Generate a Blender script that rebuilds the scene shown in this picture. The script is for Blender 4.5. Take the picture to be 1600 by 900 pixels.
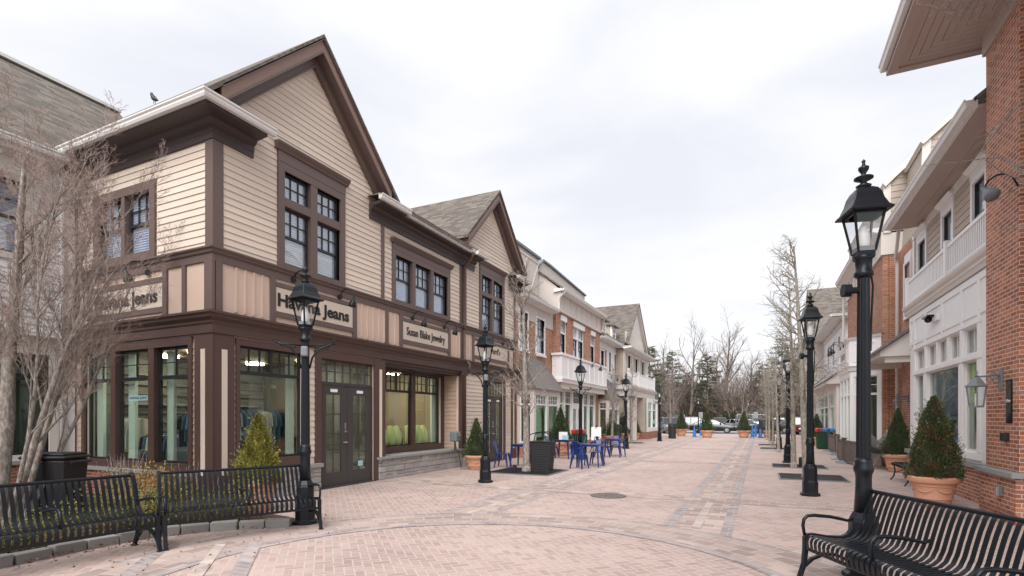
import bpy, bmesh, math, random
from mathutils import Vector, Matrix
R = math.radians
rnd = random.Random(7)
for _o in list(bpy.data.objects): bpy.data.objects.remove(_o)
SC = bpy.context.scene
COL = SC.collection

# ------------------------------------------------------------------ camera, world, sun, exposure
YAW = math.atan(387 / 820)
cd = bpy.data.cameras.new('camera'); cam = bpy.data.objects.new('camera', cd); COL.objects.link(cam)
cam.location = (0, 0, 1.6); cam.rotation_euler = (R(90), 0, YAW)
cd.sensor_width = 36; cd.lens = 36 * 820 / 1600; cd.shift_y = 203 / 1600; cd.clip_start = .05; cd.clip_end = 3000
SC.camera = cam
SUN_EL, SUN_AZ = R(47), R(174)          # azimuth measured from +Y towards +X
w = bpy.data.worlds.new('World'); SC.world = w; w.use_nodes = True
def build_world():
    nt = w.node_tree; n = nt.nodes; L = nt.links; n.clear()
    out = n.new('ShaderNodeOutputWorld'); bg = n.new('ShaderNodeBackground')
    sky = n.new('ShaderNodeTexSky'); sky.sky_type = 'NISHITA'; sky.sun_disc = False
    sky.sun_elevation = SUN_EL; sky.sun_rotation = SUN_AZ; sky.air_density = 1; sky.dust_density = 3
    tc = n.new('ShaderNodeTexCoord'); mp = n.new('ShaderNodeMapping'); mp.inputs['Scale'].default_value = (1, 1, 2.6)
    mp.inputs['Rotation'].default_value = (.35, .25, 0)
    L.new(tc.outputs['Generated'], mp.inputs[0])
    nz = n.new('ShaderNodeTexNoise'); nz.inputs['Scale'].default_value = 1.9; nz.inputs['Detail'].default_value = 6
    nz.inputs['Roughness'].default_value = .48; nz.inputs['Distortion'].default_value = .35
    L.new(mp.outputs[0], nz.inputs[0])
    rp = n.new('ShaderNodeValToRGB'); cr = rp.color_ramp
    cr.elements[0].position = .36; cr.elements[0].color = (7.5, 7.65, 8.25, 1)
    cr.elements[1].position = .62; cr.elements[1].color = (9.3, 9.28, 9.5, 1)
    L.new(nz.outputs[0], rp.inputs[0])
    mx = n.new('ShaderNodeMixRGB'); mx.inputs[0].default_value = .93
    L.new(sky.outputs[0], mx.inputs[1]); L.new(rp.outputs[0], mx.inputs[2])
    L.new(mx.outputs[0], bg.inputs[0]); bg.inputs[1].default_value = .088
    L.new(bg.outputs[0], out.inputs[0])
build_world()
sd = bpy.data.lights.new('sun', 'SUN'); so = bpy.data.objects.new('sun', sd); COL.objects.link(so)
sd.energy = 3.3; sd.angle = R(55); sd.color = (1, .965, .93)
_d = Vector((math.sin(SUN_AZ) * math.cos(SUN_EL), math.cos(SUN_AZ) * math.cos(SUN_EL), math.sin(SUN_EL)))
so.rotation_euler = _d.to_track_quat('Z', 'Y').to_euler(); so.location = (0, -5, 30)
SC.view_settings.view_transform = 'Standard'; SC.view_settings.look = 'None'
SC.view_settings.exposure = 0.46; SC.view_settings.gamma = 1; SC.view_settings.use_curve_mapping = False
SC.render.engine = 'CYCLES'
SC.cycles.max_bounces = 8; SC.cycles.transparent_max_bounces = 24; SC.cycles.glossy_bounces = 3; SC.cycles.diffuse_bounces = 4

# ------------------------------------------------------------------ mesh helpers
class Fr:                                # wall frame: u along the wall, d outwards, z up
    def __init__(s, o, u, n): s.o = Vector((o[0], o[1], 0)); s.u = Vector((u[0], u[1], 0)); s.n = Vector((n[0], n[1], 0))
    def p(s, u, d, z): v = s.o + s.u * u + s.n * d; return (v.x, v.y, z)
    def off(s, d): v = s.o + s.n * d; return Fr((v.x, v.y), (s.u.x, s.u.y), (s.n.x, s.n.y))
class MB:
    def __init__(s, M=None): s.v = []; s.f = []; s.M = M
    def add(s, vs, fs):
        b = len(s.v)
        if s.M is not None: vs = [tuple(s.M @ Vector(q)) for q in vs]
        s.v += vs; s.f += [tuple(i + b for i in f) for f in fs]; return s
    def hexa(s, p): # 8 points: bottom 4 ccw, top 4
        return s.add(p, [(3, 2, 1, 0), (4, 5, 6, 7), (0, 1, 5, 4), (1, 2, 6, 5), (2, 3, 7, 6), (3, 0, 4, 7)])
    def box(s, x0, x1, y0, y1, z0, z1):
        return s.hexa([(x0, y0, z0), (x1, y0, z0), (x1, y1, z0), (x0, y1, z0), (x0, y0, z1), (x1, y0, z1), (x1, y1, z1), (x0, y1, z1)])
    def fb(s, F, u0, u1, d0, d1, z0, z1):
        return s.hexa([F.p(u0, d0, z0), F.p(u1, d0, z0), F.p(u1, d1, z0), F.p(u0, d1, z0), F.p(u0, d0, z1), F.p(u1, d0, z1), F.p(u1, d1, z1), F.p(u0, d1, z1)])
    def fprism(s, F, poly, d0, d1):      # poly [(u,z)] extruded d0..d1
        n = len(poly); vs = [F.p(u, d0, z) for u, z in poly] + [F.p(u, d1, z) for u, z in poly]
        fs = [tuple(range(n))[::-1], tuple(range(n, 2 * n))] + [(i, (i + 1) % n, n + (i + 1) % n, n + i) for i in range(n)]
        return s.add(vs, fs)
    def fprof(s, F, prof, u0, u1, m0=0, m1=0):       # profile [(d,z)] swept along u, ends mitred by m0 / m1
        n = len(prof); vs = [F.p(u0 - m0 * d, d, z) for d, z in prof] + [F.p(u1 + m1 * d, d, z) for d, z in prof]
        fs = [tuple(range(n))[::-1], tuple(range(n, 2 * n))] + [(i, (i + 1) % n, n + (i + 1) % n, n + i) for i in range(n)]
        return s.add(vs, fs)
    def poly(s, pts, t=None):            # slab: polygon and its copy shifted down by t
        n = len(pts)
        if t is None: return s.add(list(pts), [tuple(range(n))])
        lo = [(p[0], p[1], p[2] - t) for p in pts]
        return s.add(list(pts) + lo, [tuple(range(n)), tuple(range(n, 2 * n))[::-1]] + [(i, (i + 1) % n, n + (i + 1) % n, n + i) for i in range(n)])
    def tube(s, pts, rad, n=8, cap=True):
        if not hasattr(rad, '__len__'): rad = [rad] * len(pts)
        P = [Vector(p) for p in pts]; vs = []; up = None
        for i, p in enumerate(P):
            t = (P[min(i + 1, len(P) - 1)] - P[max(i - 1, 0)])
            t = t.normalized() if t.length > 1e-9 else Vector((0, 0, 1))
            if up is None: up = Vector((1, 0, 0)) if abs(t.x) < .8 else Vector((0, 1, 0))
            a = (up - t * up.dot(t))
            a = a.normalized() if a.length > 1e-6 else t.orthogonal().normalized()
            b = t.cross(a); up = a
            for k in range(n):
                q = 2 * math.pi * k / n; vs.append(tuple(p + (a * math.cos(q) + b * math.sin(q)) * rad[i]))
        fs = [(i * n + k, i * n + (k + 1) % n, (i + 1) * n + (k + 1) % n, (i + 1) * n + k) for i in range(len(P) - 1) for k in range(n)]
        if cap and n > 2: fs += [tuple(range(n))[::-1], tuple(range((len(P) - 1) * n, len(P) * n))]
        return s.add(vs, fs)
    def lathe(s, prof, c=(0, 0, 0), n=24, rot=0, sq=False):
        m = len(prof); vs = []
        for r, z in prof:
            for k in range(n):
                q = 2 * math.pi * k / n + rot; vs.append((c[0] + r * math.cos(q), c[1] + r * math.sin(q), c[2] + z))
        fs = [(i * n + k, i * n + (k + 1) % n, (i + 1) * n + (k + 1) % n, (i + 1) * n + k) for i in range(m - 1) for k in range(n)]
        if prof[0][0] > 1e-4: fs.append(tuple(range(n))[::-1])
        if prof[-1][0] > 1e-4: fs.append(tuple(range((m - 1) * n, m * n)))
        return s.add(vs, fs)
    def mesh(s, name, off=Vector((0, 0, 0)), smooth=False, uv=True, recalc=True):
        me = bpy.data.meshes.new(name)
        me.from_pydata([(q[0] - off.x, q[1] - off.y, q[2] - off.z) for q in s.v], [], s.f)
        if recalc:
            bm = bmesh.new(); bm.from_mesh(me)
            bmesh.ops.recalc_face_normals(bm, faces=bm.faces); bm.to_mesh(me); bm.free()
        if uv:
            lay = me.uv_layers.new(name='UVMap'); data = [0.0] * (2 * len(me.loops))
            V = me.vertices; ox, oy, oz = off
            for p in me.polygons:
                nx, ny, nz = p.normal
                if abs(nz) > .92: t = (1, 0, 0); b = (0, 1, 0)
                else:
                    l = math.hypot(nx, ny); t = (-ny / l, nx / l, 0)
                    if t[0] + t[1] < 0: t = (-t[0], -t[1], 0)
                    b = (ny * t[2] - nz * t[1], nz * t[0] - nx * t[2], nx * t[1] - ny * t[0])
                    if b[2] < 0: b = (-b[0], -b[1], -b[2])
                for li in p.loop_indices:
                    c = V[me.loops[li].vertex_index].co; x, y, z = c.x + ox, c.y + oy, c.z + oz
                    data[2 * li] = x * t[0] + y * t[1]; data[2 * li + 1] = x * b[0] + y * b[1] + z * b[2]
            lay.data.foreach_set('uv', data)
        if smooth: me.polygons.foreach_set('use_smooth', [True] * len(me.polygons))
        me.update(); return me
    def build(s, name, mat, parent=None, smooth=False, world=True, bevel=0, uv=True, recalc=True, auto=None):
        off = WL.get(parent.name, Vector()) if (parent is not None and world) else Vector()
        me = s.mesh(name, off, smooth, uv, recalc)
        if mat: me.materials.append(mat)
        o = bpy.data.objects.new(name, me); COL.objects.link(o)
        if parent is not None: o.parent = parent
        WL[o.name] = off.copy()
        if bevel:
            m = o.modifiers.new('bevel', 'BEVEL'); m.width = bevel; m.segments = 2; m.limit_method = 'ANGLE'; m.angle_limit = R(40)
        if auto:
            bm = bmesh.new(); bm.from_mesh(me)
            for e in bm.edges: e.smooth = not (len(e.link_faces) == 2 and e.calc_face_angle(0) > R(auto))
            bm.to_mesh(me); bm.free(); me.polygons.foreach_set('use_smooth', [True] * len(me.polygons))
        return o
WL = {}
def tag(o, label=None, cat=None, group=None, kind=None):
    if label: o['label'] = label
    if cat: o['category'] = cat
    if group: o['group'] = group
    if kind: o['kind'] = kind
    return o
def thing(name, label, cat, loc=(0, 0, 0), rz=0, group=None):
    o = bpy.data.objects.new(name, None); COL.objects.link(o); o.location = loc; o.rotation_euler = (0, 0, rz)
    o.empty_display_size = .2; WL[o.name] = Vector(loc); return tag(o, label, cat, group)
def copy_tree(o, parent=None):
    c = o.copy(); COL.objects.link(c)
    if parent is not None: c.parent = parent
    for ch in list(o.children): copy_tree(ch, c)
    return c
def place(proto, used, loc, rz, label, group=None, scale=None):
    o = copy_tree(proto) if used else proto
    o.location = loc; o.rotation_euler = (0, 0, rz); o['label'] = label
    if group: o['group'] = group
    if scale is not None: o.scale = scale if hasattr(scale, '__len__') else (scale,) * 3
    return o
def text_mesh(body, size, extrude=.01, offset=0.0, sx=1.0, spacing=1.0):
    cu = bpy.data.curves.new('lettering', 'FONT'); cu.body = body; cu.size = size; cu.extrude = extrude; cu.offset = offset
    cu.align_x = 'CENTER'; cu.align_y = 'CENTER'; cu.space_character = spacing; cu.resolution_u = 3
    t = bpy.data.objects.new('lettering', cu); COL.objects.link(t)
    bpy.context.view_layer.update()
    me = bpy.data.meshes.new_from_object(t.evaluated_get(bpy.context.evaluated_depsgraph_get()))
    bpy.data.objects.remove(t); bpy.data.curves.remove(cu)
    for v in me.vertices: v.co.x *= sx
    return me
def put_text(F, u, d, z, body, size, mat, parent, extrude=.01, offset=0.0, sx=1.0, spacing=1.0, width=None, name='lettering'):
    me = text_mesh(body, size, extrude, offset, sx, spacing)
    if width:
        xs = [v.co.x for v in me.vertices]; k = width / (max(xs) - min(xs)); x0 = (max(xs) + min(xs)) / 2
        for v in me.vertices: v.co.x = (v.co.x - x0) * k
    me.materials.clear(); me.materials.append(mat)
    right = F.n.cross(Vector((0, 0, 1))) * -1      # reading direction seen from outside
    M = Matrix.Identity(4)
    for i in range(3):
        M[i][0] = right[i]; M[i][1] = (0, 0, 1)[i]; M[i][2] = F.n[i]
    P = Vector(F.p(u, d, z)) - (WL.get(parent.name, Vector()) if parent is not None else Vector())
    me.transform(Matrix.Translation(P) @ M)
    o = bpy.data.objects.new(name, me); COL.objects.link(o); o.parent = parent; return o

# ------------------------------------------------------------------ materials
class NB:
    def __init__(s, name):
        s.m = bpy.data.materials.new(name); s.m.use_nodes = True; s.nt = s.m.node_tree; s.n = s.nt.nodes
        s.b = s.n['Principled BSDF']; s.out = s.n['Material Output']
    def __call__(s, t, **kw):
        x = s.n.new(t)
        for k, v in kw.items():
            if hasattr(x, k): setattr(x, k, v)
        return x
    def link(s, a, b): s.nt.links.new(a, b)
    def math(s, op, a, b=None, c=None, clamp=False):
        x = s.n.new('ShaderNodeMath'); x.operation = op; x.use_clamp = clamp
        for i, q in enumerate((a, b, c)):
            if q is None: continue
            if isinstance(q, (int, float)): x.inputs[i].default_value = q
            else: s.link(q, x.inputs[i])
        return x.outputs[0]
    def mix(s, f, a, b, mode='MIX'):
        x = s.n.new('ShaderNodeMixRGB'); x.blend_type = mode
        for i, q in enumerate((f, a, b)):
            if isinstance(q, (int, float)): x.inputs[i].default_value = q
            elif isinstance(q, tuple): x.inputs[i].default_value = (*q[:3], 1)
            else: s.link(q, x.inputs[i])
        return x.outputs[0]
    def noise(s, scale, detail=4, rough=.55, vec=None, dist=0):
        x = s.n.new('ShaderNodeTexNoise'); x.inputs['Scale'].default_value = scale; x.inputs['Detail'].default_value = detail
        x.inputs['Roughness'].default_value = rough; x.inputs['Distortion'].default_value = dist
        if vec is None: vec = s.obj()
        s.link(vec, x.inputs['Vector']); return x.outputs[0]
    def obj(s):
        if not hasattr(s, '_g'): s._g = s.n.new('ShaderNodeNewGeometry')
        return s._g.outputs['Position']
    def island(s):
        s.obj(); return s._g.outputs['Random Per Island']
    def uv(s):
        if not hasattr(s, '_u'): s._u = s.n.new('ShaderNodeUVMap')
        return s._u.outputs[0]
    def ramp(s, f, stops):
        x = s.n.new('ShaderNodeValToRGB'); cr = x.color_ramp
        while len(cr.elements) < len(stops): cr.elements.new(.5)
        for e, (p, c) in zip(cr.elements, stops): e.position = p; e.color = (*c[:3], 1)
        s.link(f, x.inputs[0]); return x.outputs[0]
    def bump(s, h, strength=.3, dist=.01):
        x = s.n.new('ShaderNodeBump'); x.inputs['Strength'].default_value = strength; x.inputs['Distance'].default_value = dist
        s.link(h, x.inputs['Height']); s.link(x.outputs[0], s.b.inputs['Normal'])
    def col(s, c): s.link(c, s.b.inputs['Base Color'])
    def set(s, **k):
        for a, v in k.items(): s.b.inputs[a.replace('_', ' ')].default_value = v
def sc(c, f): return tuple(min(1, x * f) for x in c)
def paint(name, c, rough=.55, var=.10, island=0, metal=0, grain=40, bump=.12, coat=0):
    m = NB(name); f = m.noise(1.3, 5); c1 = m.mix(f, sc(c, 1 - var), sc(c, 1 + var))
    g = m.noise(grain, 3); c1 = m.mix(.25, c1, m.mix(g, sc(c, .8), sc(c, 1.18)))
    if island: c1 = m.mix(1.0, c1, m.ramp(m.island(), [(0, (1 - island,) * 3), (1, (1 + island * .4,) * 3)]), 'MULTIPLY')
    m.col(c1); m.set(Roughness=rough, Metallic=metal)
    if coat: m.b.inputs['Coat Weight'].default_value = coat
    m.bump(g, bump, .003); return m.m
def brick_mat(name, c1, c2, mortar, bw=.2, bh=.067, ms=.009, rough=.85):
    m = NB(name); br = m('ShaderNodeTexBrick'); br.offset = .5
    m.link(m.uv(), br.inputs['Vector']); br.inputs['Scale'].default_value = 1
    br.inputs['Brick Width'].default_value = bw; br.inputs['Row Height'].default_value = bh; br.inputs['Mortar Size'].default_value = ms * .75
    br.inputs['Mortar Smooth'].default_value = .25; br.inputs['Bias'].default_value = -.1
    br.inputs['Color1'].default_value = (0, 0, 0, 1); br.inputs['Color2'].default_value = (1, 1, 1, 1); br.inputs['Mortar'].default_value = (.5, .5, .5, 1)
    tone = m.ramp(br.outputs['Color'], [(0, sc(c1, .66)), (.3, c1), (.7, c2), (1, sc(c2, 1.45))])
    n1 = m.noise(60, 4); tone = m.mix(.35, tone, m.mix(n1, sc(c1, .6), sc(c2, 1.35)))
    big = m.noise(.8, 4); tone = m.mix(1, tone, m.ramp(big, [(.3, (.84,) * 3), (.7, (1.1,) * 3)]), 'MULTIPLY')
    tone = m.mix(m.math('MULTIPLY', m.nt_r(m.ramp(m.noise(3.2, 5, .65), [(.55, (0, 0, 0)), (.75, (1, 1, 1))])), .35), tone, sc(mortar, .9))
    m.col(m.mix(br.outputs['Fac'], tone, m.mix(n1, sc(mortar, .8), sc(mortar, 1.1))))
    m.set(Roughness=rough)
    h = m.math('SUBTRACT', m.math('MULTIPLY', n1, .25), br.outputs['Fac']); m.bump(h, .55, .006); return m.m
def shingle_mat(name, c, bw=.3, bh=.145):
    m = NB(name); br = m('ShaderNodeTexBrick'); m.link(m.uv(), br.inputs['Vector']); br.inputs['Scale'].default_value = 1; br.offset = .37
    br.inputs['Brick Width'].default_value = bw; br.inputs['Row Height'].default_value = bh; br.inputs['Mortar Size'].default_value = .010
    br.inputs['Color1'].default_value = (0, 0, 0, 1); br.inputs['Color2'].default_value = (1, 1, 1, 1); br.inputs['Mortar'].default_value = (0, 0, 0, 1)
    t = m.ramp(br.outputs['Color'], [(0, sc(c, .5)), (.5, c), (1, sc(c, 1.5))])
    g = m.noise(90, 2); t = m.mix(.3, t, m.mix(g, sc(c, .5), sc(c, 1.5)))
    m.col(t); m.set(Roughness=.95)
    sx = m('ShaderNodeSeparateXYZ'); m.link(m.uv(), sx.inputs[0])
    saw = m.math('FRACT', m.math('DIVIDE', sx.outputs[1], bh)); m.bump(m.math('SUBTRACT', m.math('MULTIPLY', g, .1), saw), .9, .016); return m.m
def herring_mat(name, unit=.1, cols=((.40, .282, .248), (.46, .34, .302), (.335, .238, .212)), mortar=(.50, .45, .42)):
    m = NB(name); mp = m('ShaderNodeMapping'); mp.inputs['Scale'].default_value = (1 / unit,) * 3; mp.inputs['Rotation'].default_value = (0, 0, R(45))
    m.link(m.obj(), mp.inputs[0]); sp = m('ShaderNodeSeparateXYZ'); m.link(mp.outputs[0], sp.inputs[0])
    X, Y = sp.outputs[0], sp.outputs[1]; i = m.math('FLOOR', X); j = m.math('FLOOR', Y); fx = m.math('SUBTRACT', X, i); fy = m.math('SUBTRACT', Y, j)
    k = m.math('FLOORED_MODULO', m.math('SUBTRACT', i, j), 4)
    eq = [m.math('COMPARE', k, float(q), .1) for q in range(4)]
    dr = m.math('ADD', m.math('SUBTRACT', 1, fx), eq[0]); dl = m.math('ADD', fx, eq[1])
    dt = m.math('ADD', m.math('SUBTRACT', 1, fy), eq[3]); db = m.math('ADD', fy, eq[2])
    dm = m.math('MINIMUM', m.math('MINIMUM', dr, dl), m.math('MINIMUM', dt, db))
    mort = m.math('SUBTRACT', 1, m.math('MULTIPLY', m.math('SUBTRACT', dm, .04), 15, clamp=True))
    bi = m.math('SUBTRACT', i, eq[1]); bj = m.math('SUBTRACT', j, eq[2])
    cb = m('ShaderNodeCombineXYZ'); m.link(bi, cb.inputs[0]); m.link(bj, cb.inputs[1])
    wn = m('ShaderNodeTexWhiteNoise'); wn.noise_dimensions = '2D'; m.link(cb.outputs[0], wn.inputs['Vector'])
    t = m.ramp(wn.outputs['Value'], [(0, cols[2]), (.35, cols[0]), (.75, cols[1]), (1, (.41, .30, .27))])
    g = m.noise(55, 4); t = m.mix(.22, t, m.mix(g, (.22, .165, .15), (.58, .48, .43)))
    big = m.noise(.45, 6, .6); t = m.mix(1, t, m.ramp(big, [(.3, (.80, .79, .80)), (.5, (1, 1, 1)), (.68, (1.12, 1.12, 1.12))]), 'MULTIPLY')
    pat = m.noise(2.2, 5, .65); ef = m.ramp(pat, [(.60, (0, 0, 0)), (.75, (1, 1, 1))])
    t = m.mix(m.math('MULTIPLY', m.nt_r(ef), .5), t, (.60, .55, .51))
    st = m.ramp(m.noise(7.5, 3, .5), [(.66, (1, 1, 1)), (.74, (.72, .71, .70))]); t = m.mix(1, t, st, 'MULTIPLY')
    m.col(m.mix(m.math('MULTIPLY', mort, .9), t, m.mix(g, sc(mortar, .75), sc(mortar, 1.15)))); m.set(Roughness=.85)
    m.bump(m.math('SUBTRACT', m.math('MULTIPLY', g, .35), mort), .35, .004); return m.m
def _r(self, c): x = self.n.new('ShaderNodeSeparateColor'); self.link(c, x.inputs[0]); return x.outputs[0]
NB.nt_r = _r
def glass_mat(name, tint=(.86, .91, .88), refl=.04, rough=.0):
    m = NB(name); tr = m('ShaderNodeBsdfTransparent'); tr.inputs[0].default_value = (*tint, 1)
    gl = m('ShaderNodeBsdfGlossy'); gl.inputs['Roughness'].default_value = rough; gl.inputs[0].default_value = (.95, 1, .98, 1)
    lw = m('ShaderNodeLayerWeight'); lw.inputs[0].default_value = .5; fr = m.math('ADD', m.math('MULTIPLY', m.math('POWER', lw.outputs['Facing'], 5.0), .55), .02)
    nz = m.noise(1.6, 1); bp = m('ShaderNodeBump'); bp.inputs['Strength'].default_value = .05; bp.inputs['Distance'].default_value = .02
    m.link(nz, bp.inputs['Height']); m.link(bp.outputs[0], gl.inputs['Normal'])
    f = m.math('ADD', fr, refl, clamp=True)
    mx = m('ShaderNodeMixShader'); m.link(f, mx.inputs[0]); m.link(tr.outputs[0], mx.inputs[1]); m.link(gl.outputs[0], mx.inputs[2])
    m.link(mx.outputs[0], m.out.inputs[0]); return m.m
def leaf_mat(name, a, b, c2=None, tip=None):
    m = NB(name); t = m.ramp(m.island(), [(0, a), (.6, b), (1, c2 or sc(b, 1.5))])
    big = m.noise(3.5, 3); t = m.mix(1, t, m.ramp(big, [(.3, (.75,) * 3), (.7, (1.25,) * 3)]), 'MULTIPLY')
    if tip: t = m.mix(m.math('MULTIPLY', m.nt_r(m.ramp(m.noise(6, 2), [(.52, (0, 0, 0)), (.6, (1, 1, 1))])), .6), t, tip)
    m.col(t); m.set(Roughness=.7); return m.m
def bark_mat(name, a, b, lichen=None):
    m = NB(name); mp = m('ShaderNodeMapping'); mp.inputs['Scale'].default_value = (1, 1, .35); m.link(m.obj(), mp.inputs[0])
    n1 = m.noise(28, 5, .65, mp.outputs[0]); t = m.mix(n1, a, b)
    t = m.mix(m.nt_r(m.ramp(n1, [(.42, (0, 0, 0)), (.62, (1, 1, 1))])), a, b)
    if lichen: t = m.mix(m.math('MULTIPLY', m.nt_r(m.ramp(m.noise(9, 4), [(.5, (0, 0, 0)), (.62, (1, 1, 1))])), .55), t, lichen)
    m.col(t); m.set(Roughness=.9); m.bump(n1, .6, .01); return m.m
def emit_mat(name, c, s):
    m = NB(name); m.set(Base_Color=(*c, 1), Emission_Color=(*c, 1), Emission_Strength=s); return m.m
class MM: pass
M = MM()
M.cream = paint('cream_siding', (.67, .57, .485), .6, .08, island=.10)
M.cream_shade = paint('tan_siding', (.50, .37, .29), .6, .05, island=.06)  # shaded copy of the cream siding, the shade put into its colour
M.peach = paint('peach_panel', (.60, .46, .375), .6, .05)
M.signboard = paint('sign_board', (.60, .51, .43), .5, .04)
M.mauve = paint('mauve_brown_trim', (.128, .088, .079), .5, .08)
M.brown = paint('dark_brown_trim', (.085, .048, .040), .45, .10)
M.deep = paint('deep_brown_cornice', (.050, .034, .033), .5, .1)
M.rake = paint('rake_brown', (.26, .165, .135), .5, .08)
M.white = paint('white_paint', (.81, .805, .81), .5, .04)
M.gutter = paint('gutter_white', (.72, .71, .70), .35, .06)
M.offwhite = paint('offwhite_paint', (.66, .62, .58), .55, .04, island=.03)
M.white_siding = paint('white_siding', (.74, .735, .75), .55, .03, island=.05)
M.stucco = paint('beige_panel', (.60, .55, .51), .7, .06)
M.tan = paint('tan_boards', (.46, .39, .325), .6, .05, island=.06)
M.soffit = paint('soffit_tan', (.42, .335, .295), .6, .05)
M.charcoal = paint('charcoal_door', (.055, .05, .05), .4, .08)
M.frame = paint('black_frame', (.022, .022, .025), .35, .1)
M.black = paint('black_metal', (.008, .010, .014), .34, .25, grain=120); M.black.node_tree.nodes['Principled BSDF'].inputs['Specular IOR Level'].default_value = .32
M.matteblack = paint('black_plastic', (.02, .02, .021), .5, .2)
M.blue = paint('blue_metal', (.010, .032, .16), .3, .12, coat=.2)
M.steel = paint('steel', (.55, .56, .58), .3, .05, metal=.9)
M.greybox = paint('grey_box', (.17, .19, .21), .5, .1)
M.slate = paint('slate_sill', (.27, .275, .27), .7, .18, grain=14)
M.granite = paint('granite', (.30, .29, .28), .85, .15, island=.25, grain=110, bump=.5)
M.stone = NB('fieldstone')
def _stone():
    m = M.stone; t = m.ramp(m.island(), [(0, (.22, .21, .21)), (.35, (.34, .32, .31)), (.6, (.42, .38, .34)), (.8, (.28, .27, .28)), (.93, (.46, .33, .22)), (1, (.5, .48, .46))])
    g = m.noise(14, 6, .7); t = m.mix(.5, t, m.mix(g, (.12, .11, .11), (.6, .57, .54))); m.col(t); m.set(Roughness=.9); m.bump(g, .8, .02); M.stone = m.m
_stone()
M.manhole = paint('cast_iron', (.13, .115, .105), .7, .2)
M.mortar = paint('mortar', (.36, .33, .30), .9, .1)
M.brick = brick_mat('red_brick', (.34, .115, .062), (.43, .165, .09), (.60, .53, .47))
M.brick_orange = brick_mat('orange_brick', (.36, .15, .08), (.45, .20, .115), (.46, .36, .29))
M.brick_dark = brick_mat('deep_red_brick', (.24, .075, .045), (.32, .105, .065), (.42, .34, .29))
M.shingle = shingle_mat('asphalt_shingle', (.145, .125, .108))
M.shingle_dark = shingle_mat('dark_asphalt_shingle', (.12, .11, .105))
M.seam = paint('standing_seam_metal', (.17, .145, .13), .35, .1, metal=.4)
M.pave = herring_mat('herringbone_pavers')
M.pave_tan = brick_mat('tan_pavers', (.375, .285, .255), (.43, .335, .30), (.48, .42, .38), .30, .20, .012)
M.pave_grey = brick_mat('blue_grey_pavers', (.305, .26, .262), (.365, .31, .305), (.43, .38, .355), .2, .1, .012)
M.pave_light = brick_mat('pale_pavers', (.43, .35, .315), (.48, .40, .36), (.48, .43, .39), .4, .15, .01)
M.asphalt = paint('asphalt', (.11, .11, .115), .9, .15, grain=60, bump=.4)
M.concrete = paint('concrete', (.46, .45, .43), .85, .1, grain=30)
M.mulch = paint('mulch', (.075, .042, .028), .95, .3, grain=45, bump=1)
M.grass = paint('verge', (.12, .10, .06), .95, .3, grain=20)
M.terracotta = paint('terracotta', (.56, .29, .185), .7, .10, grain=25)
M.yew = leaf_mat('yew_needles', (.028, .045, .018), (.065, .10, .036), (.13, .15, .06))
M.yewtip = leaf_mat('bronzed_yew_needles', (.028, .044, .018), (.07, .10, .038), (.15, .15, .06), tip=(.19, .085, .03))
M.gold = leaf_mat('golden_spruce_needles', (.09, .10, .018), (.22, .21, .035), (.38, .33, .07))
M.box = leaf_mat('boxwood_leaves', (.035, .06, .012), (.10, .14, .03), (.34, .26, .07), tip=(.28, .17, .04))
M.amber = leaf_mat('amber_leaves', (.16, .11, .02), (.32, .20, .035), (.22, .22, .05), tip=(.34, .15, .03))
M.pine = leaf_mat('pine_needles', (.09, .10, .065), (.15, .155, .10), (.22, .21, .15))
M.arbor = leaf_mat('arborvitae', (.022, .034, .012), (.045, .06, .018), (.08, .09, .03))
M.litter = leaf_mat('leaf_litter', (.10, .05, .025), (.22, .12, .06), (.34, .2, .1))
M.bark = bark_mat('grey_bark', (.17, .145, .125), (.37, .33, .295))
M.bark_lichen = bark_mat('lichen_bark', (.20, .175, .15), (.37, .335, .295), (.34, .33, .23))
M.twig = bark_mat('grey_twigs', (.20, .165, .145), (.36, .31, .28))
M.twig_red = paint('red_twigs', (.27, .20, .175), .8, .2)
M.wood_far = bark_mat('far_bark', (.16, .125, .105), (.26, .215, .185))
M.thicket = paint('thicket_twigs', (.15, .115, .10), .95, .3)
M.glass = glass_mat('shop_glass')
M.glass_up = glass_mat('window_glass', (.90, .93, .97), .11)
M.glass_lamp = glass_mat('lantern_glass', (.93, .94, .95), .05)
M.glass_green = glass_mat('green_shop_glass', (.80, .93, .85), .04)
M.glass_car = glass_mat('car_glass', (.12, .14, .15), .12)
M.blind = paint('blind', (.60, .60, .66), .7, .03)
M.int_wall = paint('shop_wall', (.62, .62, .56), .8, .05)
M.int_grey = paint('jeans_shop_wall', (.13, .13, .12), .8, .08)
M.int_wall_warm = paint('warm_shop_wall', (.34, .28, .19), .8, .06)
M.int_dark = paint('dark_room', (.05, .05, .05), .9, .1)
M.int_floor = paint('shop_floor', (.16, .12, .09), .5, .1)
M.curtain = paint('white_curtain', (.66, .72, .68), .8, .03)
M.green_screen = paint('green_window_screen', (.42, .60, .46), .7, .05)
M.cloth = [paint('cloth%d' % i, c, .9, .1) for i, c in enumerate([(.08, .16, .26), (.04, .05, .08), (.28, .42, .55), (.60, .58, .54), (.22, .08, .09), (.14, .26, .40)])]
M.lime = paint('lime_velvet', (.70, .74, .38), .8, .05)
M.bulb = paint('frosted_bulb', (.78, .78, .76), .35, .02)
M.letter = paint('black_letters', (.012, .011, .012), .4, .1)
M.red = paint('red_plastic', (.55, .03, .025), .4, .05)
M.bluep = paint('blue_plastic', (.03, .17, .46), .4, .05)
M.green = paint('green_slats', (.02, .075, .045), .45, .1)
M.wicker = paint('resin_wicker', (.12, .085, .075), .6, .15)
M.ltblue = paint('pale_blue_sign', (.35, .55, .62), .5, .05)
M.rubber = paint('tyre', (.02, .02, .02), .8, .1)
M.ceil_light = emit_mat('shop_light', (1, .86, .64), 38)
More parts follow.
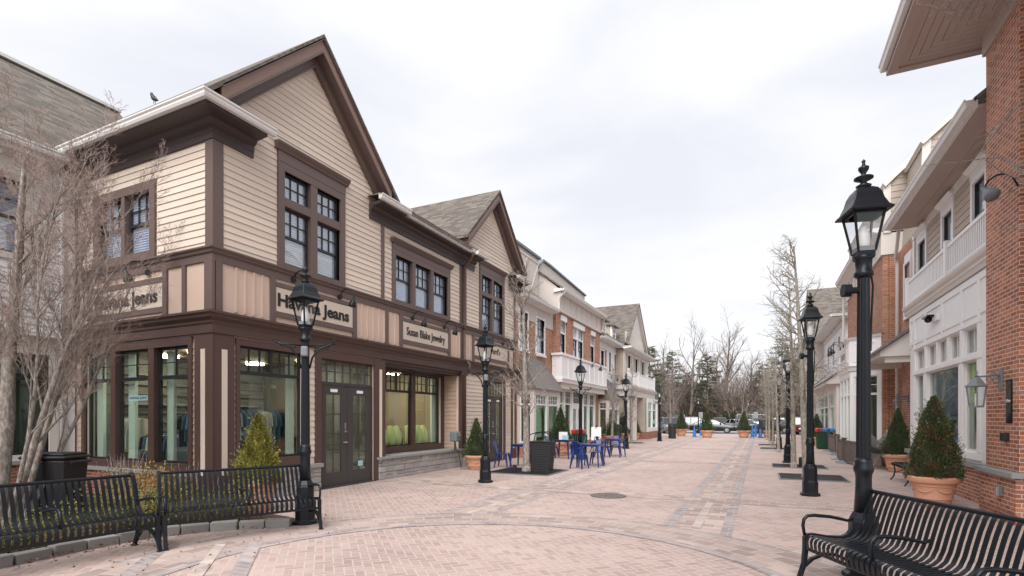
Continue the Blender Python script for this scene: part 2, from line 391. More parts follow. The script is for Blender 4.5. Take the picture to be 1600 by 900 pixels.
M.tail = paint('tail_lamp', (.45, .01, .01), .3, .05)
M.lime_deco = paint('green_film', (.38, .60, .12), .6, .05)
M.navy = paint('navy_film', (.06, .09, .20), .5, .05)

# ------------------------------------------------------------------ building kit
def cut(F, mb, u0, u1, z0, z1, holes=(), d0=-.16, d1=0.0):
    us = sorted({u0, u1, *[min(max(h[i], u0), u1) for h in holes for i in (0, 1)]}); zs = sorted({z0, z1, *[min(max(h[i], z0), z1) for h in holes for i in (2, 3)]})
    for a, b in zip(us, us[1:]):
        if b - a < 1e-5: continue
        run = None
        for c, d in zip(zs, zs[1:]):
            inside = any(h[0] - 1e-5 <= (a + b) / 2 <= h[1] + 1e-5 and h[2] <= (c + d) / 2 <= h[3] for h in holes)
            if inside:
                if run: mb.fb(F, a, b, d0, d1, run[0], run[1]); run = None
            else: run = (run[0], d) if run else (c, d)
        if run: mb.fb(F, a, b, d0, d1, run[0], run[1])
    return mb
def laps(F, mb, u0, u1, z0, z1, holes=(), exp=.13, lap=.021, clip=None, joints=None):
    n = max(1, round((z1 - z0) / exp)); e = (z1 - z0) / n; rj = random.Random(int(u0 * 97 + z0 * 31))
    for i in range(n):
        a, b = z0 + i * e, z0 + (i + 1) * e; m = (a + b) / 2
        seg = [(u0, u1)]
        for h in holes:
            if h[2] < m < h[3]:
                ns = []
                for s0, s1 in seg:
                    if h[1] <= s0 or h[0] >= s1: ns.append((s0, s1)); continue
                    if h[0] > s0: ns.append((s0, h[0]))
                    if h[1] < s1: ns.append((h[1], s1))
                seg = ns
        for s0, s1 in seg:
            if s1 - s0 < .01: continue
            sub = [(s0, s1)]
            if s1 - s0 > 2.2 and rj.random() < .7:
                q = s0 + (s1 - s0) * rj.uniform(.25, .75); sub = [(s0, q - .0015), (q + .0015, s1)]
            for p0, p1 in sub:
                a0, a1, b0, b1 = p0, p1, p0, p1
                if clip:
                    ca, cb = clip(a), clip(b)
                    a0, a1 = max(p0, ca[0]), min(p1, ca[1]); b0, b1 = max(p0, cb[0]), min(p1, cb[1])
                    if a1 - a0 < .02: continue
                    if b1 < b0: b0 = b1 = (a0 + a1) / 2
                mb.hexa([F.p(a0, 0, a), F.p(a1, 0, a), F.p(a1, lap, a), F.p(a0, lap, a), F.p(b0, 0, b), F.p(b1, 0, b), F.p(b1, .004, b), F.p(b0, .004, b)])
    return mb
def window(F, b, u0, u1, z0, z1, cols=3, rows=2, sash=True, d=-.055, fm=None, fw=.045, mun=.018, glass=None, blind=True, name='window', backing=None, low=False):
    fm = fm or M.frame; m = MB(); t = .05
    m.fb(F, u0, u0 + fw, d - t, d, z0, z1); m.fb(F, u1 - fw, u1, d - t, d, z0, z1)
    m.fb(F, u0 + fw, u1 - fw, d - t, d, z0, z0 + fw); m.fb(F, u0 + fw, u1 - fw, d - t, d, z1 - fw, z1)
    zm = z0 + fw
    if sash:
        zc = (z0 + z1) / 2; zm = zc + .025
        m.fb(F, u0 + fw, u1 - fw, d - t, d + .004, zc - .025, zc + .025)
    g0, g1 = u0 + fw, u1 - fw; zt = z1 - fw
    for i in range(1, cols):
        u = g0 + (g1 - g0) * i / cols; m.fb(F, u - mun / 2, u + mun / 2, d - t * .75, d - .008, zm, zt)
        if low: m.fb(F, u - mun / 2, u + mun / 2, d - t * .75, d - .008, z0 + fw, zm - .05)
    for i in range(1, rows):
        z = zm + (zt - zm) * i / rows; m.fb(F, g0, g1, d - t * .7, d - .01, z - mun / 2, z + mun / 2)
    o = m.build(name, fm, b)
    MB().fb(F, g0 - .01, g1 + .01, d - .036, d - .028, z0 + fw - .01, z1 - fw + .01).build('glass', glass or M.glass_up, o)
    if blind:
        q = MB(); n = max(6, int((z1 - z0) / .05)); pr = []
        for i in range(n):
            z = z0 + .02 + (z1 - z0 - .04) * i / n; pr += [(-.115, z), (-.10, z + .004)]
        pr += [(-.115, z1 - .02), (-.14, z1 - .02), (-.14, z0 + .02)]
        q.fprof(F, pr, u0 + .02, u1 - .02).build('blind', M.blind if not backing else backing, o)
    return o
def casing(F, b, u0, u1, z0, z1, w_, mat, mull=(), rails=(), head=0, d=.045, name='window_trim', sill=True):
    m = MB()
    m.fb(F, u0 - w_, u0, -.06, d, z0 - (w_ if sill else 0), z1 + w_); m.fb(F, u1, u1 + w_, -.06, d, z0 - (w_ if sill else 0), z1 + w_)
    m.fb(F, u0, u1, -.06, d, z1, z1 + w_)
    if sill: m.fb(F, u0, u1, -.06, d + .003, z0 - w_, z0)
    for a, c in mull: m.fb(F, a, c, -.06, d - .006, z0, z1)
    for a, c in rails: m.fb(F, u0, u1, -.06, d - .010, a, c)
    if head:
        z = z1 + w_
        m.fb(F, u0 - w_ - .002, u1 + w_ + .002, 0, d + .006, z + .002, z + head * .6)
        m.fprof(F, [(0, z + head * .6), (d + .03, z + head * .6), (d + .05, z + head * .72), (d + .10, z + head * .9), (d + .11, z + head), (0, z + head + .02)], u0 - w_ - .07, u1 + w_ + .07)
    return m.build(name, mat, b)
def storefront(F, b, u0, u1, z0, z1, bays, zt, fm, tcols=3, trows=2, glass=None, d=-.05, fw=.04, cas=.07, casm=None, name='shop_window', mull=.05, trim=True):
    """bays: list of (u0,u1). big pane below zt, gridded transom above"""
    for a, c in bays:
        m = MB()
        m.fb(F, a, a + fw, d - .06, d, z0, z1); m.fb(F, c - fw, c, d - .06, d, z0, z1)
        m.fb(F, a + fw, c - fw, d - .06, d, z0, z0 + fw); m.fb(F, a + fw, c - fw, d - .06, d, z1 - fw, z1)
        if zt: m.fb(F, a + fw, c - fw, d - .062, d + .012, zt - .035, zt + .035)
        if zt:
            tc = tcols if not callable(tcols) else tcols(a, c)
            for i in range(1, tc):
                u = a + fw + (c - a - 2 * fw) * i / tc; m.fb(F, u - .01, u + .01, d - .045, d - .01, zt + .035, z1 - fw)
            for i in range(1, trows):
                z = zt + .035 + (z1 - fw - zt - .035) * i / trows; m.fb(F, a + fw, c - fw, d - .043, d - .012, z - .009, z + .009)
        o = m.build(name, fm, b)
        MB().fb(F, a + fw - .01, c - fw + .01, d - .04, d - .03, z0 + fw - .01, z1 - fw + .01).build('glass', glass or M.glass, o)
def gutter(F, mb, u0, u1, d, z, w_=.13, h=.13, m0=0, m1=0):
    return mb.fprof(F, [(d, z), (d + w_ * .7, z), (d + w_ * .85, z + h * .35), (d + w_ * .8, z + h * .6), (d + w_, z + h * .8), (d + w_, z + h), (d + w_ * .88, z + h), (d + w_ * .8, z + h * .82), (d + .02, z + h * .8), (d, z + h)], u0, u1, m0, m1)
def battens(F, mb, u0, u1, z0, z1, sp=.3, w_=.045, d=.022):
    n = max(1, round((u1 - u0) / sp))
    for i in range(1, n): u = u0 + (u1 - u0) * i / n; mb.fb(F, u - w_ / 2, u + w_ / 2, 0, d, z0, z1)
    return mb

# ------------------------------------------------------------------ the ground
def sheet(name, x0, x1, y0, y1, z, mat):
    o = MB().poly([(x0, y0, z), (x1, y0, z), (x1, y1, z), (x0, y1, z)]).build(name, mat); return tag(o, kind='structure')
sheet('ground', -1500, 1500, -600, 1500, -.03, M.grass)
sheet('plaza_paving', -20, 12, -14, 56.3, 0, M.pave)
sheet('road', -120, 120, 56.6, 150, -.02, M.asphalt)
def ring(name, cx, cy, r0, r1, a0, a1, z, mat, n=64):
    m = MB(); p = []
    for i in range(n):
        a, b_ = R(a0 + (a1 - a0) * i / n), R(a0 + (a1 - a0) * (i + 1) / n)
        k = len(m.v); m.v += [(cx + r0 * math.cos(a), cy + r0 * math.sin(a), z), (cx + r1 * math.cos(a), cy + r1 * math.sin(a), z), (cx + r1 * math.cos(b_), cy + r1 * math.sin(b_), z), (cx + r0 * math.cos(b_), cy + r0 * math.sin(b_), z)]
        m.f.append((k, k + 1, k + 2, k + 3))
    o = m.build(name, mat); me = o.data; lay = me.uv_layers[0]      # polar layout, so the courses follow the curve
    for p in me.polygons:
        for li in p.loop_indices:
            c = me.vertices[me.loops[li].vertex_index].co; q = math.atan2(c.y - cy, c.x - cx)
            if q < 0: q += 2 * math.pi
            lay.data[li].uv = (q * (r0 + r1) / 2, math.hypot(c.x - cx, c.y - cy))
    return tag(o, kind='structure')
ring('circle_border_paving', -2.44, 4.1, 3.28, 4.0, -120, 240, .0060, M.pave_tan)
ring('circle_inner_band', -2.44, 4.1, 3.12, 3.28, -120, 240, .0064, M.pave_grey)
ring('circle_outer_band', -2.44, 4.1, 4.0, 4.09, -60, 190, .0068, M.pave_grey)
sheet('street_band_paving', -1.13, -.50, 8.05, 56.3, .0020, M.pave_tan)
sheet('street_band_line', -1.32, -1.13, 8.0, 56.3, .0024, M.pave_grey)
sheet('street_band_line', -.50, -.34, 7.6, 56.3, .0028, M.pave_grey)
sheet('street_band_stripe', -.90, -.78, 8.0, 50, .0040, M.pave_light)
sheet('street_band_paving', -4.72, -4.12, 7.5, 56.3, .0020, M.pave_tan)
sheet('street_band_line', -4.90, -4.72, 7.35, 56.3, .0024, M.pave_grey)
sheet('street_band_line', -4.12, -3.98, 7.8, 56.3, .0028, M.pave_grey)
sheet('street_band_stripe', -4.48, -4.36, 7.6, 50, .0040, M.pave_light)
for y in (10.6, 19.5, 28.5, 37.5, 46.5): sheet('cross_band_paving', -8.8, 3.6, y, y + .62, .0050, M.pave_tan)
def strip(name, ax, ay, bx, by, w_, z, mat):
    dx, dy = bx - ax, by - ay; l = math.hypot(dx, dy); px, py = -dy / l * w_ / 2, dx / l * w_ / 2
    tag(MB().poly([(ax - px, ay - py, z), (bx - px, by - py, z), (bx + px, by + py, z), (ax + px, ay + py, z)]).build(name, mat), kind='structure')
strip('diagonal_band', -5.93, 4.76, -4.5, 3.35, .17, .0085, M.pave_grey)
strip('diagonal_band', -6.15, 4.42, -4.75, 3.05, .12, .0092, M.pave_light)
strip('diagonal_band', -6.45, 3.82, -5.2, 2.55, .17, .0085, M.pave_grey)
# bed with granite kerb, far kerb
BC = (-5.674, 3.87)
bed = [(-7.42, 1.2, 0), (-7.30, 2.0, 0), (-7.38, 2.9, 0), (-7.5, 3.7, 0), (-7.4, 4.35, 0), (-7.05, 4.95, 0), (-6.65, 5.38, 0), (-6.18, 5.72, 0), (-6.6, 6.0, 0), (-7.6, 6.15, 0), (-8.9, 6.2, 0), (-13.3, 6.2, 0), (-13.3, -6, 0), (-7.5, -6, 0)]
tag(MB().poly([(x, y, .03) for x, y, z in bed]).build('planting_bed', M.mulch), kind='structure')
def kerb_setts(name, pts, h=.12, w_=.14, L=.36, label='', cat='kerb'):
    P = [Vector((x, y, 0)) for x, y in pts]; acc = [0]
    for a, b in zip(P, P[1:]): acc.append(acc[-1] + (b - a).length)
    def at(s):
        for i in range(len(P) - 1):
            if s <= acc[i + 1] or i == len(P) - 2: return P[i].lerp(P[i + 1], (s - acc[i]) / (acc[i + 1] - acc[i]))
    m = MB(); n = int(acc[-1] / L); rr = random.Random(4)
    for i in range(n):
        a, b = at(i * L + .012), at((i + 1) * L - .012); t = (b - a).normalized(); q = Vector((-t.y, t.x, 0)) * w_
        hh = h + rr.uniform(-.01, .012); j = [Vector((rr.uniform(-.008, .008), rr.uniform(-.008, .008), rr.uniform(-.006, .006))) for _ in range(8)]
        c = [a - q * .5, b - q * .5, b + q * .5, a + q * .5]
        m.hexa([tuple(x + Vector((0, 0, -.02)) + j[k]) for k, x in enumerate(c)] + [tuple(x + Vector((0, 0, hh)) + j[k + 4]) for k, x in enumerate(c)])
    return m.build(name, M.granite, bevel=.012)
o = kerb_setts('granite_kerb', [(-7.42, -4), (-7.36, 1.2), (-7.30, 2.0), (-7.36, 2.9), (-7.45, 3.7), (-7.36, 4.35), (-7.02, 4.92), (-6.62, 5.34), (-6.1, 5.68)])
tag(o, kind='structure')
o = MB().box(-25, 14, 56.3, 56.55, -.03, .0).build('far_kerb', M.concrete); tag(o, kind='structure')
# manhole and floor grates
m = MB().lathe([(.36, 0), (.36, .012), (.33, .016)], n=40)
mh = m.build('manhole_cover', M.manhole); mh.location = (-2.81, 10.57, .004); tag(mh, 'round grey manhole cover set in the pavers of the street', 'manhole cover')
gr = MB()
for i in range(12):
    a = R(30 * i); gr.tube([(.06 * math.cos(a), .06 * math.sin(a), .018), (.30 * math.cos(a), .30 * math.sin(a), .018)], .008, 4)
gr.build('ribs', M.manhole, mh, world=False)
def tree_grate(x, y, sx, sy, label):
    t = thing('tree_grate', label, 'tree grate', (x, y, .004), group='tree grates in the paving')
    m = MB(); sxx, syy = sx / 2, sy / 2
    for i in range(int(sx / .045)):
        u = -sxx + .03 + i * .045
        m.box(u, u + .022, -syy, syy, .004, .02)
    for v in (-syy, -syy * .5, 0, syy * .5, syy - .03): m.box(-sxx, sxx, v, v + .03, .003, .024)
    m.build('grille', M.matteblack, t, world=False)
    f = MB(); f.box(-sxx - .04, -sxx, -syy - .04, syy + .04, 0, .022); f.box(sxx, sxx + .04, -syy - .04, syy + .04, 0, .022); f.box(-sxx, sxx, -syy - .04, -syy, 0, .021); f.box(-sxx, sxx, syy, syy + .04, 0, .021)
    f.build('rim', M.greybox, t, world=False)
    MB().box(-sxx, sxx, -syy, syy, 0, .003).build('soil', M.mulch, t, world=False)
tree_grate(-6.25, 14.3, 1.9, 1.7, 'dark square grate under the bare tree by the black planter bin')
tree_grate(-7.3, 28.3, 1.4, 1.2, 'dark grate under the small bare tree left of the white portico')
tree_grate(-7.4, 33.5, 1.4, 1.2, 'dark grate under the far bare tree beside the portico')
tree_grate(1.25, 16.1, 1.5, 1.5, 'nearest right hand grate, behind the second lamp post')
tree_grate(1.15, 19.6, 1.5, 1.3, 'right hand grate just beyond the nearest one')
tree_grate(.6, 30.5, 1.1, 1.2, 'far right grate near the third lamp post')
tree_grate(.5, 34.5, 1.1, 1.2, 'farthest right grate in the row')

# ------------------------------------------------------------------ brown gabled corner shop building (left)
LF = Fr((-8.9, 0), (0, 1), (1, 0)); SF = Fr((0, 6.25), (1, 0), (0, -1))
A = thing('shop_building', 'cream clapboard shop building with dark brown trim and two steep gables on the left corner', 'building', (-8.9, 6.25, 0))
# backing wall, street side and plaza side
up_front = [(7.79, 8.49, 4.79, 6.0), (8.68, 9.38, 4.79, 6.0), (7.79, 8.49, 6.16, 6.69), (8.68, 9.38, 6.16, 6.69)]
A1h = [(7.79, 9.38, 4.79, 6.70)]; A2h = [(11.45, 14.05, 4.79, 6.0)]; B1h = [(16.30, 17.96, 4.75, 6.66)]
low = [(6.76, 8.28, .80, 2.97), (8.79, 10.58, 0, 2.94), (16.62, 18.05, 0, 2.93)]
m = MB(); cut(LF, m, 6.25, 10.9, 0, 7.1, A1h + low); cut(LF, m, 10.9, 14.95, 3.05, 7.1, A2h); cut(LF, m, 14.95, 19.04, 0, 7.1, B1h + low)
m.fprism(LF, [(6.1, 7.1), (11.0, 7.1), (8.56, 9.6)], -.16, 0); m.fprism(LF, [(14.8, 7.1), (19.3, 7.1), (17.1, 9.55)], -.16, 0)
LR = LF.off(-.6)
cut(LR, m, 11.0, 14.85, 0, 3.05, [(11.62, 14.62, .72, 2.97)])
SH = [(-12.99, -9.55, .70, 2.95)]; SU = [(-12.48, -10.72, 4.86, 6.05)]
cut(SF, m, -13.36, -9.061, 0, 7.1, SH + SU)
m.fb(SF, -22, -13.36, -.16, 0, 0, 7.1)
m.build('wall', M.cream, A)
def lapped(name, mat, parent, F, *a, **k): return laps(F, MB(), *a, **k).build(name, mat, parent)
for s0, s1 in ((6.44, 7.62), (9.55, 10.86), (15.2, 16.13), (18.13, 18.98)): lapped('siding', M.cream, A, LF, s0, s1, 4.66, 7.1)
lapped('siding', M.cream, A, LF, 10.96, 14.80, 4.66, 6.62, [(11.3, 14.2, 4.6, 6.42)])
lapped('gable_siding', M.cream, A, LF, 6.2, 10.9, 7.1, 9.45, [(7.62, 9.55, 7.1, 7.28)], clip=lambda z: (8.56 - (9.48 - z), 8.56 + (9.48 - z)))
lapped('gable_siding', M.cream, A, LF, 14.8, 19.4, 7.1, 9.45, clip=lambda z: (17.1 - (9.43 - z), 17.1 + (9.43 - z)))
for a_, c_, z_ in ((6.63, 6.70, .75), (8.44, 8.62, .75), (15.2, 16.50, .02), (18.18, 18.72, .02)): lapped('siding', M.cream, A, LF, a_, c_, z_, 3.0)
m = MB(); laps(SF, m, -13.36, -9.1, 4.66, 6.62, [(-12.66, -10.52, 4.6, 6.28)]); m.build('side_siding', M.cream, A)
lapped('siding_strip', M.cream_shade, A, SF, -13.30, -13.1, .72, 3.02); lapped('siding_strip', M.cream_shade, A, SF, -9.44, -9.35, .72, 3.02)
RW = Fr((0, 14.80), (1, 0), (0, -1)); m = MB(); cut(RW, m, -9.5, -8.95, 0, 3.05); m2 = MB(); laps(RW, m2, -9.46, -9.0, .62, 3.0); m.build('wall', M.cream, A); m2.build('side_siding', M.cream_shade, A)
# corner boards, pilasters, sills
m = MB(); m.fb(LF, 6.25, 6.43, .0, .03, 4.62, 6.64); m.fb(SF, -9.08, -8.87, 0, .03, 4.62, 6.64); m.build('corner_board', M.mauve, A)
for q_ in ((10.86, 10.98, 0, .035, 4.62, 6.66), (18.98, 19.12, 0, .035, 3.5, 6.66), (14.80, 14.96, -.10, .03, 4.62, 6.9), (15.06, 15.2, 0, .05, 4.62, 6.9)): MB().fb(LF, *q_).build('corner_board', M.mauve, A)
m = MB()
m.fb(LF, 6.22, 6.64, 0, .05, 0, 3.14); m.fb(SF, -9.35, -8.85, 0, .05, 0, 3.14)
m.fb(LF, 8.62, 8.79, 0, .05, 0, 3.1); m.fb(LF, 10.58, 11.0, 0, .05, 0, 3.1); m.fb(LF, 8.28, 8.44, -.01, .045, .74, 3.1); m.fb(LF, 6.68, 6.76, -.01, .045, .74, 3.1)
m.fb(LF, 14.86, 15.16, -.3, .06, 0, 3.16); m.fb(LF, 16.50, 16.62, 0, .05, 0, 3.1); m.fb(LF, 18.05, 18.18, 0, .05, 0, 3.1); m.fb(LF, 18.72, 19.12, 0, .05, 0, 3.1)
m.fb(LF, 6.76, 8.28, -.05, .045, 2.97, 3.1); m.fb(LF, 8.79, 10.58, -.05, .045, 2.94, 3.1); m.fb(LF, 16.62, 18.05, -.05, .045, 2.93, 3.1)
m.fb(LF, 6.76, 8.28, -.05, .06, .62, .80)
m.fb(SF, -13.1, -12.99, -.02, .045, .62, 3.1); m.fb(SF, -9.55, -9.44, -.02, .045, .62, 3.1); m.fb(SF, -12.99, -9.55, -.05, .045, 2.95, 3.1); m.fb(SF, -12.99, -9.55, -.05, .06, .60, .74)
for a, c in ((-12.02, -11.86), (-10.76, -10.58)): m.fb(SF, a, c, -.06, .04, .70, 2.95)
m.fb(LR, 11.0, 11.62, 0, .04, .6, 3.05); m.fb(LR, 14.62, 14.82, 0, .04, .6, 3.05); m.fb(LR, 11.62, 14.62, -.04, .05, .6, .78); m.fb(LR, 11.62, 14.62, -.04, .04, 2.92, 3.05); m.fb(LR, 13.03, 13.17, -.06, .045, .76, 2.93)
m.build('storefront_trim', M.brown, A)
m = MB(); m.fb(LF, 6.38, 6.49, .05, .056, .55, 2.85); m.fb(SF, -9.17, -9.05, .05, .056, .55, 2.85); m.fb(LF, 10.76, 10.86, .05, .056, .5, 2.85); m.fb(LF, 18.86, 18.96, .05, .056, .4, 2.85)
m.build('pilaster_panel', M.cream, A)
m = MB(); m.fb(LF, 11.0, 14.86, -.62, -.02, 2.98, 3.04); m.build('recess_soffit', M.deep, A)
# brick base, slate sills, fieldstone knee wall
m = MB(); m.fb(SF, -13.34, -9.36, 0, .14, 0, .54); m.build('brick_base', M.brick_dark, A)
m = MB(); m.fb(SF, -13.34, -9.36, 0, .20, .54, .60); m.build('sill', M.slate, A)
def stonewall(F, u0, u1, z0, z1, d, parent, name='fieldstone_base', ends=True):
    rr = random.Random(int(u0 * 10)); m = MB(); z = z0; rows = [.2, .15, .22, .14, .18]; k = 0
    MB().fb(F, u0 + .02, u1 - .02, -.02, d - .03, z0, z1).build(name + '_core', M.mortar, parent)
    while z < z1 - .03:
        h = min(rows[k % 5] * rr.uniform(.85, 1.15), z1 - z); k += 1
        if z1 - z - h < .07: h = z1 - z
        u = u0
        while u < u1 - .02:
            l = min(rr.uniform(.12, .42), u1 - u)
            if u1 - u - l < .1: l = u1 - u
            dd = d + rr.uniform(-.012, .014); g = .006
            if h > .17 and rr.random() < .35:
                hm = h * rr.uniform(.4, .6)
                m.fb(F, u + g, u + l - g, 0, dd, z + g, z + hm - g); m.fb(F, u + g, u + l - g, 0, dd + rr.uniform(-.01, .01), z + hm + g, z + h - g)
            else: m.fb(F, u + g, u + l - g, 0, dd, z + g, z + h - g)
            u += l
        z += h
    return m.build(name, M.stone, parent, bevel=.008)
stonewall(LF.off(-.55), 10.72, 14.9, 0, .53, .62, A); stonewall(LF, 14.9, 15.35, 0, .53, .16, A); stonewall(LF, 6.66, 8.70, 0, .52, .13, A)
m = MB(); m.fb(LF, 10.66, 14.92, -.58, .12, .53, .59); m.fb(LF, 14.92, 15.40, -.02, .20, .53, .592); m.fb(LF, 6.64, 8.72, -.02, .18, .52, .60); m.build('sill', M.slate, A)
# first floor band: peach board and batten between belt courses
m = MB()
m.fb(LF, 6.27, 19.02, 0, .012, 3.5, 4.5); m.fb(SF, -13.34, -8.9, 0, .012, 3.5, 4.5)
for a, c in ((6.5, 7.45), (9.9, 11.65), (14.2, 15.0), (15.2, 15.7), (18.4, 19.0)): battens(LF, m, a, c, 3.58, 4.42, .21, .04, .035)
m.build('band_panel', M.peach, A)
m = MB()
for a in (6.27, 7.44, 9.80, 11.0, 11.62, 14.08, 14.86, 15.62, 18.38, 18.92): m.fb(LF, a, a + .13, .0, .05, 3.5, 4.46)
for a in (-13.34, -12.85, -10.3, -9.72, -9.08): m.fb(SF, a, a + (.10 if a > -10 else .13), 0, .05, 3.5, 4.46)
m.fb(SF, -8.98, -8.85, 0, .052, 3.5, 4.46)
for a, c in ((7.57, 9.80), (11.75, 14.08), (15.75, 18.38)): m.fb(LF, a, c, 0, .046, 3.66, 3.76); m.fb(LF, a, c, 0, .046, 4.27, 4.36)
m.fb(SF, -12.72, -10.3, 0, .046, 3.62, 3.72); m.fb(SF, -12.72, -10.3, 0, .046, 4.2, 4.3)
prof = [(0, 4.43), (.045, 4.43), (.045, 4.56), (.075, 4.58), (.085, 4.62), (.12, 4.65), (.12, 4.68), (0, 4.70)]
m.fprof(LF, prof, 6.25, 19.15, 1, 0); m.fprof(SF, prof, -13.34, -8.9, 0, 1)
m.build('belt_course', M.mauve, A)
m = MB(); prof = [(0, 3.13), (.075, 3.13), (.075, 3.28), (.10, 3.31), (.10, 3.35), (.17, 3.40), (.18, 3.44), (.22, 3.47), (.22, 3.51), (0, 3.55)]
m.fprof(LF, prof, 6.25, 19.25, 1, 0); m.fprof(SF, prof, -13.34, -8.9, 0, 1); m.fb(LF, 10.95, 14.9, -.2, .012, 3.046, 3.2); m.build('storefront_cornice', M.brown, A)
# upper cornice: dark frieze, soffit, white gutters, returns
def cornice(F, u0, u1, deep=.42, m0=0, m1=0):
    return MB().fprof(F, [(0, 6.62), (.05, 6.62), (.05, 6.72), (.07, 6.74), (.07, 6.84), (.12, 6.87), (.16, 6.93), (deep, 6.95), (deep + .02, 7.02), (0, 7.02)], u0, u1, m0, m1)
m = cornice(LF, 6.25, 7.05, .42, 1, 0); q = cornice(SF, -13.0, -8.9, .42, 0, 1); m.add(q.v, q.f); m.build('eaves_frieze', M.deep, A)
m = cornice(LF, 10.40, 11.4); q = cornice(LF, 11.4, 15.25, .32); m.add(q.v, q.f); q = cornice(LF, 15.25, 15.75); m.add(q.v, q.f); m.build('eaves_frieze', M.deep, A)
cornice(LF, 18.5, 19.5).build('eaves_frieze', M.deep, A)
m = MB(); gutter(LF, m, 6.25, 7.18, .42, 7.0, m0=1); gutter(SF, m, -13.0, -8.9, .42, 7.0, m1=1); m.build('gutter', M.gutter, A)
m = MB()
for a, c, d in ((10.28, 11.5, .42), (11.5, 15.15, .32), (15.15, 15.9, .42)): gutter(LF, m, a, c, d, 7.0)
m.build('gutter', M.gutter, A); m = MB(); gutter(LF, m, 18.38, 19.6, .42, 7.0); m.build('gutter', M.gutter, A)
# return caps (small hipped shingle roofs on the returns)
m = MB()
for a, c in ((5.8, 7.15), (10.33, 11.45), (18.42, 19.55), (15.3, 15.85)):
    m.add([LF.p(a, .5, 7.13), LF.p(c, .5, 7.13), LF.p(c, 0, 7.15), LF.p(a, 0, 7.15), LF.p((a + c) / 2 - .15, .05, 7.42), LF.p((a + c) / 2 + .15, .05, 7.42)], [(0, 1, 5, 4), (1, 2, 5), (0, 4, 3), (2, 3, 4, 5)])
m.build('return_roof', M.shingle, A)
# gable rakes
def rake(cu, half, zp, sgn, mat_out, mat_in):
    half -= .25
    d0 = .30; L_ = half; th = .0
    def strip_(o0, o1, dd0, dd1):
        c1, c0 = zp - o0 * 1.4142, zp - o1 * 1.4142
        return [(cu, c0), (cu, c1), (cu + sgn * L_, c1 - L_), (cu + sgn * L_, c0 - L_)], dd0, dd1
    a = MB(); b_ = MB()
    for o0, o1, x0, x1, mm in ((0, .035, -.05, .36, b_), (.035, .20, -.02, .31, a), (.20, .235, -.02, .335, b_), (.235, .37, -.02, .10, b_), (.37, .40, 0, .12, b_)):
        P, y0, y1 = strip_(o0, o1, x0, x1); mm.fprism(LF, P, y0, y1)
    a.build('rake_board', mat_out, A); b_.build('rake_moulding', mat_in, A)
for s_ in (-1, 1): rake(8.56, 2.62, 9.86, s_, M.rake, M.mauve); rake(17.1, 2.45, 9.84, s_, M.rake, M.mauve)
# roofs
def gable_roof(mb, y0, yc, y1, zc, x0, x1, th=.10, ze=None):
    for a, c in ((y0, yc), (yc, y1)):
        za = zc if a == yc else zc - (yc - y0); zb = zc if c == yc else zc - (y1 - yc)
        mb.poly([(x0, a, za), (x1, a, za), (x1, c, zb), (x0, c, zb)], th)
m = MB(); gable_roof(m, 5.76, 8.56, 11.3, 9.93, -17, -8.54); gable_roof(m, 14.75, 17.1, 19.55, 9.91, -17, -8.54)
m.poly([(-12.2, 11.3, 9.0), (-8.42, 11.3, 7.14), (-8.42, 14.85, 7.14), (-12.2, 14.85, 9.0)], .08); m.poly([(-17, 11.2, 8.9), (-12.2, 11.2, 9.0), (-12.2, 14.9, 9.0), (-17, 14.9, 8.9)], .08)
m.build('roof', M.shingle, A)
m = MB(); m.box(-17.0, -9.07, 6.42, 19.0, 6.98, 7.06); m.box(-22, -14.0, 14.9, 19.2, 0, 7); m.build('attic_floor', M.int_dark, A)
# windows
for a, c in ((7.79, 8.49), (8.68, 9.38)): window(LF, A, a, c, 4.79, 5.98, 3, 2); window(LF, A, a, c, 6.16, 6.70, 3, 2, sash=False)
casing(LF, A, 7.79, 9.38, 4.79, 6.70, .16, M.mauve, [(8.49, 8.68)], [(5.98, 6.16)], head=.36)
for a, c in ((11.45, 12.21), (12.35, 13.13), (13.27, 14.05)): window(LF, A, a, c, 4.79, 6.0, 3, 2)
casing(LF, A, 11.45, 14.05, 4.79, 6.0, .14, M.mauve, [(12.21, 12.35), (13.13, 13.27)], head=.26)
for a, c in ((16.30, 17.06), (17.20, 17.96)): window(LF, A, a, c, 4.75, 5.95, 3, 2); window(LF, A, a, c, 6.10, 6.66, 3, 2, sash=False)
casing(LF, A, 16.30, 17.96, 4.75, 6.66, .15, M.mauve, [(17.06, 17.20)], [(5.95, 6.10)], head=.34)
for a, c in ((-12.48, -11.66), (-11.54, -10.72)): window(SF, A, a, c, 4.86, 6.05, 3, 2)
casing(SF, A, -12.48, -10.72, 4.86, 6.05, .17, M.mauve, [(-11.66, -11.54)])
storefront(SF, A, -12.99, -9.55, .74, 2.95, [(-12.99, -12.02), (-11.86, -10.76), (-10.58, -9.55)], 2.38, M.frame, 2, 2)
storefront(LF, A, 6.76, 8.28, .80, 2.97, [(6.76, 8.28)], 2.47, M.frame, 6, 2)
storefront(LR, A, 11.62, 14.62, .78, 2.92, [(11.66, 13.03), (13.17, 14.58)], 2.38, M.frame, 6, 2)
m = MB(); m.fb(LR, 12.31, 12.37, -.06, -.02, 2.41, 2.9); m.fb(LR, 13.85, 13.91, -.06, -.02, 2.41, 2.9); m.fb(LF, 7.49, 7.55, -.06, -.03, 2.5, 2.95); m.build('transom_post', M.frame, A)
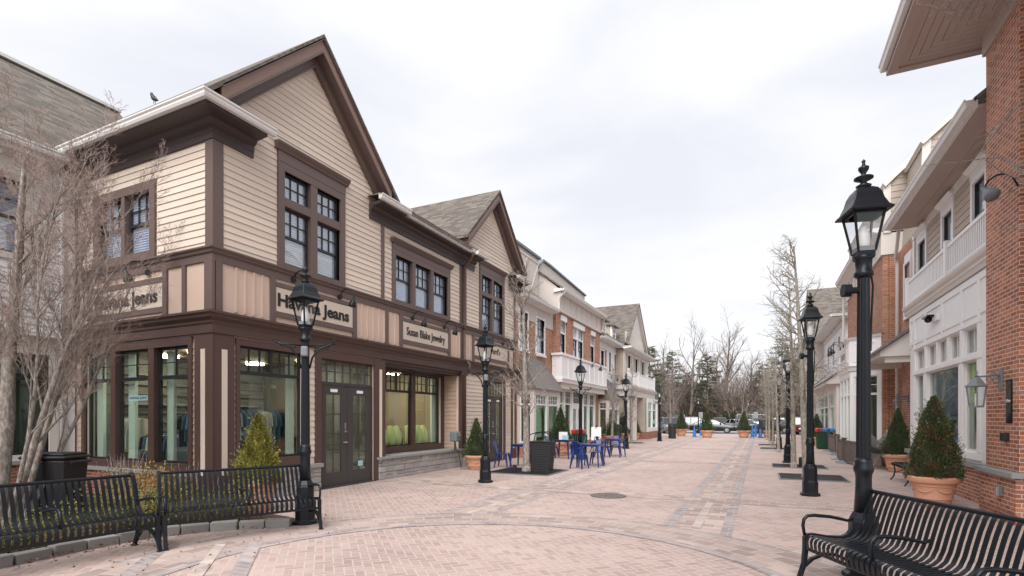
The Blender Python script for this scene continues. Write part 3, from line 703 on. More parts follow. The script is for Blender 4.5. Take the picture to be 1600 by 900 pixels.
# double doors
def double_door(F, b, u0, u1, ztop, zt, mat, rows=4, tcols=7, dd=-.03, glass=None, transom=True, hw=True):
    if transom: storefront(F, b, u0, u1, zt + .03, ztop, [(u0, u1)], None, mat, d=dd)
    uc = (u0 + u1) / 2
    if transom:
        m = MB()
        for i in range(1, tcols): u = u0 + (u1 - u0) * i / tcols; m.fb(F, u - .01, u + .01, dd - .045, dd - .01, zt + .06, ztop - .03)
        m.fb(F, u0 + .04, u1 - .04, dd - .043, dd - .012, (zt + ztop) / 2 + .01, (zt + ztop) / 2 + .028); m.build('transom_muntin', mat, b)
    m = MB(); m.fb(F, u0, u0 + .03, dd - .07, dd + .01, 0, zt + .03); m.fb(F, u1 - .03, u1, dd - .07, dd + .01, 0, zt + .03); m.fb(F, u0 + .03, u1 - .03, dd - .07, dd + .012, zt, zt + .03); m.fb(F, u0, u1, -.16, .10, 0, .02)
    m.build('door_frame', mat, b)
    for a, c, s in ((u0 + .03, uc - .004, 1), (uc + .004, u1 - .03, -1)):
        st = .19; m = MB(); m.fb(F, a, a + st, dd - .055, dd - .005, .02, zt); m.fb(F, c - st, c, dd - .055, dd - .005, .02, zt)
        m.fb(F, a + st, c - st, dd - .055, dd - .005, .02, .34); m.fb(F, a + st, c - st, dd - .055, dd - .005, zt - .22, zt)
        for i in range(1, rows): z = .34 + (zt - .56) * i / rows; m.fb(F, a + st, c - st, dd - .042, dd - .018, z - .011, z + .011)
        m.fb(F, (a + c) / 2 - .011, (a + c) / 2 + .011, dd - .04, dd - .02, .34, zt - .22)
        o = m.build('door', mat, b)
        MB().fb(F, a + st - .01, c - st + .01, dd - .034, dd - .026, .33, zt - .21).build('glass', glass or M.glass, o)
        if hw:
            h = MB(); e = c - .07 if s == 1 else a + .07
            if s == 1: h.tube([F.p(e, dd - .005, 1.02), F.p(e, dd + .06, 1.02)], .022, 8); h.tube([F.p(e, dd + .05, 1.02), F.p(e - .1, dd + .05, 1.02)], .012, 8); h.tube([F.p(e, dd - .005, 1.28), F.p(e, dd + .03, 1.28)], .03, 10); h.fb(F, e - .02, e + .02, dd - .005, dd + .012, 1.33, 1.48); h.build('handle', M.steel, o)
            q = MB()
            for z in (.3, .95, 1.5, 2.05): q.fb(F, (a - .012 if s == 1 else c - .008), (a + .008 if s == 1 else c + .012), dd - .01, dd + .012, z, z + .1)
            q.build('hinge', M.brown, o)
            MB().fb(F, (a + c) / 2 - .11, (a + c) / 2 + .11, dd - .005, dd, zt - .16, zt - .09).build('notice', M.white, o)
double_door(LF, A, 8.79, 10.58, 2.94, 2.36, M.charcoal, 4, 7)
double_door(LF, A, 16.62, 18.05, 2.93, 2.36, M.charcoal, 4, 6)
MB().fb(LF, 10.05, 10.22, -.03, -.027, .42, .55).build('sticker', M.ltblue, A)
# shop rooms behind the glass
def room(b, x0, x1, y0, y1, z1=3.05, wallm=None, back='x0', near=True):
    m = MB(); m.box(x0, x1, y0, y1, z1, z1 + .05); m.box(x0, x1, y0, y1, -.02, .012); m2 = MB()
    m2.box(x0 - .05, x0, y0, y1, 0, z1) if back == 'x0' else m2.box(x1, x1 + .05, y0, y1, 0, z1)
    if near: m2.box(x0, x1, y0 - .04, y0, 0, z1)
    m2.box(x0, x1, y1, y1 + .04, 0, z1)
    m.build('shop_floor', M.int_floor, b); m2.build('shop_wall', wallm or M.int_wall, b)
room(A, -13.1, -9.07, 6.42, 10.75, 3.05, M.int_grey, near=False); room(A, -13.3, -9.56, 10.98, 14.6, 3.04, M.int_wall_warm); room(A, -12, -9.08, 15.1, 18.9, 3.05)
m = MB()
for x, y in ((-10.6, 11.9), (-10.6, 13.6), (-11.8, 12.6), (-11, 7.4), (-12.4, 7.6), (-12, 9.6), (-10.4, 9.8), (-10, 17)): m.lathe([(.22, 0), (.22, .02)], (x, y, 3.0), 16)
m.build('ceiling_spot', M.ceil_light, A)
for q_ in ((-12.96, -12.74, 6.44, 6.5), (-11.82, -11.60, 6.44, 6.5), (-10.54, -10.34, 6.44, 6.5), (-9.20, -9.12, 8.10, 8.26), (-9.75, -9.68, 14.38, 14.58)): MB().box(*q_, .5, 2.9).build('window_reveal', M.curtain, A)
m = MB(); m.box(-13.05, -12.98, 7.0, 10.5, 1.9, 1.94)
for k in range(11): m.box(-13.08, -13.04, 6.5, 10.7, .4 + k * .22, .415 + k * .22)
m.build('slat_wall', M.greybox, A)
m = MB()
for z in (1.0, 1.35, 1.7, 2.05): m.box(-13.28, -13.0, 11.3, 12.3, z, z + .03); m.box(-13.28, -13.0, 12.9, 14.2, z, z + .03)
m.build('wall_shelf', M.int_dark, A)
m = MB(); m.box(-12.2, -11.2, 9.9, 10.5, .01, 1.05); m.box(-12.25, -11.15, 9.85, 10.55, 1.05, 1.1); m.build('shop_counter', M.brown, A)
m = MB(); m.box(-13.08, -12.8, 8.6, 8.64, 0, 2.4); m.box(-13.08, -12.8, 9.6, 9.64, 0, 2.4)
for z in (.4, .8, 1.2, 1.6, 2.0, 2.36): m.box(-13.08, -12.8, 8.64, 9.6, z, z + .03)
m.build('display_shelf', M.white, A)
m = MB(); m.box(-12.4, -12.3, 12.3, 13.1, .0, 2.3); m.build('inner_door', M.white, A); m = MB(); m.box(-11.3, -10.7, 11.4, 14.2, .0, .95); m.build('display_case', M.brown, A)
# downspout
m = MB(); m.tube([(-8.45, 15.0, 7.02), (-8.55, 15.0, 6.85), (-8.83, 15.0, 6.6), (-8.83, 15.0, 4.65), (-8.80, 15.0, 4.5)], .05, 10); m.tube([(-8.82, 14.99, 4.5), (-8.82, 14.99, 3.55), (-8.60, 14.98, 3.35), (-8.60, 14.98, 3.15), (-8.82, 15.0, 2.95), (-8.82, 15.0, .62)], .05, 10)
m.build('downspout', M.brown, A, smooth=True)

# ------------------------------------------------------------------ shop signs and gooseneck lamps
def shop_sign(F, u0, u1, z0, z1, label, lines, d=.05):
    t = thing('shop_sign', label, 'shop sign', F.p((u0 + u1) / 2, d, z0))
    m = MB(); m.fb(F, u0, u1, .014, d, z0, z1); m.build('sign_board', M.signboard, t)
    for (txt, u, z, size, off, wd, mat, ex) in lines: put_text(F, u, d + ex, z, txt, size, mat, t, ex, off, width=wd)
    return t
shop_sign(LF, 7.58, 9.79, 3.77, 4.26, 'cream sign reading Havana Jeans in bold black letters facing the street', [('Havana Jeans', 8.64, 4.0, .36, .010, 2.04, M.letter, .006)], .036)
shop_sign(SF, -12.71, -10.31, 3.73, 4.19, 'cream sign reading Havana Jeans half hidden by the bare tree on the plaza side', [('Havana Jeans', -11.52, 3.95, .36, .010, 2.1, M.letter, .006)], .036)
shop_sign(LF, 11.76, 14.07, 3.77, 4.26, 'cream sign reading Susan Blake Jewelry in narrow black letters', [('Susan Blake Jewelry', 12.90, 4.01, .31, .003, 1.95, M.letter, .006)], .036)
shop_sign(LF, 15.76, 18.37, 3.77, 4.26, 'cream sign partly hidden behind the second left lamp lantern', [("Ford's", 17.35, 4.05, .30, .004, .75, M.letter, .006)], .036)
def gooseneck(F, u, z, label, dirn=1, group='gooseneck lamps over the shop signs', r=.30, mat=None, s=1, lit=0):
    mat = mat or M.black
    t = thing('sign_lamp', label, 'wall lamp', F.p(u, 0, z), group=group)
    m = MB(); m.tube([F.p(u, .045, z), F.p(u, .075, z)], .06 * s, 12); m.build('mount', mat, t, smooth=False)
    pts = []
    for k in range(13):
        a = math.pi * (k / 12.0) * 1.12; pts.append(F.p(u + dirn * (.02 + .0 * k), .06 + .20 * s * (1 - math.cos(a * .9)), z + .17 * s * math.sin(a)))
    m = MB(); m.tube(pts, .012 * s, 8); m.build('arm', mat, t, smooth=True)
    e = Vector(pts[-1]); dv = (Vector(pts[-1]) - Vector(pts[-2])).normalized(); dv = (dv * .6 + Vector((-F.n.x, -F.n.y, -1)) * .4).normalized()
    q = MB(); q.tube([e - dv * .02, e + dv * .05, e + dv * .06, e + dv * .10, e + dv * .17, e + dv * .21], [.03 * s, .032 * s, .045 * s, .07 * s, .085 * s, .088 * s], 14); q.build('shade', mat, t, smooth=True)
    if lit:
        ld = bpy.data.lights.new('lamp', 'SPOT'); ld.energy = lit; ld.color = (1, .55, .18); ld.spot_size = R(110); ld.spot_blend = .8; ld.shadow_soft_size = .04
        lo = bpy.data.objects.new('lamp', ld); COL.objects.link(lo); lo.parent = t; lo.location = e + dv * .12 - WL[t.name]; aim = Vector((-F.n.x, -F.n.y, -1.1)); lo.rotation_euler = aim.to_track_quat('-Z', 'Y').to_euler()
gooseneck(LF, 8.0, 4.50, 'gooseneck lamp over the Havana Jeans sign, just behind the nearest left lantern', lit=28)
gooseneck(LF, 9.35, 4.42, 'gooseneck lamp over the right end of the street side Havana Jeans sign', lit=28)
gooseneck(LF, 12.2, 4.42, 'gooseneck lamp over the left half of the Susan Blake Jewelry sign')
gooseneck(LF, 13.85, 4.42, 'gooseneck lamp over the right end of the Susan Blake Jewelry sign')
gooseneck(LF, 16.3, 4.42, 'gooseneck lamp behind the second left lantern')
gooseneck(LF, 17.95, 4.42, 'gooseneck lamp at the right end of the last cream sign on the brown building')
gooseneck(SF, -12.2, 4.42, 'gooseneck lamp behind the bare tree over the plaza side sign', lit=20)
gooseneck(SF, -10.75, 4.42, 'gooseneck lamp over the right end of the plaza side Havana Jeans sign', lit=20)
t = thing('window_sign', 'small pale blue strip reading HAVANA JEANS hanging inside the plaza side window', 'sign', (-11.2, 6.33, 1.98))
MB().box(-11.60, -10.98, 6.325, 6.335, 1.95, 2.05).build('board', M.ltblue, t)
put_text(Fr((0, 6.325), (1, 0), (0, -1)), -11.29, .002, 2.0, 'HAVANA JEANS', .085, M.letter, t, .001, .001, .95)

# goods in the windows
def garment_rack(x, y, rz, n, label, cols, h=1.35, L_=1.3):
    t = thing('clothes_rack', label, 'clothes rack', (x, y, .012), rz, group='clothes racks inside the jeans shop')
    m = MB(); m.tube([(-L_ / 2, 0, h), (L_ / 2, 0, h)], .012, 6)
    for s in (-1, 1): m.tube([(s * L_ / 2, 0, 0), (s * L_ / 2, 0, h)], .014, 6); m.tube([(s * L_ / 2, -.22, .02), (s * L_ / 2, .22, .02)], .014, 6)
    m.build('rail', M.steel, t, world=False); rr = random.Random(n)
    for i in range(n):
        u = -L_ / 2 + .06 + (L_ - .12) * i / (n - 1); ln = rr.uniform(.55, .85); g = MB(); j = rr.uniform(-.015, .015)
        pf = [(-.05, h - .02), (-.20, h - .08), (-.235, h - .35), (-.17, h - .34), (-.17, h - ln), (.17, h - ln + .03), (.17, h - .34), (.235, h - .36), (.20, h - .08), (.05, h - .02)]
        F_ = Fr((u + j, 0), (0, 1), (1, 0)); g.fprism(F_, pf, -.018, .018)
        g.build('garment', M.cloth[cols[i % len(cols)]], t, world=False, bevel=.008)
garment_rack(-11.15, 6.82, 0, 11, 'rack of blue and black shirts behind the middle plaza side window', [1, 0, 3, 2, 2, 5], 1.25)
garment_rack(-9.95, 6.85, 0, 9, 'rack of dark and blue jackets behind the plaza side window nearest the corner', [1, 0, 5, 0], 1.7)
garment_rack(-9.85, 7.95, R(90), 14, 'rack of blue jeans and pale shirts behind the street window', [0, 3, 3, 5, 0, 1], 1.75, 1.7)
garment_rack(-12.4, 6.82, 0, 6, 'rack of white shirts behind the left plaza side window', [3], 1.6, .8)
for k, y in enumerate((11.92, 12.15, 12.45, 12.78, 13.30, 13.52, 13.80, 14.15)):
    m = MB(); x = -9.80 - .04 * (k % 2)
    m.tube([(x, y, .76), (x + .01, y, .9), (x + .01, y, 1.02), (x, y, 1.14), (x - .03, y, 1.24), (x - .06, y, 1.32), (x - .07, y, 1.36)], [.10, .13, .13, .12, .10, .085, .075], 12)
    o = m.build('necklace_bust', M.lime, smooth=True); o.scale = (1, 1, 1)
    tag(o, ['lime green necklace bust nearest the left edge of the jewelry window', 'second lime green bust from the left in the jewelry window', 'third lime green bust from the left in the jewelry window', 'lime green bust left of the middle post of the jewelry window', 'lime green bust just right of the middle post of the jewelry window', 'sixth lime green bust from the left in the jewelry window', 'seventh lime green bust from the left in the jewelry window', 'lime green bust nearest the right edge of the jewelry window'][k], 'display bust', 'lime green necklace busts in the jewelry window')
    o.data.transform(Matrix.Translation((0, 0, 0)))
# grey utility pedestal by the knee wall
t = thing('utility_box', 'grey rounded electrical box on a thin stand above the fieldstone ledge', 'utility box', (-8.62, 14.1, .59))
m = MB(); m.box(-8.76, -8.5, 13.98, 14.24, .86, 1.18); m.build('housing', M.greybox, t, bevel=.04)
MB().box(-8.5, -8.485, 14.02, 14.20, 1.02, 1.13).build('meter_face', M.steel, t)
m = MB(); m.tube([(-8.63, 14.1, .59), (-8.63, 14.1, .87)], .025, 8); m.tube([(-8.55, 14.2, .9), (-8.45, 14.35, .7), (-8.42, 14.5, .4), (-8.3, 14.55, .05), (-8.2, 14.2, .03)], .012, 6); m.tube([(-8.6, 14.0, .88), (-8.4, 13.95, .5), (-8.28, 13.9, .03)], .012, 6); m.build('cable', M.matteblack, t)

# ------------------------------------------------------------------ white clapboard building, far left
Z = thing('shop_building', 'white clapboard shop with a long grey shingle roof behind the big bare tree', 'building', (-13.36, 6.2, 0))
ZF = Fr((-13.36, 0), (0, 1), (1, 0)); zh = [(3.2, 5.75, .86, 2.9)]; zu = [(4.15, 5.35, 4.86, 6.3)]
m = MB(); cut(ZF, m, -8, 6.2, 0, 6.9, zh + zu); m.box(-19, -13.5, -8.1, -8.0, 0, 6.9); m.build('wall', M.white_siding, Z)
m = MB(); laps(ZF, m, -8, 6.19, .8, 6.5, [(3.0, 5.95, .8, 3.3), (4.0, 5.5, 4.7, 6.5)], exp=.15); m.build('siding', M.white_siding, Z)
m = MB(); m.fb(ZF, 6.02, 6.20, 0, .03, .8, 6.5); m.fb(ZF, -8, 6.2, 0, .04, 6.4, 6.85); m.build('corner_board', M.white, Z)
casing(ZF, Z, 3.2, 5.75, .86, 2.9, .16, M.stucco, [(4.35, 4.5)], head=.2); storefront(ZF, Z, 3.2, 5.75, .86, 2.9, [(3.2, 4.35), (4.5, 5.75)], 2.4, M.frame, 3, 1)
casing(ZF, Z, 4.15, 5.35, 4.86, 6.3, .13, M.stucco); window(ZF, Z, 4.15, 5.35, 4.86, 6.3, 3, 2)
room(Z, -17, -13.54, 2.4, 6.1, 3.1)
m = MB(); m.fb(ZF, -8, 6.2, 0, .10, 0, .68); m.build('brick_base', M.brick_dark, Z); m = MB(); m.fb(ZF, -8, 6.2, 0, .16, .68, .75); m.build('sill', M.slate, Z)
m = MB(); m.fprof(ZF, [(0, 6.72), (.45, 6.74), (.47, 6.86), (0, 6.9)], -8, 5.8); m.build('soffit', M.offwhite, Z); m = MB(); gutter(ZF, m, -8, 5.85, .47, 6.84); m.build('gutter', M.gutter, Z)
m = MB(); m.poly([(-12.85, -8.2, 6.98), (-12.85, 8.7, 6.98), (-16.4, 8.7, 10.22), (-16.4, -8.2, 10.22)], .1); m.poly([(-16.4, -8.2, 10.22), (-16.4, 8.7, 10.22), (-20, 8.7, 6.98), (-20, -8.2, 6.98)], .1); m.build('roof', M.shingle, Z)
MB().box(-16.5, -16.3, -8.2, 8.7, 10.22, 10.30).build('ridge_cap', M.gutter, Z)
m = MB(); m.tube([(-13.25, 5.95, 6.9), (-13.28, 5.95, 6.5), (-13.28, 5.95, .1)], .045, 8); m.build('downspout', M.white, Z, smooth=True)
def gutter_end():
    t = thing('eaves_corner', 'dark corner of a roof eave poking in at the upper left edge of the picture', 'roof eave', (-8.6, 3.1, 7.2))
    m = MB(); m.poly([(-8.72, 2.75, 6.73), (-8.52, 3.55, 6.53), (-9.3, 3.5, 6.83), (-9.6, 2.7, 7.0)], .06); m.build('eave', M.deep, t)

# ------------------------------------------------------------------ brick and beige building (left, middle)
C_ = thing('shop_building', 'brick shop with beige upper band and a bay window under a standing seam roof', 'building', (-8.9, 19.15, 0))
m = MB(); ch = [(19.55, 20.35, 4.5, 6.0), (21.35, 22.25, 4.5, 6.0)]; cut(LF, m, 19.13, 23.4, 0, 5.75, ch); m.build('wall', M.brick_orange, C_)
m = MB(); cut(LF, m, 19.13, 23.38, 5.75, 6.6, ch, -.14, .03); m.build('frieze', M.stucco, C_)
for h in ch: window(LF, C_, *h, 2, 2); casing(LF, C_, *h, .09, M.white)
MB().fb(LF, 19.5, 20.4, 0, .12, 4.33, 4.42).build('window_sill', M.white, C_); MB().fb(LF, 21.3, 22.3, 0, .12, 4.33, 4.42).build('window_sill', M.white, C_)
m = MB(); gutter(LF, m, 19.2, 23.1, .35, 6.52); m.fprof(LF, [(0, 6.45), (.36, 6.5), (.36, 6.62), (0, 6.62)], 19.2, 23.1); m.build('gutter', M.gutter, C_)
m = MB(); m.poly([(-8.5, 19.2, 6.66), (-8.5, 23.2, 6.66), (-9.55, 23.2, 7.4), (-9.55, 19.2, 7.4)], .08); m.build('roof', M.shingle, C_)
AT = Fr((-9.6, 0), (0, 1), (1, 0)); m = MB(); m.fb(AT, 19.3, 23.3, -4, 0, 6.6, 9.20); m.build('attic_wall', M.stucco, C_)
m = MB(); m.fb(AT, 19.2, 23.4, -4, .12, 9.20, 9.30)
m.build('parapet_cap', M.greybox, C_)
m = MB()
for u in (19.6, 20.9, 22.2):
    m.add([AT.p(u - .03, .0, 7.2), AT.p(u + .03, .0, 7.2), AT.p(u + 1.1, 0, 9.0), AT.p(u + 1.04, 0, 9.0), AT.p(u - .03, .03, 7.2), AT.p(u + .03, .03, 7.2), AT.p(u + 1.1, .03, 9.0), AT.p(u + 1.04, .03, 9.0)], [(4, 5, 6, 7), (0, 1, 5, 4), (2, 3, 7, 6), (1, 2, 6, 5), (3, 0, 4, 7)])
m.fb(AT, 19.3, 23.3, 0, .035, 8.95, 9.05); m.build('batten', M.offwhite, C_)
# bay with metal roof
BY = Fr((-8.15, 0), (0, 1), (1, 0))
def bay(b, F, u0, u1, dep, z0, z1, zr, cant, basem, wallm=None, glass=None, roofm=None, n=2, zt=2.15, sill=.5):
    """bay projecting dep from plane F, roofed up to zr"""
    wallm = wallm or M.white
    m = MB(); m.fprism(F, [(u0, 0), (u1, 0), (u1, sill), (u0, sill)], 0, dep); m.build('brick_base', basem, b)
    m = MB(); G_ = F.off(dep); m.fb(G_, u0 - .03, u1 + .03, -dep, .04, sill, sill + .06); m.build('sill', M.slate, b)
    bw = (u1 - u0 - .2 * (n + 1)) / n; hs = [(u0 + .2 + k * (bw + .2), u0 + .2 + k * (bw + .2) + bw, sill + .12, z1 - .22) for k in range(n)]
    m = MB(); cut(G_, m, u0, u1, sill + .06, z1, hs, -.12, 0)
    S_ = Fr(((F.p(0, 0, 0))[0], u0), (F.n.x, 0), (0, -1)) if F.n.x > 0 else Fr((F.p(0, 0, 0)[0], u0), (-1, 0), (0, -1))
    side = [(.12, dep - .16, sill + .12, z1 - .22)]
    cut(S_, m, 0, dep - .12, sill + .06, z1, side, -.1, 0); m.fb(F, u1 - .1, u1, 0, dep - .12, sill + .06, z1); m.build('bay_wall', wallm, b)
    storefront(G_, b, u0, u1, sill + .12, z1 - .22, [(h[0], h[1]) for h in hs], zt, M.white, 4, 2, glass=glass, d=-.03, fw=.035)
    storefront(S_, b, 0, dep, sill + .12, z1 - .22, [(.12, dep - .16)], zt, M.white, 2, 2, glass=glass, d=-.03, fw=.035)
    m = MB(); e = .14
    a = [F.p(u0 - e, 0, z1), F.p(u0 - e, dep + e, z1), F.p(u1 + e, dep + e, z1), F.p(u1 + e, 0, z1), F.p(u0 + dep * .55, .02, zr), F.p(u1 - dep * .55, .02, zr)]
    m.add(a, [(0, 1, 4), (1, 2, 5, 4), (2, 3, 5), (0, 3, 2, 1)])
    rf = m.build('bay_roof', roofm or M.seam, b)
    m = MB(); ns = int((u1 - u0) / .3)
    for k in range(ns + 1):
        t_ = k / ns; p0 = Vector(a[1]).lerp(Vector(a[2]), t_); p1 = Vector(a[4]).lerp(Vector(a[5]), t_); m.tube([p0, p1], .018, 4)
    for k in range(1, 3):
        p0 = Vector(a[0]).lerp(Vector(a[1]), k / 3); p1 = Vector(a[0]).lerp(Vector(a[4]), k / 3); m.tube([p0, p1.lerp(Vector(a[4]), 0)], .015, 4)
    m.build('seam', M.seam, rf)
bay(C_, LF, 19.35, 22.35, .75, 0, 2.78, 4.2, 0, M.brick_orange, M.offwhite, M.glass_green)
room(C_, -11, -9.07, 19.3, 23.2, 2.9, M.int_wall)
m = MB(); m.box(-8.42, -8.38, 19.7, 20.7, .8, 2.1); m.build('window_screen', M.curtain, C_)

# ------------------------------------------------------------------ orange brick building with the white balcony panel
D_ = thing('shop_building', 'orange brick shop with tall upper windows and a white panelled signband', 'building', (-8.9, 23.4, 0))
DF = Fr((-8.82, 0), (0, 1), (1, 0)); dh = [(24.1, 24.85, 4.7, 6.35), (26.05, 27.75, 4.7, 6.35), (29.15, 29.9, 4.7, 6.35)]
sf = [(23.9, 30.2, .35, 3.15)]
m = MB(); cut(DF, m, 23.4, 30.9, 0, 6.75, dh + sf)
for a, c in ((23.4, 24.0), (25.0, 25.9), (27.9, 29.0), (30.0, 30.9)): m.fb(DF, a, c, 0, .09, 4.5, 6.7)
m.build('wall', M.brick_orange, D_)
m = MB(); m.box(-9.72, -8.81, 23.385, 23.56, 0, 6.76); m.build('wall', M.brick_orange, D_)
for y_ in (23.40, 31.0): MB().fprism(Fr((0, y_), (1, 0), (0, -1)), [(-9.8, 6.76), (-8.68, 6.76), (-8.45, 7.6), (-9.72, 8.72)], -.12, 0).build('end_wall', M.stucco, D_)
m = MB(); m.fb(DF, 23.42, 30.88, -.16, .16, 6.78, 7.55); battens(DF.off(.16), m, 23.42, 30.88, 6.78, 7.55, .95, .05, .03); m.fb(DF, 23.4, 30.9, 0, .22, 6.70, 6.80); m.build('frieze', M.stucco, D_)
for a, c in ((24.05, 24.9), (25.95, 27.85), (29.05, 29.95)): MB().fb(DF, a, c, 0, .12, 6.36, 6.62).build('lintel', M.white, D_)
window(DF, D_, 24.1, 24.85, 4.7, 5.75, 2, 2, fm=M.frame); window(DF, D_, 24.1, 24.85, 5.82, 6.35, 3, 2, sash=False, fm=M.white)
for a, c in ((26.05, 26.86), (26.94, 27.75)): window(DF, D_, a, c, 4.7, 5.75, 2, 2); window(DF, D_, a, c, 5.82, 6.35, 3, 2, sash=False, fm=M.white)
window(DF, D_, 29.15, 29.9, 4.7, 5.75, 2, 2); window(DF, D_, 29.15, 29.9, 5.82, 6.35, 3, 2, sash=False, fm=M.white)
for h in dh: casing(DF, D_, *h, .06, M.white, [(26.86, 26.94)] if h[0] == 26.05 else (), [(5.75, 5.82)], d=.03)
m = MB(); gutter(DF, m, 23.3, 31.0, .42, 7.6); m.fprof(DF, [(0, 7.55), (.42, 7.6), (.42, 7.72), (0, 7.72)], 23.3, 31.0); m.tube([(-8.3, 23.5, 7.6), (-8.6, 23.45, 7.3), (-8.62, 23.45, 6.7)], .05, 8); m.build('gutter', M.gutter, D_)
m = MB(); m.poly([(-8.35, 23.3, 7.74), (-8.35, 31, 7.74), (-9.7, 31, 8.75), (-9.7, 23.3, 8.75)], .08); m.build('roof', M.shingle, D_)
m = MB(); AD = Fr((-9.7, 0), (0, 1), (1, 0)); m.fprism(AD, [(23.5, 7), (31, 7), (31, 9.05), (25.0, 9.3), (24.1, 9.3), (23.5, 8.8)], -4, 0); m.build('attic_wall', M.stucco, D_)
m = MB(); m.fprism(AD, [(23.4, 8.8), (24.05, 9.32), (25.0, 9.32), (31.05, 9.06), (31.05, 9.14), (25.0, 9.41), (24.0, 9.41), (23.35, 8.88)], -4, .1); m.build('parapet_cap', M.greybox, D_)
m = MB(); PB = Fr((-8.35, 0), (0, 1), (1, 0)); m.fb(PB, 23.15, 31.1, -.5, 0, 3.45, 4.55); battens(PB, m, 23.15, 31.1, 3.55, 4.45, .9, .05, .025); m.fb(PB, 23.05, 31.2, -.5, .06, 4.55, 4.65); m.fprof(PB, [(-.5, 3.28), (.03, 3.28), (.05, 3.4), (.1, 3.45), (-.5, 3.46)], 23.05, 31.2)
m.build('signband', M.white, D_)
m = MB(); m.fb(PB, 23.3, 31.0, -.5, -.08, 3.0, 3.28); m.build('signband_base', M.offwhite, D_)
bays = [(23.95, 24.75), (24.9, 25.95), (28.0, 28.9), (29.05, 30.15)]
storefront(DF, D_, 23.9, 30.2, .40, 3.0, bays, 2.3, M.white, 3, 2, glass=M.glass_green, fw=.06)
double_door(DF, D_, 26.1, 27.85, 3.0, 2.3, M.white, 1, 5, glass=M.glass_green, hw=False)
m = MB(); m.fb(DF, 23.9, 24.0, -.08, .02, .35, 3.1); m.fb(DF, 24.75, 24.9, -.08, .02, .35, 3.1); m.fb(DF, 25.95, 26.1, -.08, .02, 0, 3.1); m.fb(DF, 27.85, 28.0, -.08, .02, 0, 3.1); m.fb(DF, 28.9, 29.05, -.08, .02, .35, 3.1); m.fb(DF, 30.15, 30.22, -.08, .02, .35, 3.1); m.fb(DF, 23.9, 30.2, -.06, .02, 3.0, 3.14); m.build('storefront_trim', M.white, D_)
room(D_, -11.5, -9.0, 23.6, 30.6, 3.1); 
m = MB(); m.box(-9.3, -9.26, 24.2, 24.7, .8, 1.7); m.box(-9.3, -9.26, 28.1, 28.8, .8, 1.6); m.build('poster', M.ltblue, D_)
m = MB(); m.fb(DF, 25.1, 25.4, -.12, -.11, 1.95, 2.15); m.build('green_notice', M.green_screen, D_)

# ------------------------------------------------------------------ white siding building with dormers and the gabled portico
E_ = thing('shop_building', 'white and tan building with two dormers, steep gable and a balcony over a portico', 'building', (-8.9, 31.0, 0))
EF = Fr((-8.9, 0), (0, 1), (1, 0))
m = MB(); cut(EF, m, 30.92, 33.1, 0, 5.9, [(31.6, 32.4, 4.4, 5.8)]); m.build('brick_wall', M.brick_orange, E_)
window(EF, E_, 31.6, 32.4, 4.4, 5.8, 2, 2); casing(EF, E_, 31.6, 32.4, 4.4, 5.8, .07, M.white)
m = MB(); m.fb(EF, 30.92, 33.1, -.16, .05, 5.9, 6.5); eh = [(33.6, 34.1, 4.6, 5.9), (35.0, 35.6, 4.6, 5.9)]
cut(EF, m, 33.1, 36.4, 0, 6.5, eh + [(33.4, 36.2, .5, 2.9)]); cut(Fr((-8.9, 0), (0, 1), (1, 0)), m, 36.4, 48, 0, 3.6, [(37, 39.8, .4, 3)]); m.build('wall', M.offwhite, E_)
m = MB(); laps(EF, m, 33.15, 36.4, 3.1, 6.2, [(33.5, 34.2, 4.5, 6), (34.9, 35.7, 4.5, 6)], exp=.2); m.build('siding', M.white_siding, E_)
for h in eh: window(EF, E_, *h, 2, 2); casing(EF, E_, *h, .08, M.white)
storefront(EF, E_, 33.4, 36.2, .5, 2.9, [(33.4, 34.7), (34.8, 36.2)], 2.3, M.white, 3, 2, glass=M.glass_green)
bay(E_, EF, 31.0, 33.6, .7, 0, 2.75, 4.1, 0, M.brick_orange, M.offwhite, M.glass_green)
m = MB(); gutter(EF, m, 30.9, 36.2, .4, 6.45); m.fprof(EF, [(0, 6.4), (.4, 6.45), (.4, 6.58), (0, 6.58)], 30.9, 36.2); m.tube([(-8.45, 36.1, 6.45), (-8.8, 36.1, 6.1), (-8.8, 36.1, .2)], .05, 8); m.build('gutter', M.gutter, E_)
m = MB(); m.poly([(-8.45, 30.9, 6.6), (-8.45, 36.5, 6.6), (-11.2, 36.5, 8.9), (-11.2, 30.9, 8.9)], .1); m.build('roof', M.shingle, E_)
for y in (32.2, 34.8):
    m = MB(); m.box(-11, -9.05, y, y + 1.15, 6.7, 7.85); d_ = m.build('dormer', M.tan, E_)
    m = MB(); m.box(-9.1, -9.0, y - .02, y + .2, 6.8, 7.88); m.box(-9.1, -9.0, y + .95, y + 1.17, 6.8, 7.88); m.box(-9.1, -8.99, y + .2, y + .95, 7.65, 7.88); m.box(-9.1, -8.99, y + .2, y + .95, 6.75, 6.95); m.build('dormer_trim', M.white, d_)
    window(Fr((-8.96, 0), (0, 1), (1, 0)), d_, y + .22, y + .93, 6.95, 7.65, 2, 2, d=-.02, fm=M.white, blind=False)
    m = MB(); m.poly([(-8.8, y - .15, 7.86), (-8.8, y + 1.3, 7.86), (-11, y + 1.3, 8.3), (-11, y - .15, 8.3)], .1); m.build('dormer_roof', M.shingle_dark, d_)
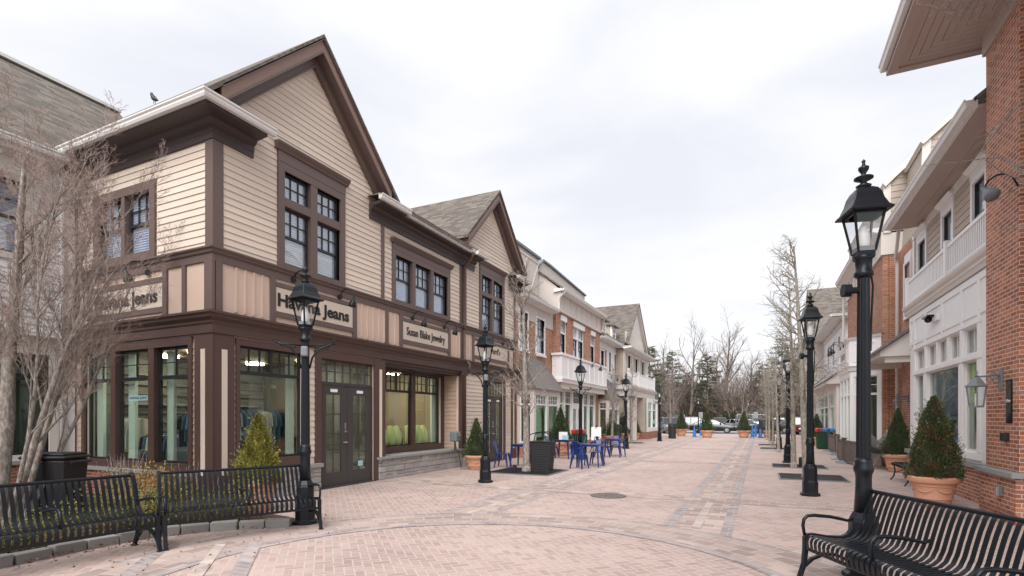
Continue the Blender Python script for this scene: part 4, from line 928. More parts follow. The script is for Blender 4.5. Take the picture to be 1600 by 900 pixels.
# gabled wing
GF = Fr((-8.35, 0), (0, 1), (1, 0)); gs = Fr((0, 35.6), (1, 0), (0, -1))
m = MB(); cut(GF, m, 35.6, 44, 3.7, 6.3, [(36.6, 37.4, 4.6, 6.0), (39.0, 39.8, 4.6, 6), (41.4, 42.2, 4.6, 6)]); m.fprism(GF, [(35.9, 6.4), (43.1, 6.4), (39.5, 9.9)], -.16, -.02); m.build('wall', M.offwhite, E_)
m = MB(); battens(GF.off(-.02), m, 35.6, 43.4, 6.4, 7.6, .35, .05, .03); laps(GF, m, 35.6, 44, 3.9, 6.2, [(36.2, 37.8, 4.5, 6.1), (38.6, 40.2, 4.5, 6.1), (41, 42.6, 4.5, 6.1)], exp=.2); m.build('siding', M.offwhite, E_)
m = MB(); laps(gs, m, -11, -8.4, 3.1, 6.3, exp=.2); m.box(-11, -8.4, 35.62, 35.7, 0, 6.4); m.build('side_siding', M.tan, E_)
for a in (36.6, 39.0, 41.4): window(GF, E_, a, a + .8, 4.6, 6.0, 2, 2); casing(GF, E_, a, a + .8, 4.6, 6, .07, M.white)
for a in (36.6, 39.0, 41.4): MB().fb(GF, a - .42, a - .1, .02, .06, 4.55, 6.05).build('shutter', M.tan, E_); MB().fb(GF, a + .9, a + 1.22, .02, .06, 4.55, 6.05).build('shutter', M.tan, E_)
m = MB(); gutter(GF, m, 35.3, 44.4, .45, 6.35); m.fprof(GF, [(0, 6.28), (.45, 6.35), (.45, 6.48), (0, 6.48)], 35.3, 44.4); gutter(gs, m, -9.5, -7.85, .2, 6.35); m.build('gutter', M.gutter, E_)
m = MB(); m.poly([(-7.88, 35.4, 6.5), (-7.88, 44.3, 6.5), (-8.36, 44.3, 6.85), (-8.36, 35.4, 6.85)], .06)
m.poly([(-15, 35.2, 6.2), (-8.1, 35.5, 6.45), (-8.1, 39.5, 10.15), (-15, 39.5, 10.15)], .1); m.poly([(-15, 39.5, 10.15), (-8.1, 39.5, 10.15), (-8.1, 43.5, 6.45), (-15, 43.7, 6.3)], .1); m.build('roof', M.shingle, E_)
m = MB(); m.fprism(GF, [(39.5, 9.85), (39.5, 10.08), (43.35, 6.5), (43.05, 6.5)], -.02, .2); m.fprism(GF, [(39.5, 9.85), (39.5, 10.08), (35.65, 6.5), (35.95, 6.5)], -.02, .2); m.build('rake_board', M.offwhite, E_)
# portico and balcony
PF = Fr((-7.95, 0), (0, 1), (1, 0))
m = MB(); m.fb(PF, 35.3, 45.0, -1.2, 0, 3.1, 3.55); m.fprof(PF, [(-1.2, 3.55), (.08, 3.55), (.2, 3.72), (.2, 3.8), (-1.2, 3.82)], 35.1, 45.2)
for y in (35.35, 37.6): m.fb(PF, y, y + .28, -.3, -.02, 0, 3.1)
m.build('portico', M.offwhite, E_)
m = MB(); m.fb(PF, 35.4, 45, -.1, -.04, 4.75, 4.83); m.fb(PF, 35.4, 45, -.1, -.04, 3.9, 3.96)
for k in range(64): m.fb(PF, 35.42 + k * .15, 35.48 + k * .15, -.09, -.05, 3.96, 4.75)
for y in (35.4, 38.5, 41.7, 44.9): m.fb(PF, y, y + .14, -.14, 0, 3.82, 4.95)
m.build('balcony_railing', M.white, E_)
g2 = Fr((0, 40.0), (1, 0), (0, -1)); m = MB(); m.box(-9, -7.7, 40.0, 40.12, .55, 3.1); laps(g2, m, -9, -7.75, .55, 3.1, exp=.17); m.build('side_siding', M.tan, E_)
NF = Fr((-7.65, 0), (0, 1), (1, 0)); m = MB(); cut(NF, m, 40.0, 44.6, .55, 3.1, [(40.5, 42.1, .8, 2.8), (42.4, 44.1, .8, 2.8)]); m.build('bay_wall', M.white, E_)
m = MB(); m.box(-9, -7.6, 39.95, 44.65, 0, .55); m.build('brick_base', M.brick_dark, E_)
storefront(NF, E_, 40, 44.6, .8, 2.8, [(40.5, 42.1), (42.4, 44.1)], 2.2, M.white, 2, 1, glass=M.glass_green, fw=.07)
m = MB(); m.box(-15, -9.1, 36, 45, 0, 6.3); m.build('rear_block', M.int_dark, E_)
t = thing('shop_sign', 'blue grey hanging shop sign on the white siding beside the downspout', 'shop sign', (-8.8, 34.6, 3.4)); MB().fb(EF, 33.5, 35.6, .03, .1, 3.35, 3.95).build('board', paint('faded_blue_sign', (.16, .20, .32), .5), t)
gooseneck(EF, 34.2, 4.3, 'left gooseneck lamp over the blue grey sign far down the left row'); gooseneck(EF, 35.4, 4.3, 'right gooseneck lamp over the blue grey sign far down the left row')
gooseneck(PB, 27.9, 4.45, 'gooseneck lamp on the white panelled signband of the orange brick shop', s=1.2)

# ------------------------------------------------------------------ right side: brick corner block with the deep soffit
def RFr(x): return Fr((x, 0), (0, 1), (-1, 0))
K = thing('brick_building', 'red brick corner block with slate ledge under a deep herringbone boarded roof overhang', 'building', (3.5, 10.3, 0))
m = MB(); m.box(3.5, 9, 10.3, 11.57, .78, 7.8); m.build('wall', M.brick, K)
m = MB(); m.box(3.43, 9, 10.22, 11.60, 0, .70); m.build('brick_base', M.brick, K); m = MB(); m.box(3.36, 9, 10.15, 11.66, .70, .78); m.build('ledge', M.slate, K, bevel=.008)
m = MB()
for i in range(19): m.box(3.418, 3.43, 10.24 + i * .0725, 10.24 + i * .0725 + .064, .0, .2)
m.build('soldier_course', M.brick_dark, K)
m = MB(); m.box(3.46, 9, 10.26, 11.62, 7.8, 8.2); m.build('frieze', M.soffit, K)
m = MB(); x0, y1 = 2.36, 12.04
for i in range(34):
    g = .004; a = x0 + i * .13; yb = y1 - i * .13; m.add([(a + g, -3, 8.2), (a + .13 - g, -3, 8.2), (a + .13 - g, yb - .13, 8.2), (a + g, yb, 8.2), (a + g, -3, 8.22), (a + .13 - g, -3, 8.22), (a + .13 - g, yb - .13, 8.22), (a + g, yb, 8.22)], [(3, 2, 1, 0), (4, 5, 6, 7), (0, 1, 5, 4), (1, 2, 6, 5), (2, 3, 7, 6), (3, 0, 4, 7)])
    m.add([(a + .0, yb - g, 8.2), (10, yb - g, 8.2), (10, yb - .13 + g, 8.2), (a + .13, yb - .13 + g, 8.2), (a, yb - g, 8.22), (10, yb - g, 8.22), (10, yb - .13 + g, 8.22), (a + .13, yb - .13 + g, 8.22)], [(0, 1, 2, 3), (7, 6, 5, 4), (0, 4, 5, 1), (1, 5, 6, 2), (2, 6, 7, 3), (3, 7, 4, 0)])
m.build('soffit', M.soffit, K)
m = MB(); m.box(2.2, 2.36, -3, 12.2, 8.17, 8.4); m.box(2.36, 10, 12.04, 12.2, 8.17, 8.4); m.box(2.2, 10, -3, 12.2, 8.25, 8.45); m.build('fascia', M.soffit, K)
m = MB(); gutter(RFr(2.2), m, -3, 12.25, 0, 8.28, .12, .14); m.build('gutter', M.gutter, K)
m = MB(); m.poly([(2.2, -3, 8.5), (2.2, 12.3, 8.5), (8, 12.3, 12.0), (8, -3, 12.0)], .1); m.build('roof', M.shingle, K)
m = MB(); m.box(3.68, 3.76, 10.20, 10.298, .78, 7.6); m.build('corner_trim', M.white, K)
def wall_lantern(F, u, z, label, s=1.0):
    t = thing('wall_lantern', label, 'wall lantern', F.p(u, 0, z), group='wall lanterns')
    m = MB(); m.fb(F, u - .05 * s, u + .05 * s, 0, .03, z - .12 * s, z + .2 * s); m.build('backplate', M.greybox, t, bevel=.004)
    def fp(d, zz): return F.p(u, d * s, z + zz * s)
    m = MB(); m.tube([fp(.02, .10), fp(.12, .12), fp(.22, .10), fp(.32, .10)], .014 * s, 8)
    for c0, r in (((.08, .04), .04), ((.16, .05), .035), ((.10, .13), .03)):
        m.tube([fp(c0[0] + r * math.cos(k * .7), c0[1] + r * math.sin(k * .7)) for k in range(10)], .009 * s, 6)
    m.build('bracket', M.greybox, t, smooth=True)
    c = Vector(F.p(u, .32 * s, z)); g = MB()
    g.lathe([(.012, .20), (.02, .16), (.008, .13), (.03, .11), (.012, .09)], tuple(c), 10); g.build('finial', M.greybox, t, smooth=True)
    g = MB(); g.lathe([(.03 * s, .09 * s), (.07 * s, .06 * s), (.12 * s, -.02 * s), (.165 * s, -.05 * s), (.16 * s, -.065 * s)], tuple(c), 6, rot=.3); g.build('cap', M.greybox, t)
    g = MB()
    for k in range(6):
        a = .3 + k * math.pi / 3; g.tube([(c.x + .14 * s * math.cos(a), c.y + .14 * s * math.sin(a), c.z - .06 * s), (c.x + .10 * s * math.cos(a), c.y + .10 * s * math.sin(a), c.z - .38 * s)], .008 * s, 4)
    g.lathe([(.105 * s, -.40 * s), (.105 * s, -.37 * s), (.09 * s, -.37 * s)], tuple(c), 6, rot=.3); g.build('cage', M.greybox, t)
    g = MB(); g.lathe([(.095 * s, -.37 * s), (.135 * s, -.065 * s)], tuple(c), 6, rot=.3); g.f = [f for f in g.f if len(f) == 4]; g.build('glass', M.glass_lamp, t)
    g = MB(); g.lathe([(.02, -.37), (.022, -.2), (.018, -.17)], tuple(c), 10); g.build('bulb', M.bulb, t)
wall_lantern(RFr(3.5), 10.92, 2.17, 'grey glass wall lantern bracketed to the near brick pier beside the white shop window', 1.0)
t = thing('plaque', 'tall glossy black plaque with small white lettering on the near brick pier', 'plaque', (3.49, 10.63, 1.5))
P_ = RFr(3.5); MB().fb(P_, 10.53, 10.72, 0, .02, 1.52, 2.20).build('board', paint('gloss_black', (.012, .013, .012), .12, .1), t)
put_text(P_, 10.625, .022, 1.87, 'J.P.Morgan', .05, M.white, t, .001, .001, width=.15)
MB().fb(P_, 10.55, 10.70, .02, .023, 1.843, 1.847).build('rule', M.white, t)
t = thing('sconce', 'small black box fitting under the plaque on the near brick pier', 'wall fitting', (3.49, 10.72, 1.28)); MB().fb(P_, 10.64, 10.80, 0, .07, 1.24, 1.37).build('housing', M.matteblack, t, bevel=.01); MB().fb(P_, 10.80, 10.835, .0, .06, 1.26, 1.35).build('lens', M.steel, t)
t = thing('outlet_box', 'grey weatherproof outlet box low on the near brick pier', 'outlet', (3.43, 10.75, .4)); P2 = RFr(3.43); MB().fb(P2, 10.66, 10.82, 0, .05, .38, .52).build('housing', M.greybox, t, bevel=.008); MB().fb(P2, 10.64, 10.72, .05, .09, .38, .52).build('cover', M.steel, t, bevel=.006)
# gooseneck barn lamp high on the pier
t = thing('barn_lamp', 'black gooseneck barn lamp high on the near brick pier at the right edge', 'wall lamp', (3.5, 10.35, 5.1))
m = MB(); m.tube([(3.5, 10.32, 5.12), (3.3, 10.32, 5.14), (3.22, 10.34, 5.12)], .03, 8); c0 = Vector((3.42, 10.32, 5.10))
pts = [(3.48, 10.28, 5.05), (3.42, 10.28, 5.20), (3.35, 10.30, 5.27), (3.26, 10.35, 5.29), (3.18, 10.42, 5.25), (3.14, 10.47, 5.15)]
m = MB(); m.tube(pts, .014, 8); m.build('arm', M.black, t, smooth=True)
e = Vector(pts[-1]); dv = Vector((.06, -.10, -.14)).normalized(); q = MB(); q.tube([e - dv * .02, e + dv * .06, e + dv * .07, e + dv * .10, e + dv * .18, e + dv * .22], [.035, .04, .05, .075, .10, .105], 16); q.build('shade', M.greybox, t, smooth=True)

# white shop with balcony
W = thing('shop_building', 'white panelled shop with a slim railed balcony and tan clapboards above, right of the street', 'building', (3.75, 11.6, 0))
WF = RFr(3.75); UF = RFr(4.1)
cols_ = [(12.8, 13.52), (13.82, 16.07), (16.4, 17.12)]; tr = [(12.8, 13.52), (13.82, 14.43), (14.65, 15.25), (15.44, 16.07), (16.4, 17.12)]
holes = [(a, c, .95, 2.72) for a, c in cols_] + [(a, c, 2.86, 3.37) for a, c in tr]
m = MB(); cut(WF, m, 11.58, 17.75, .76, 4.35, holes, -.14, 0); m.box(3.90, 4.2, 17.62, 17.745, .76, 4.35); m.build('wall', M.white, W)
m = MB()
for a, c in cols_: m.fb(WF, a - .06, a, 0, .02, .95, 2.72); m.fb(WF, c, c + .06, 0, .02, .95, 2.72)
m.fb(WF, 12.6, 17.3, 0, .045, 2.73, 2.83); m.fb(WF, 12.6, 17.3, 0, .035, .80, .93); m.fb(WF, 12.6, 17.3, 0, .04, 3.40, 3.48)
for a in (12.62, 13.57, 16.14, 17.18): m.fb(WF, a, a + .14, 0, .028, .95, 4.3)
for z0_, z1_ in ((3.56, 3.66), (4.2, 4.33)): m.fb(WF, 11.6, 17.73, 0, .024, z0_, z1_)
for a in (11.6, 14.85, 17.6): m.fb(WF, a, a + .12, 0, .026, 3.5, 4.33)
m.build('panel_trim', M.white, W)
storefront(WF, W, 0, 0, .95, 2.72, cols_, None, M.offwhite, d=-.04, glass=M.glass, fw=.03)
for a, c in tr: storefront(WF, W, 0, 0, 2.86, 3.37, [(a, c)], None, M.offwhite, d=-.04, glass=M.glass_up, fw=.03)
m = MB()
for a, c in tr: m.fb(WF, (a + c) / 2 - .014, (a + c) / 2 + .014, -.09, -.05, 2.88, 3.35)
m.build('transom_muntin', M.offwhite, W)
m = MB(); m.fb(WF, 11.6, 17.7, -.1, .07, 0, .66); m.build('brick_base', M.brick, W); m = MB(); m.fb(WF, 11.6, 17.76, -.1, .13, .66, .76); m.build('sill', M.slate, W)
m = MB(); m.fb(WF, 13.86, 16.03, -.112, -.10, 1.55, 2.68); m.fb(WF, 16.44, 17.08, -.112, -.10, 1.2, 2.68); m.build('navy_panel', M.navy, W)
m = MB(); m.fb(WF, 12.84, 13.1, -.112, -.10, 1.1, 2.68); m.fb(WF, 13.1, 13.48, -.112, -.10, 1.9, 2.68); m.build('green_panel', M.lime_deco, W)
m = MB(); m.box(3.9, 8, 11.7, 17.6, 3.42, 3.5); m.box(8, 8.1, 11.7, 17.6, 0, 3.5); m.box(3.9, 8, 17.55, 17.6, 0, 3.5); m.build('shop_wall', M.int_wall, W)
m = MB(); prof = [(-.1, 4.36), (.05, 4.36), (.07, 4.42), (.1, 4.46), (.1, 4.5), (.15, 4.55), (.17, 4.6), (.17, 4.63), (-.4, 4.65)]; m.fprof(WF, prof, 11.6, 17.85); m.build('balcony_moulding', M.offwhite, W)
m = MB(); m.fb(WF, 11.6, 17.8, .0, .06, 5.30, 5.37); m.fb(WF, 11.6, 17.8, .01, .05, 4.74, 4.79)
n = 56
for k in range(n): u = 11.62 + (17.75 - 11.62) * k / n; m.fb(WF, u, u + .04, .015, .045, 4.79, 5.30)
for u in (14.35, 17.7): m.fb(WF, u, u + .15, -.05, .10, 4.63, 5.46)
m.build('balcony_railing', M.white, W)
uh = [(13.5, 14.17, 5.1, 6.52), (15.5, 16.2, 5.1, 6.52), (17.68, 18.40, 5.1, 6.52)]
m = MB(); cut(UF, m, 11.58, 18.95, 4.6, 7.0, uh); m.build('upper_wall', M.tan, W)
for s0, s1 in ((11.6, 13.36), (14.31, 15.36), (16.34, 17.54), (18.54, 18.9)): lapped('siding', M.tan, W, UF, s0, s1, 4.65, 6.80, exp=.16)
for h in uh: window(UF, W, *h, 1, 1, d=-.01, fw=.03); casing(UF, W, *h, .12, M.white, head=.22)
m = MB(); m.fb(UF, 18.8, 18.97, 0, .04, 4.6, 6.9); m.fb(UF, 11.6, 18.95, 0, .06, 6.80, 6.96); m.build('corner_board', M.white, W)
m = MB(); m.fb(UF, 11.6, 18.2, 0, .70, 6.96, 7.0); m.fb(UF, 11.6, 18.2, .30, .31, 6.945, 6.96); m.build('soffit', M.soffit, W)
m = MB(); m.fb(UF, 11.6, 18.25, .70, .76, 6.96, 7.12); gutter(UF, m, 11.6, 18.3, .76, 7.0); m.build('gutter', M.gutter, W)
m = MB(); m.poly([(3.35, 11.6, 7.14), (3.35, 18.25, 7.14), (5.6, 18.25, 8.9), (5.6, 11.6, 8.9)], .08); m.build('roof', M.shingle, W)
m = MB(); m.box(4.1, 4.2, 18.95, 21.0, 0, 7.0); m.build('brick_wall', M.brick, W)
m = MB(); m.box(4.06, 4.1, 19.15, 19.95, 6.32, 6.62); m.build('lintel', M.white, W)
window(UF, W, 19.2, 19.9, 4.7, 6.3, 1, 1, d=.03, blind=True); casing(UF, W, 19.2, 19.9, 4.7, 6.3, .08, M.white, d=.06)
m = MB(); m.tube([(3.6, 18.3, 7.0), (3.95, 20.5, 6.75), (4.0, 20.55, 6.5), (4.0, 20.55, .1)], .05, 8); m.build('downspout', M.offwhite, W, smooth=True)
B19 = Fr((0, 19.0), (1, 0), (0, -1)); m = MB(); m.fprism(B19, [(4.2, 7.0), (4.34, 9.6), (5.0, 10.2), (8, 10.2), (8, 7.0)], -2, 0); m.build('attic_wall', M.tan, W)
m = MB(); laps(B19, m, 4.3, 8, 7.4, 10.1, exp=.2, clip=lambda z: (4.34 if z < 9.6 else 4.34 + (z - 9.6) * 1.1, 8)); m.build('attic_siding', M.tan, W)
m = MB(); m.fprism(B19, [(4.22, 9.62), (4.98, 10.3), (8, 10.3), (8, 10.2), (5.02, 10.2), (4.30, 9.55)], -2, .15); m.fprism(B19, [(4.2, 7.3), (4.36, 7.3), (4.5, 9.7), (4.3, 9.7)], 0, .06); m.build('attic_trim', M.offwhite, W)
t = thing('entrance_canopy', 'small white shed canopy with dark roof between white shop and brick pier', 'canopy', (4.1, 19, 3.2))
cv = RFr(4.1); m = MB(); m.fprism(Fr((0, 18.0), (-1, 0), (0, -1)), [(-4.1, 3.35), (-3.1, 3.35), (-3.1, 3.5), (-4.1, 4.25)], -2.6, 0); m.build('body', M.offwhite, t)
m = MB(); m.poly([(3.02, 17.9, 3.5), (3.02, 20.7, 3.5), (4.1, 20.7, 4.33), (4.1, 17.9, 4.33)], .05); m.build('roof', M.shingle_dark, t)
for y_ in (18.1, 20.4): MB().box(3.25, 4.1, y_, y_ + .15, 3.18, 3.36).build('bracket', M.offwhite, t)
wall_lantern(RFr(4.1), 19.6, 2.15, 'wall lantern on the recessed brick wall beyond the white shop window', .9)
t = thing('security_camera', 'small dark dome camera on a white bracket above the white shop window', 'camera', (3.75, 15.3, 4.0)); m = MB(); m.fb(WF, 15.1, 15.35, 0, .06, 3.86, 4.02); m.build('bracket', M.white, t, bevel=.01)
m = MB(); m.fb(WF, 15.3, 15.75, .03, .2, 3.98, 4.02); m.lathe([(.02, -.1), (.07, -.07), (.08, 0), (.05, .02)], (3.62, 15.5, 3.96), 12); m.build('dome', M.black, t)

# brick building with the canted white bay
Q = thing('shop_building', 'brick shop with a white canted bay and signband behind the patio barriers', 'building', (3.7, 21, 0))
QF = RFr(3.7); m = MB(); cut(QF, m, 21, 28.7, 0, 7.0, [(21.3, 25.25, .3, 4.2)]); m.box(3.87, 4.3, 21.0, 21.2, 0, 7.0); m.box(4.3, 9, 21.0, 21.2, 4, 7); m.box(3.87, 4.3, 28.5, 28.7, 0, 7); m.build('wall', M.brick_orange, Q)
m = MB(); m.box(3.64, 4.3, 20.96, 28.75, 7.0, 7.75); battens(RFr(3.64), m, 21, 28.7, 7.1, 7.7, .9, .06, .03); m.build('frieze', M.offwhite, Q)
m = MB(); gutter(RFr(3.64), m, 20.9, 28.9, .3, 7.8); m.fprof(RFr(3.64), [(0, 7.7), (.3, 7.8), (.3, 7.9), (0, 7.9)], 20.9, 28.9); m.tube([(3.3, 28.8, 7.8), (3.55, 28.85, 7.2), (3.55, 28.85, 4)], .05, 8); m.build('gutter', M.gutter, Q)
B21 = Fr((0, 20.96), (1, 0), (0, -1)); pf = [(3.72, 7.7), (3.72, 9.35), (5.2, 10.75), (8, 12), (8, 7.7)]
m = MB(); m.fprism(B21, pf, -7.5, 0); m.build('gable_wall', M.tan, Q)
m = MB(); laps(B21, m, 3.9, 8, 7.8, 10.7, exp=.2, clip=lambda z: (3.9 if z < 9.35 else 3.9 + (z - 9.35) * 1.06, 8)); m.build('gable_siding', M.tan, Q)
m = MB(); m.fprism(B21, [(3.66, 9.32), (5.2, 10.87), (8, 12.2), (8, 11.95), (5.25, 10.68), (3.74, 9.2)], -7.6, .15); m.fprism(B21, [(3.7, 7.7), (3.9, 7.7), (3.9, 9.4), (3.7, 9.3)], 0, .05); m.build('gable_trim', M.offwhite, Q)
cp = [(3.68, 21.1), (2.89, 21.88), (2.89, 24.5), (3.68, 25.3)]
def cant(b, cp, inner, z0, z1, name, mat, wins=None, zt=2.5):
    for (ax, ay), (bx, by) in zip(cp, cp[1:]):
        v = Vector((bx - ax, by - ay)); l = v.length; v /= l; n_ = Vector((-v.y, v.x)) if (-v.y * -1 + v.x * 0) > 0 else Vector((v.y, -v.x))
        if n_.x > 0: n_ = -n_
        yield Fr((ax, ay), (v.x, v.y), (n_.x, n_.y)), l
mw = MB(); mt = MB(); mb_ = MB()
for F_, l in cant(Q, cp, 0, 0, 0, '', None):
    n = 1 if l < 1.5 else 3; bw = (l - .14 * (n + 1)) / n; hs = [(.14 + k * (bw + .14), .14 + k * (bw + .14) + bw) for k in range(n)]
    cut(F_, mw, 0, l, .3, 3.25, [(a, c, .5, 3.05) for a, c in hs], -.1, 0); storefront(F_, Q, 0, l, .5, 3.05, hs, 2.42, M.white, 2 if n > 1 else 3, 2, glass=M.glass_green, d=-.03, fw=.04)
    mb_.fb(F_, 0, l, -.1, .02, 0, .3)
    mt.fb(F_, 0, l, -.1, .03, 3.42, 4.35); mt.fprof(F_, [(-.1, 3.25), (.04, 3.25), (.07, 3.36), (.12, 3.42), (-.1, 3.43)], -.03, l + .03); mt.fprof(F_, [(-.1, 4.33), (.06, 4.33), (.12, 4.42), (-.1, 4.44)], -.03, l + .03)
    for a, c in ((.15, l - .15),): mt.fb(F_, a, c, .03, .045, 3.55, 3.6); mt.fb(F_, a, c, .03, .045, 4.15, 4.2); mt.fb(F_, a, a + .05, .03, .044, 3.6, 4.15); mt.fb(F_, c - .05, c, .03, .044, 3.6, 4.15)
mw.build('bay_wall', M.white, Q); mt.build('signband', M.white, Q); mb_.build('bay_base', M.offwhite, Q)
m = MB(); m.poly([(3.72, 20.98, 4.44), (2.82, 21.82, 4.44), (2.82, 24.55, 4.44), (3.72, 25.4, 4.44)], .04); m.build('bay_roof', M.seam, Q)
m = MB(); m.box(3.9, 8, 21.3, 28.4, 3.3, 3.35); m.box(8, 8.1, 21.3, 28.4, 0, 3.3); m.box(3.9, 8, 28.3, 28.4, 0, 3.3); m.build('shop_wall', M.int_wall, Q)
t = thing('shop_sign', 'small framed white and grey sign on the street face of the canted bay', 'shop sign', (2.87, 23, 3.6)); MB().fb(RFr(2.86), 22.3, 23.9, 0, .03, 3.62, 4.12).build('board', M.offwhite, t); MB().fb(RFr(2.86), 22.6, 23.6, .03, .036, 3.76, 3.98).build('grey_emblem', M.slate, t)
gooseneck(RFr(2.86), 22.8, 4.25, 'near gooseneck lamp over the framed sign of the canted bay', dirn=-1); gooseneck(RFr(2.86), 23.6, 4.25, 'far gooseneck lamp over the framed sign of the canted bay', dirn=-1)

# far right white shop
S = thing('shop_building', 'white clapboard shop with broad shingle roof and a low projecting window bay, far right', 'building', (4.0, 32.6, 0))
S1 = RFr(4.0); sh = [(33.6, 34.3, 4.7, 6.1), (36.0, 36.7, 4.7, 6.1), (38.6, 39.3, 4.7, 6.1)]
m = MB(); cut(S1, m, 32.6, 42, 0, 7, sh); m.box(4.17, 9, 32.6, 32.75, 0, 7); m.box(3.3, 9, 42, 52, 0, 7.0); m.build('wall', M.offwhite, S)
m = MB(); laps(S1, m, 32.8, 42, 3.4, 6.6, [(h[0] - .15, h[1] + .15, 4.5, 6.3) for h in sh], exp=.18); laps(Fr((0, 32.6), (1, 0), (0, -1)), m, 4.15, 7, .3, 6.6, exp=.18); m.build('siding', M.white_siding, S)
m = MB(); laps(Fr((0, 42), (1, 0), (0, -1)), m, 3.3, 4, .3, 6.8, exp=.2); m.build('tan_siding', M.stucco, S)
m = MB(); m.fb(S1, 32.6, 32.8, 0, .03, 0, 6.8); m.fb(S1, 32.6, 42, 0, .05, 6.5, 6.8); m.build('corner_board', M.stucco, S)
for h in sh: window(S1, S, *h, 1, 2); casing(S1, S, *h, .1, M.white)
m = MB(); m.fprof(S1, [(0, 6.85), (.55, 6.9), (.55, 7.03), (0, 7.03)], 32.1, 42); gutter(S1, m, 32.0, 42, .55, 6.92); G3 = Fr((0, 32.6), (1, 0), (0, -1)); m.fprof(G3, [(0, 6.85), (.5, 6.9), (.5, 7.03), (0, 7.03)], 3.4, 8); gutter(G3, m, 3.4, 8, .5, 6.92); m.build('gutter', M.gutter, S)
m = MB(); m.poly([(3.4, 32.05, 7.06), (3.4, 43, 7.06), (7, 43, 9.4), (7, 35, 9.4)], .08); m.poly([(3.4, 32.05, 7.06), (7, 35, 9.4), (12, 35, 9.4), (12, 32.05, 7.06)], .08)
m.poly([(3.1, 38.8, 7.1), (3.1, 43.6, 10.9), (12, 43.6, 10.9), (12, 38.8, 7.1)], .1); m.poly([(3.1, 43.6, 10.9), (3.1, 48.6, 7.1), (12, 48.6, 7.1), (12, 43.6, 10.9)], .1); m.build('roof', M.shingle, S)
m = MB(); m.add([(3.3, 39.4, 7.0), (3.3, 47.8, 7.0), (3.3, 43.6, 10.6), (3.5, 39.4, 7.0), (3.5, 47.8, 7.0), (3.5, 43.6, 10.6)], [(0, 1, 2), (3, 4, 5), (0, 1, 4, 3), (1, 2, 5, 4), (2, 0, 3, 5)]); m.build('gable_wall', M.offwhite, S)
S2 = RFr(3.45); m = MB(); cut(S2, m, 30.5, 41, .0, 3.3, [(31.6, 33.4, .4, 2.9), (34.2, 39, .4, 2.9)], -.12, 0); m.box(3.58, 4.2, 30.5, 30.62, 0, 3.3); m.build('bay_wall', M.offwhite, S)
storefront(S2, S, 0, 0, .4, 2.9, [(31.6, 33.4), (34.2, 36.5), (36.7, 39)], 2.2, M.white, 3, 1, glass=M.glass_green)
m = MB(); m.fprism(Fr((0, 30.3), (-1, 0), (0, -1)), [(-4.6, 3.3), (-3.0, 3.3), (-3.0, 3.45), (-4.6, 4.6)], -11, 0); m.build('pent', M.stucco, S); m = MB(); m.poly([(2.95, 30.2, 3.48), (2.95, 41.4, 3.48), (4.6, 41.4, 4.68), (4.6, 30.2, 4.68)], .04); m.build('pent_roof', M.seam, S)

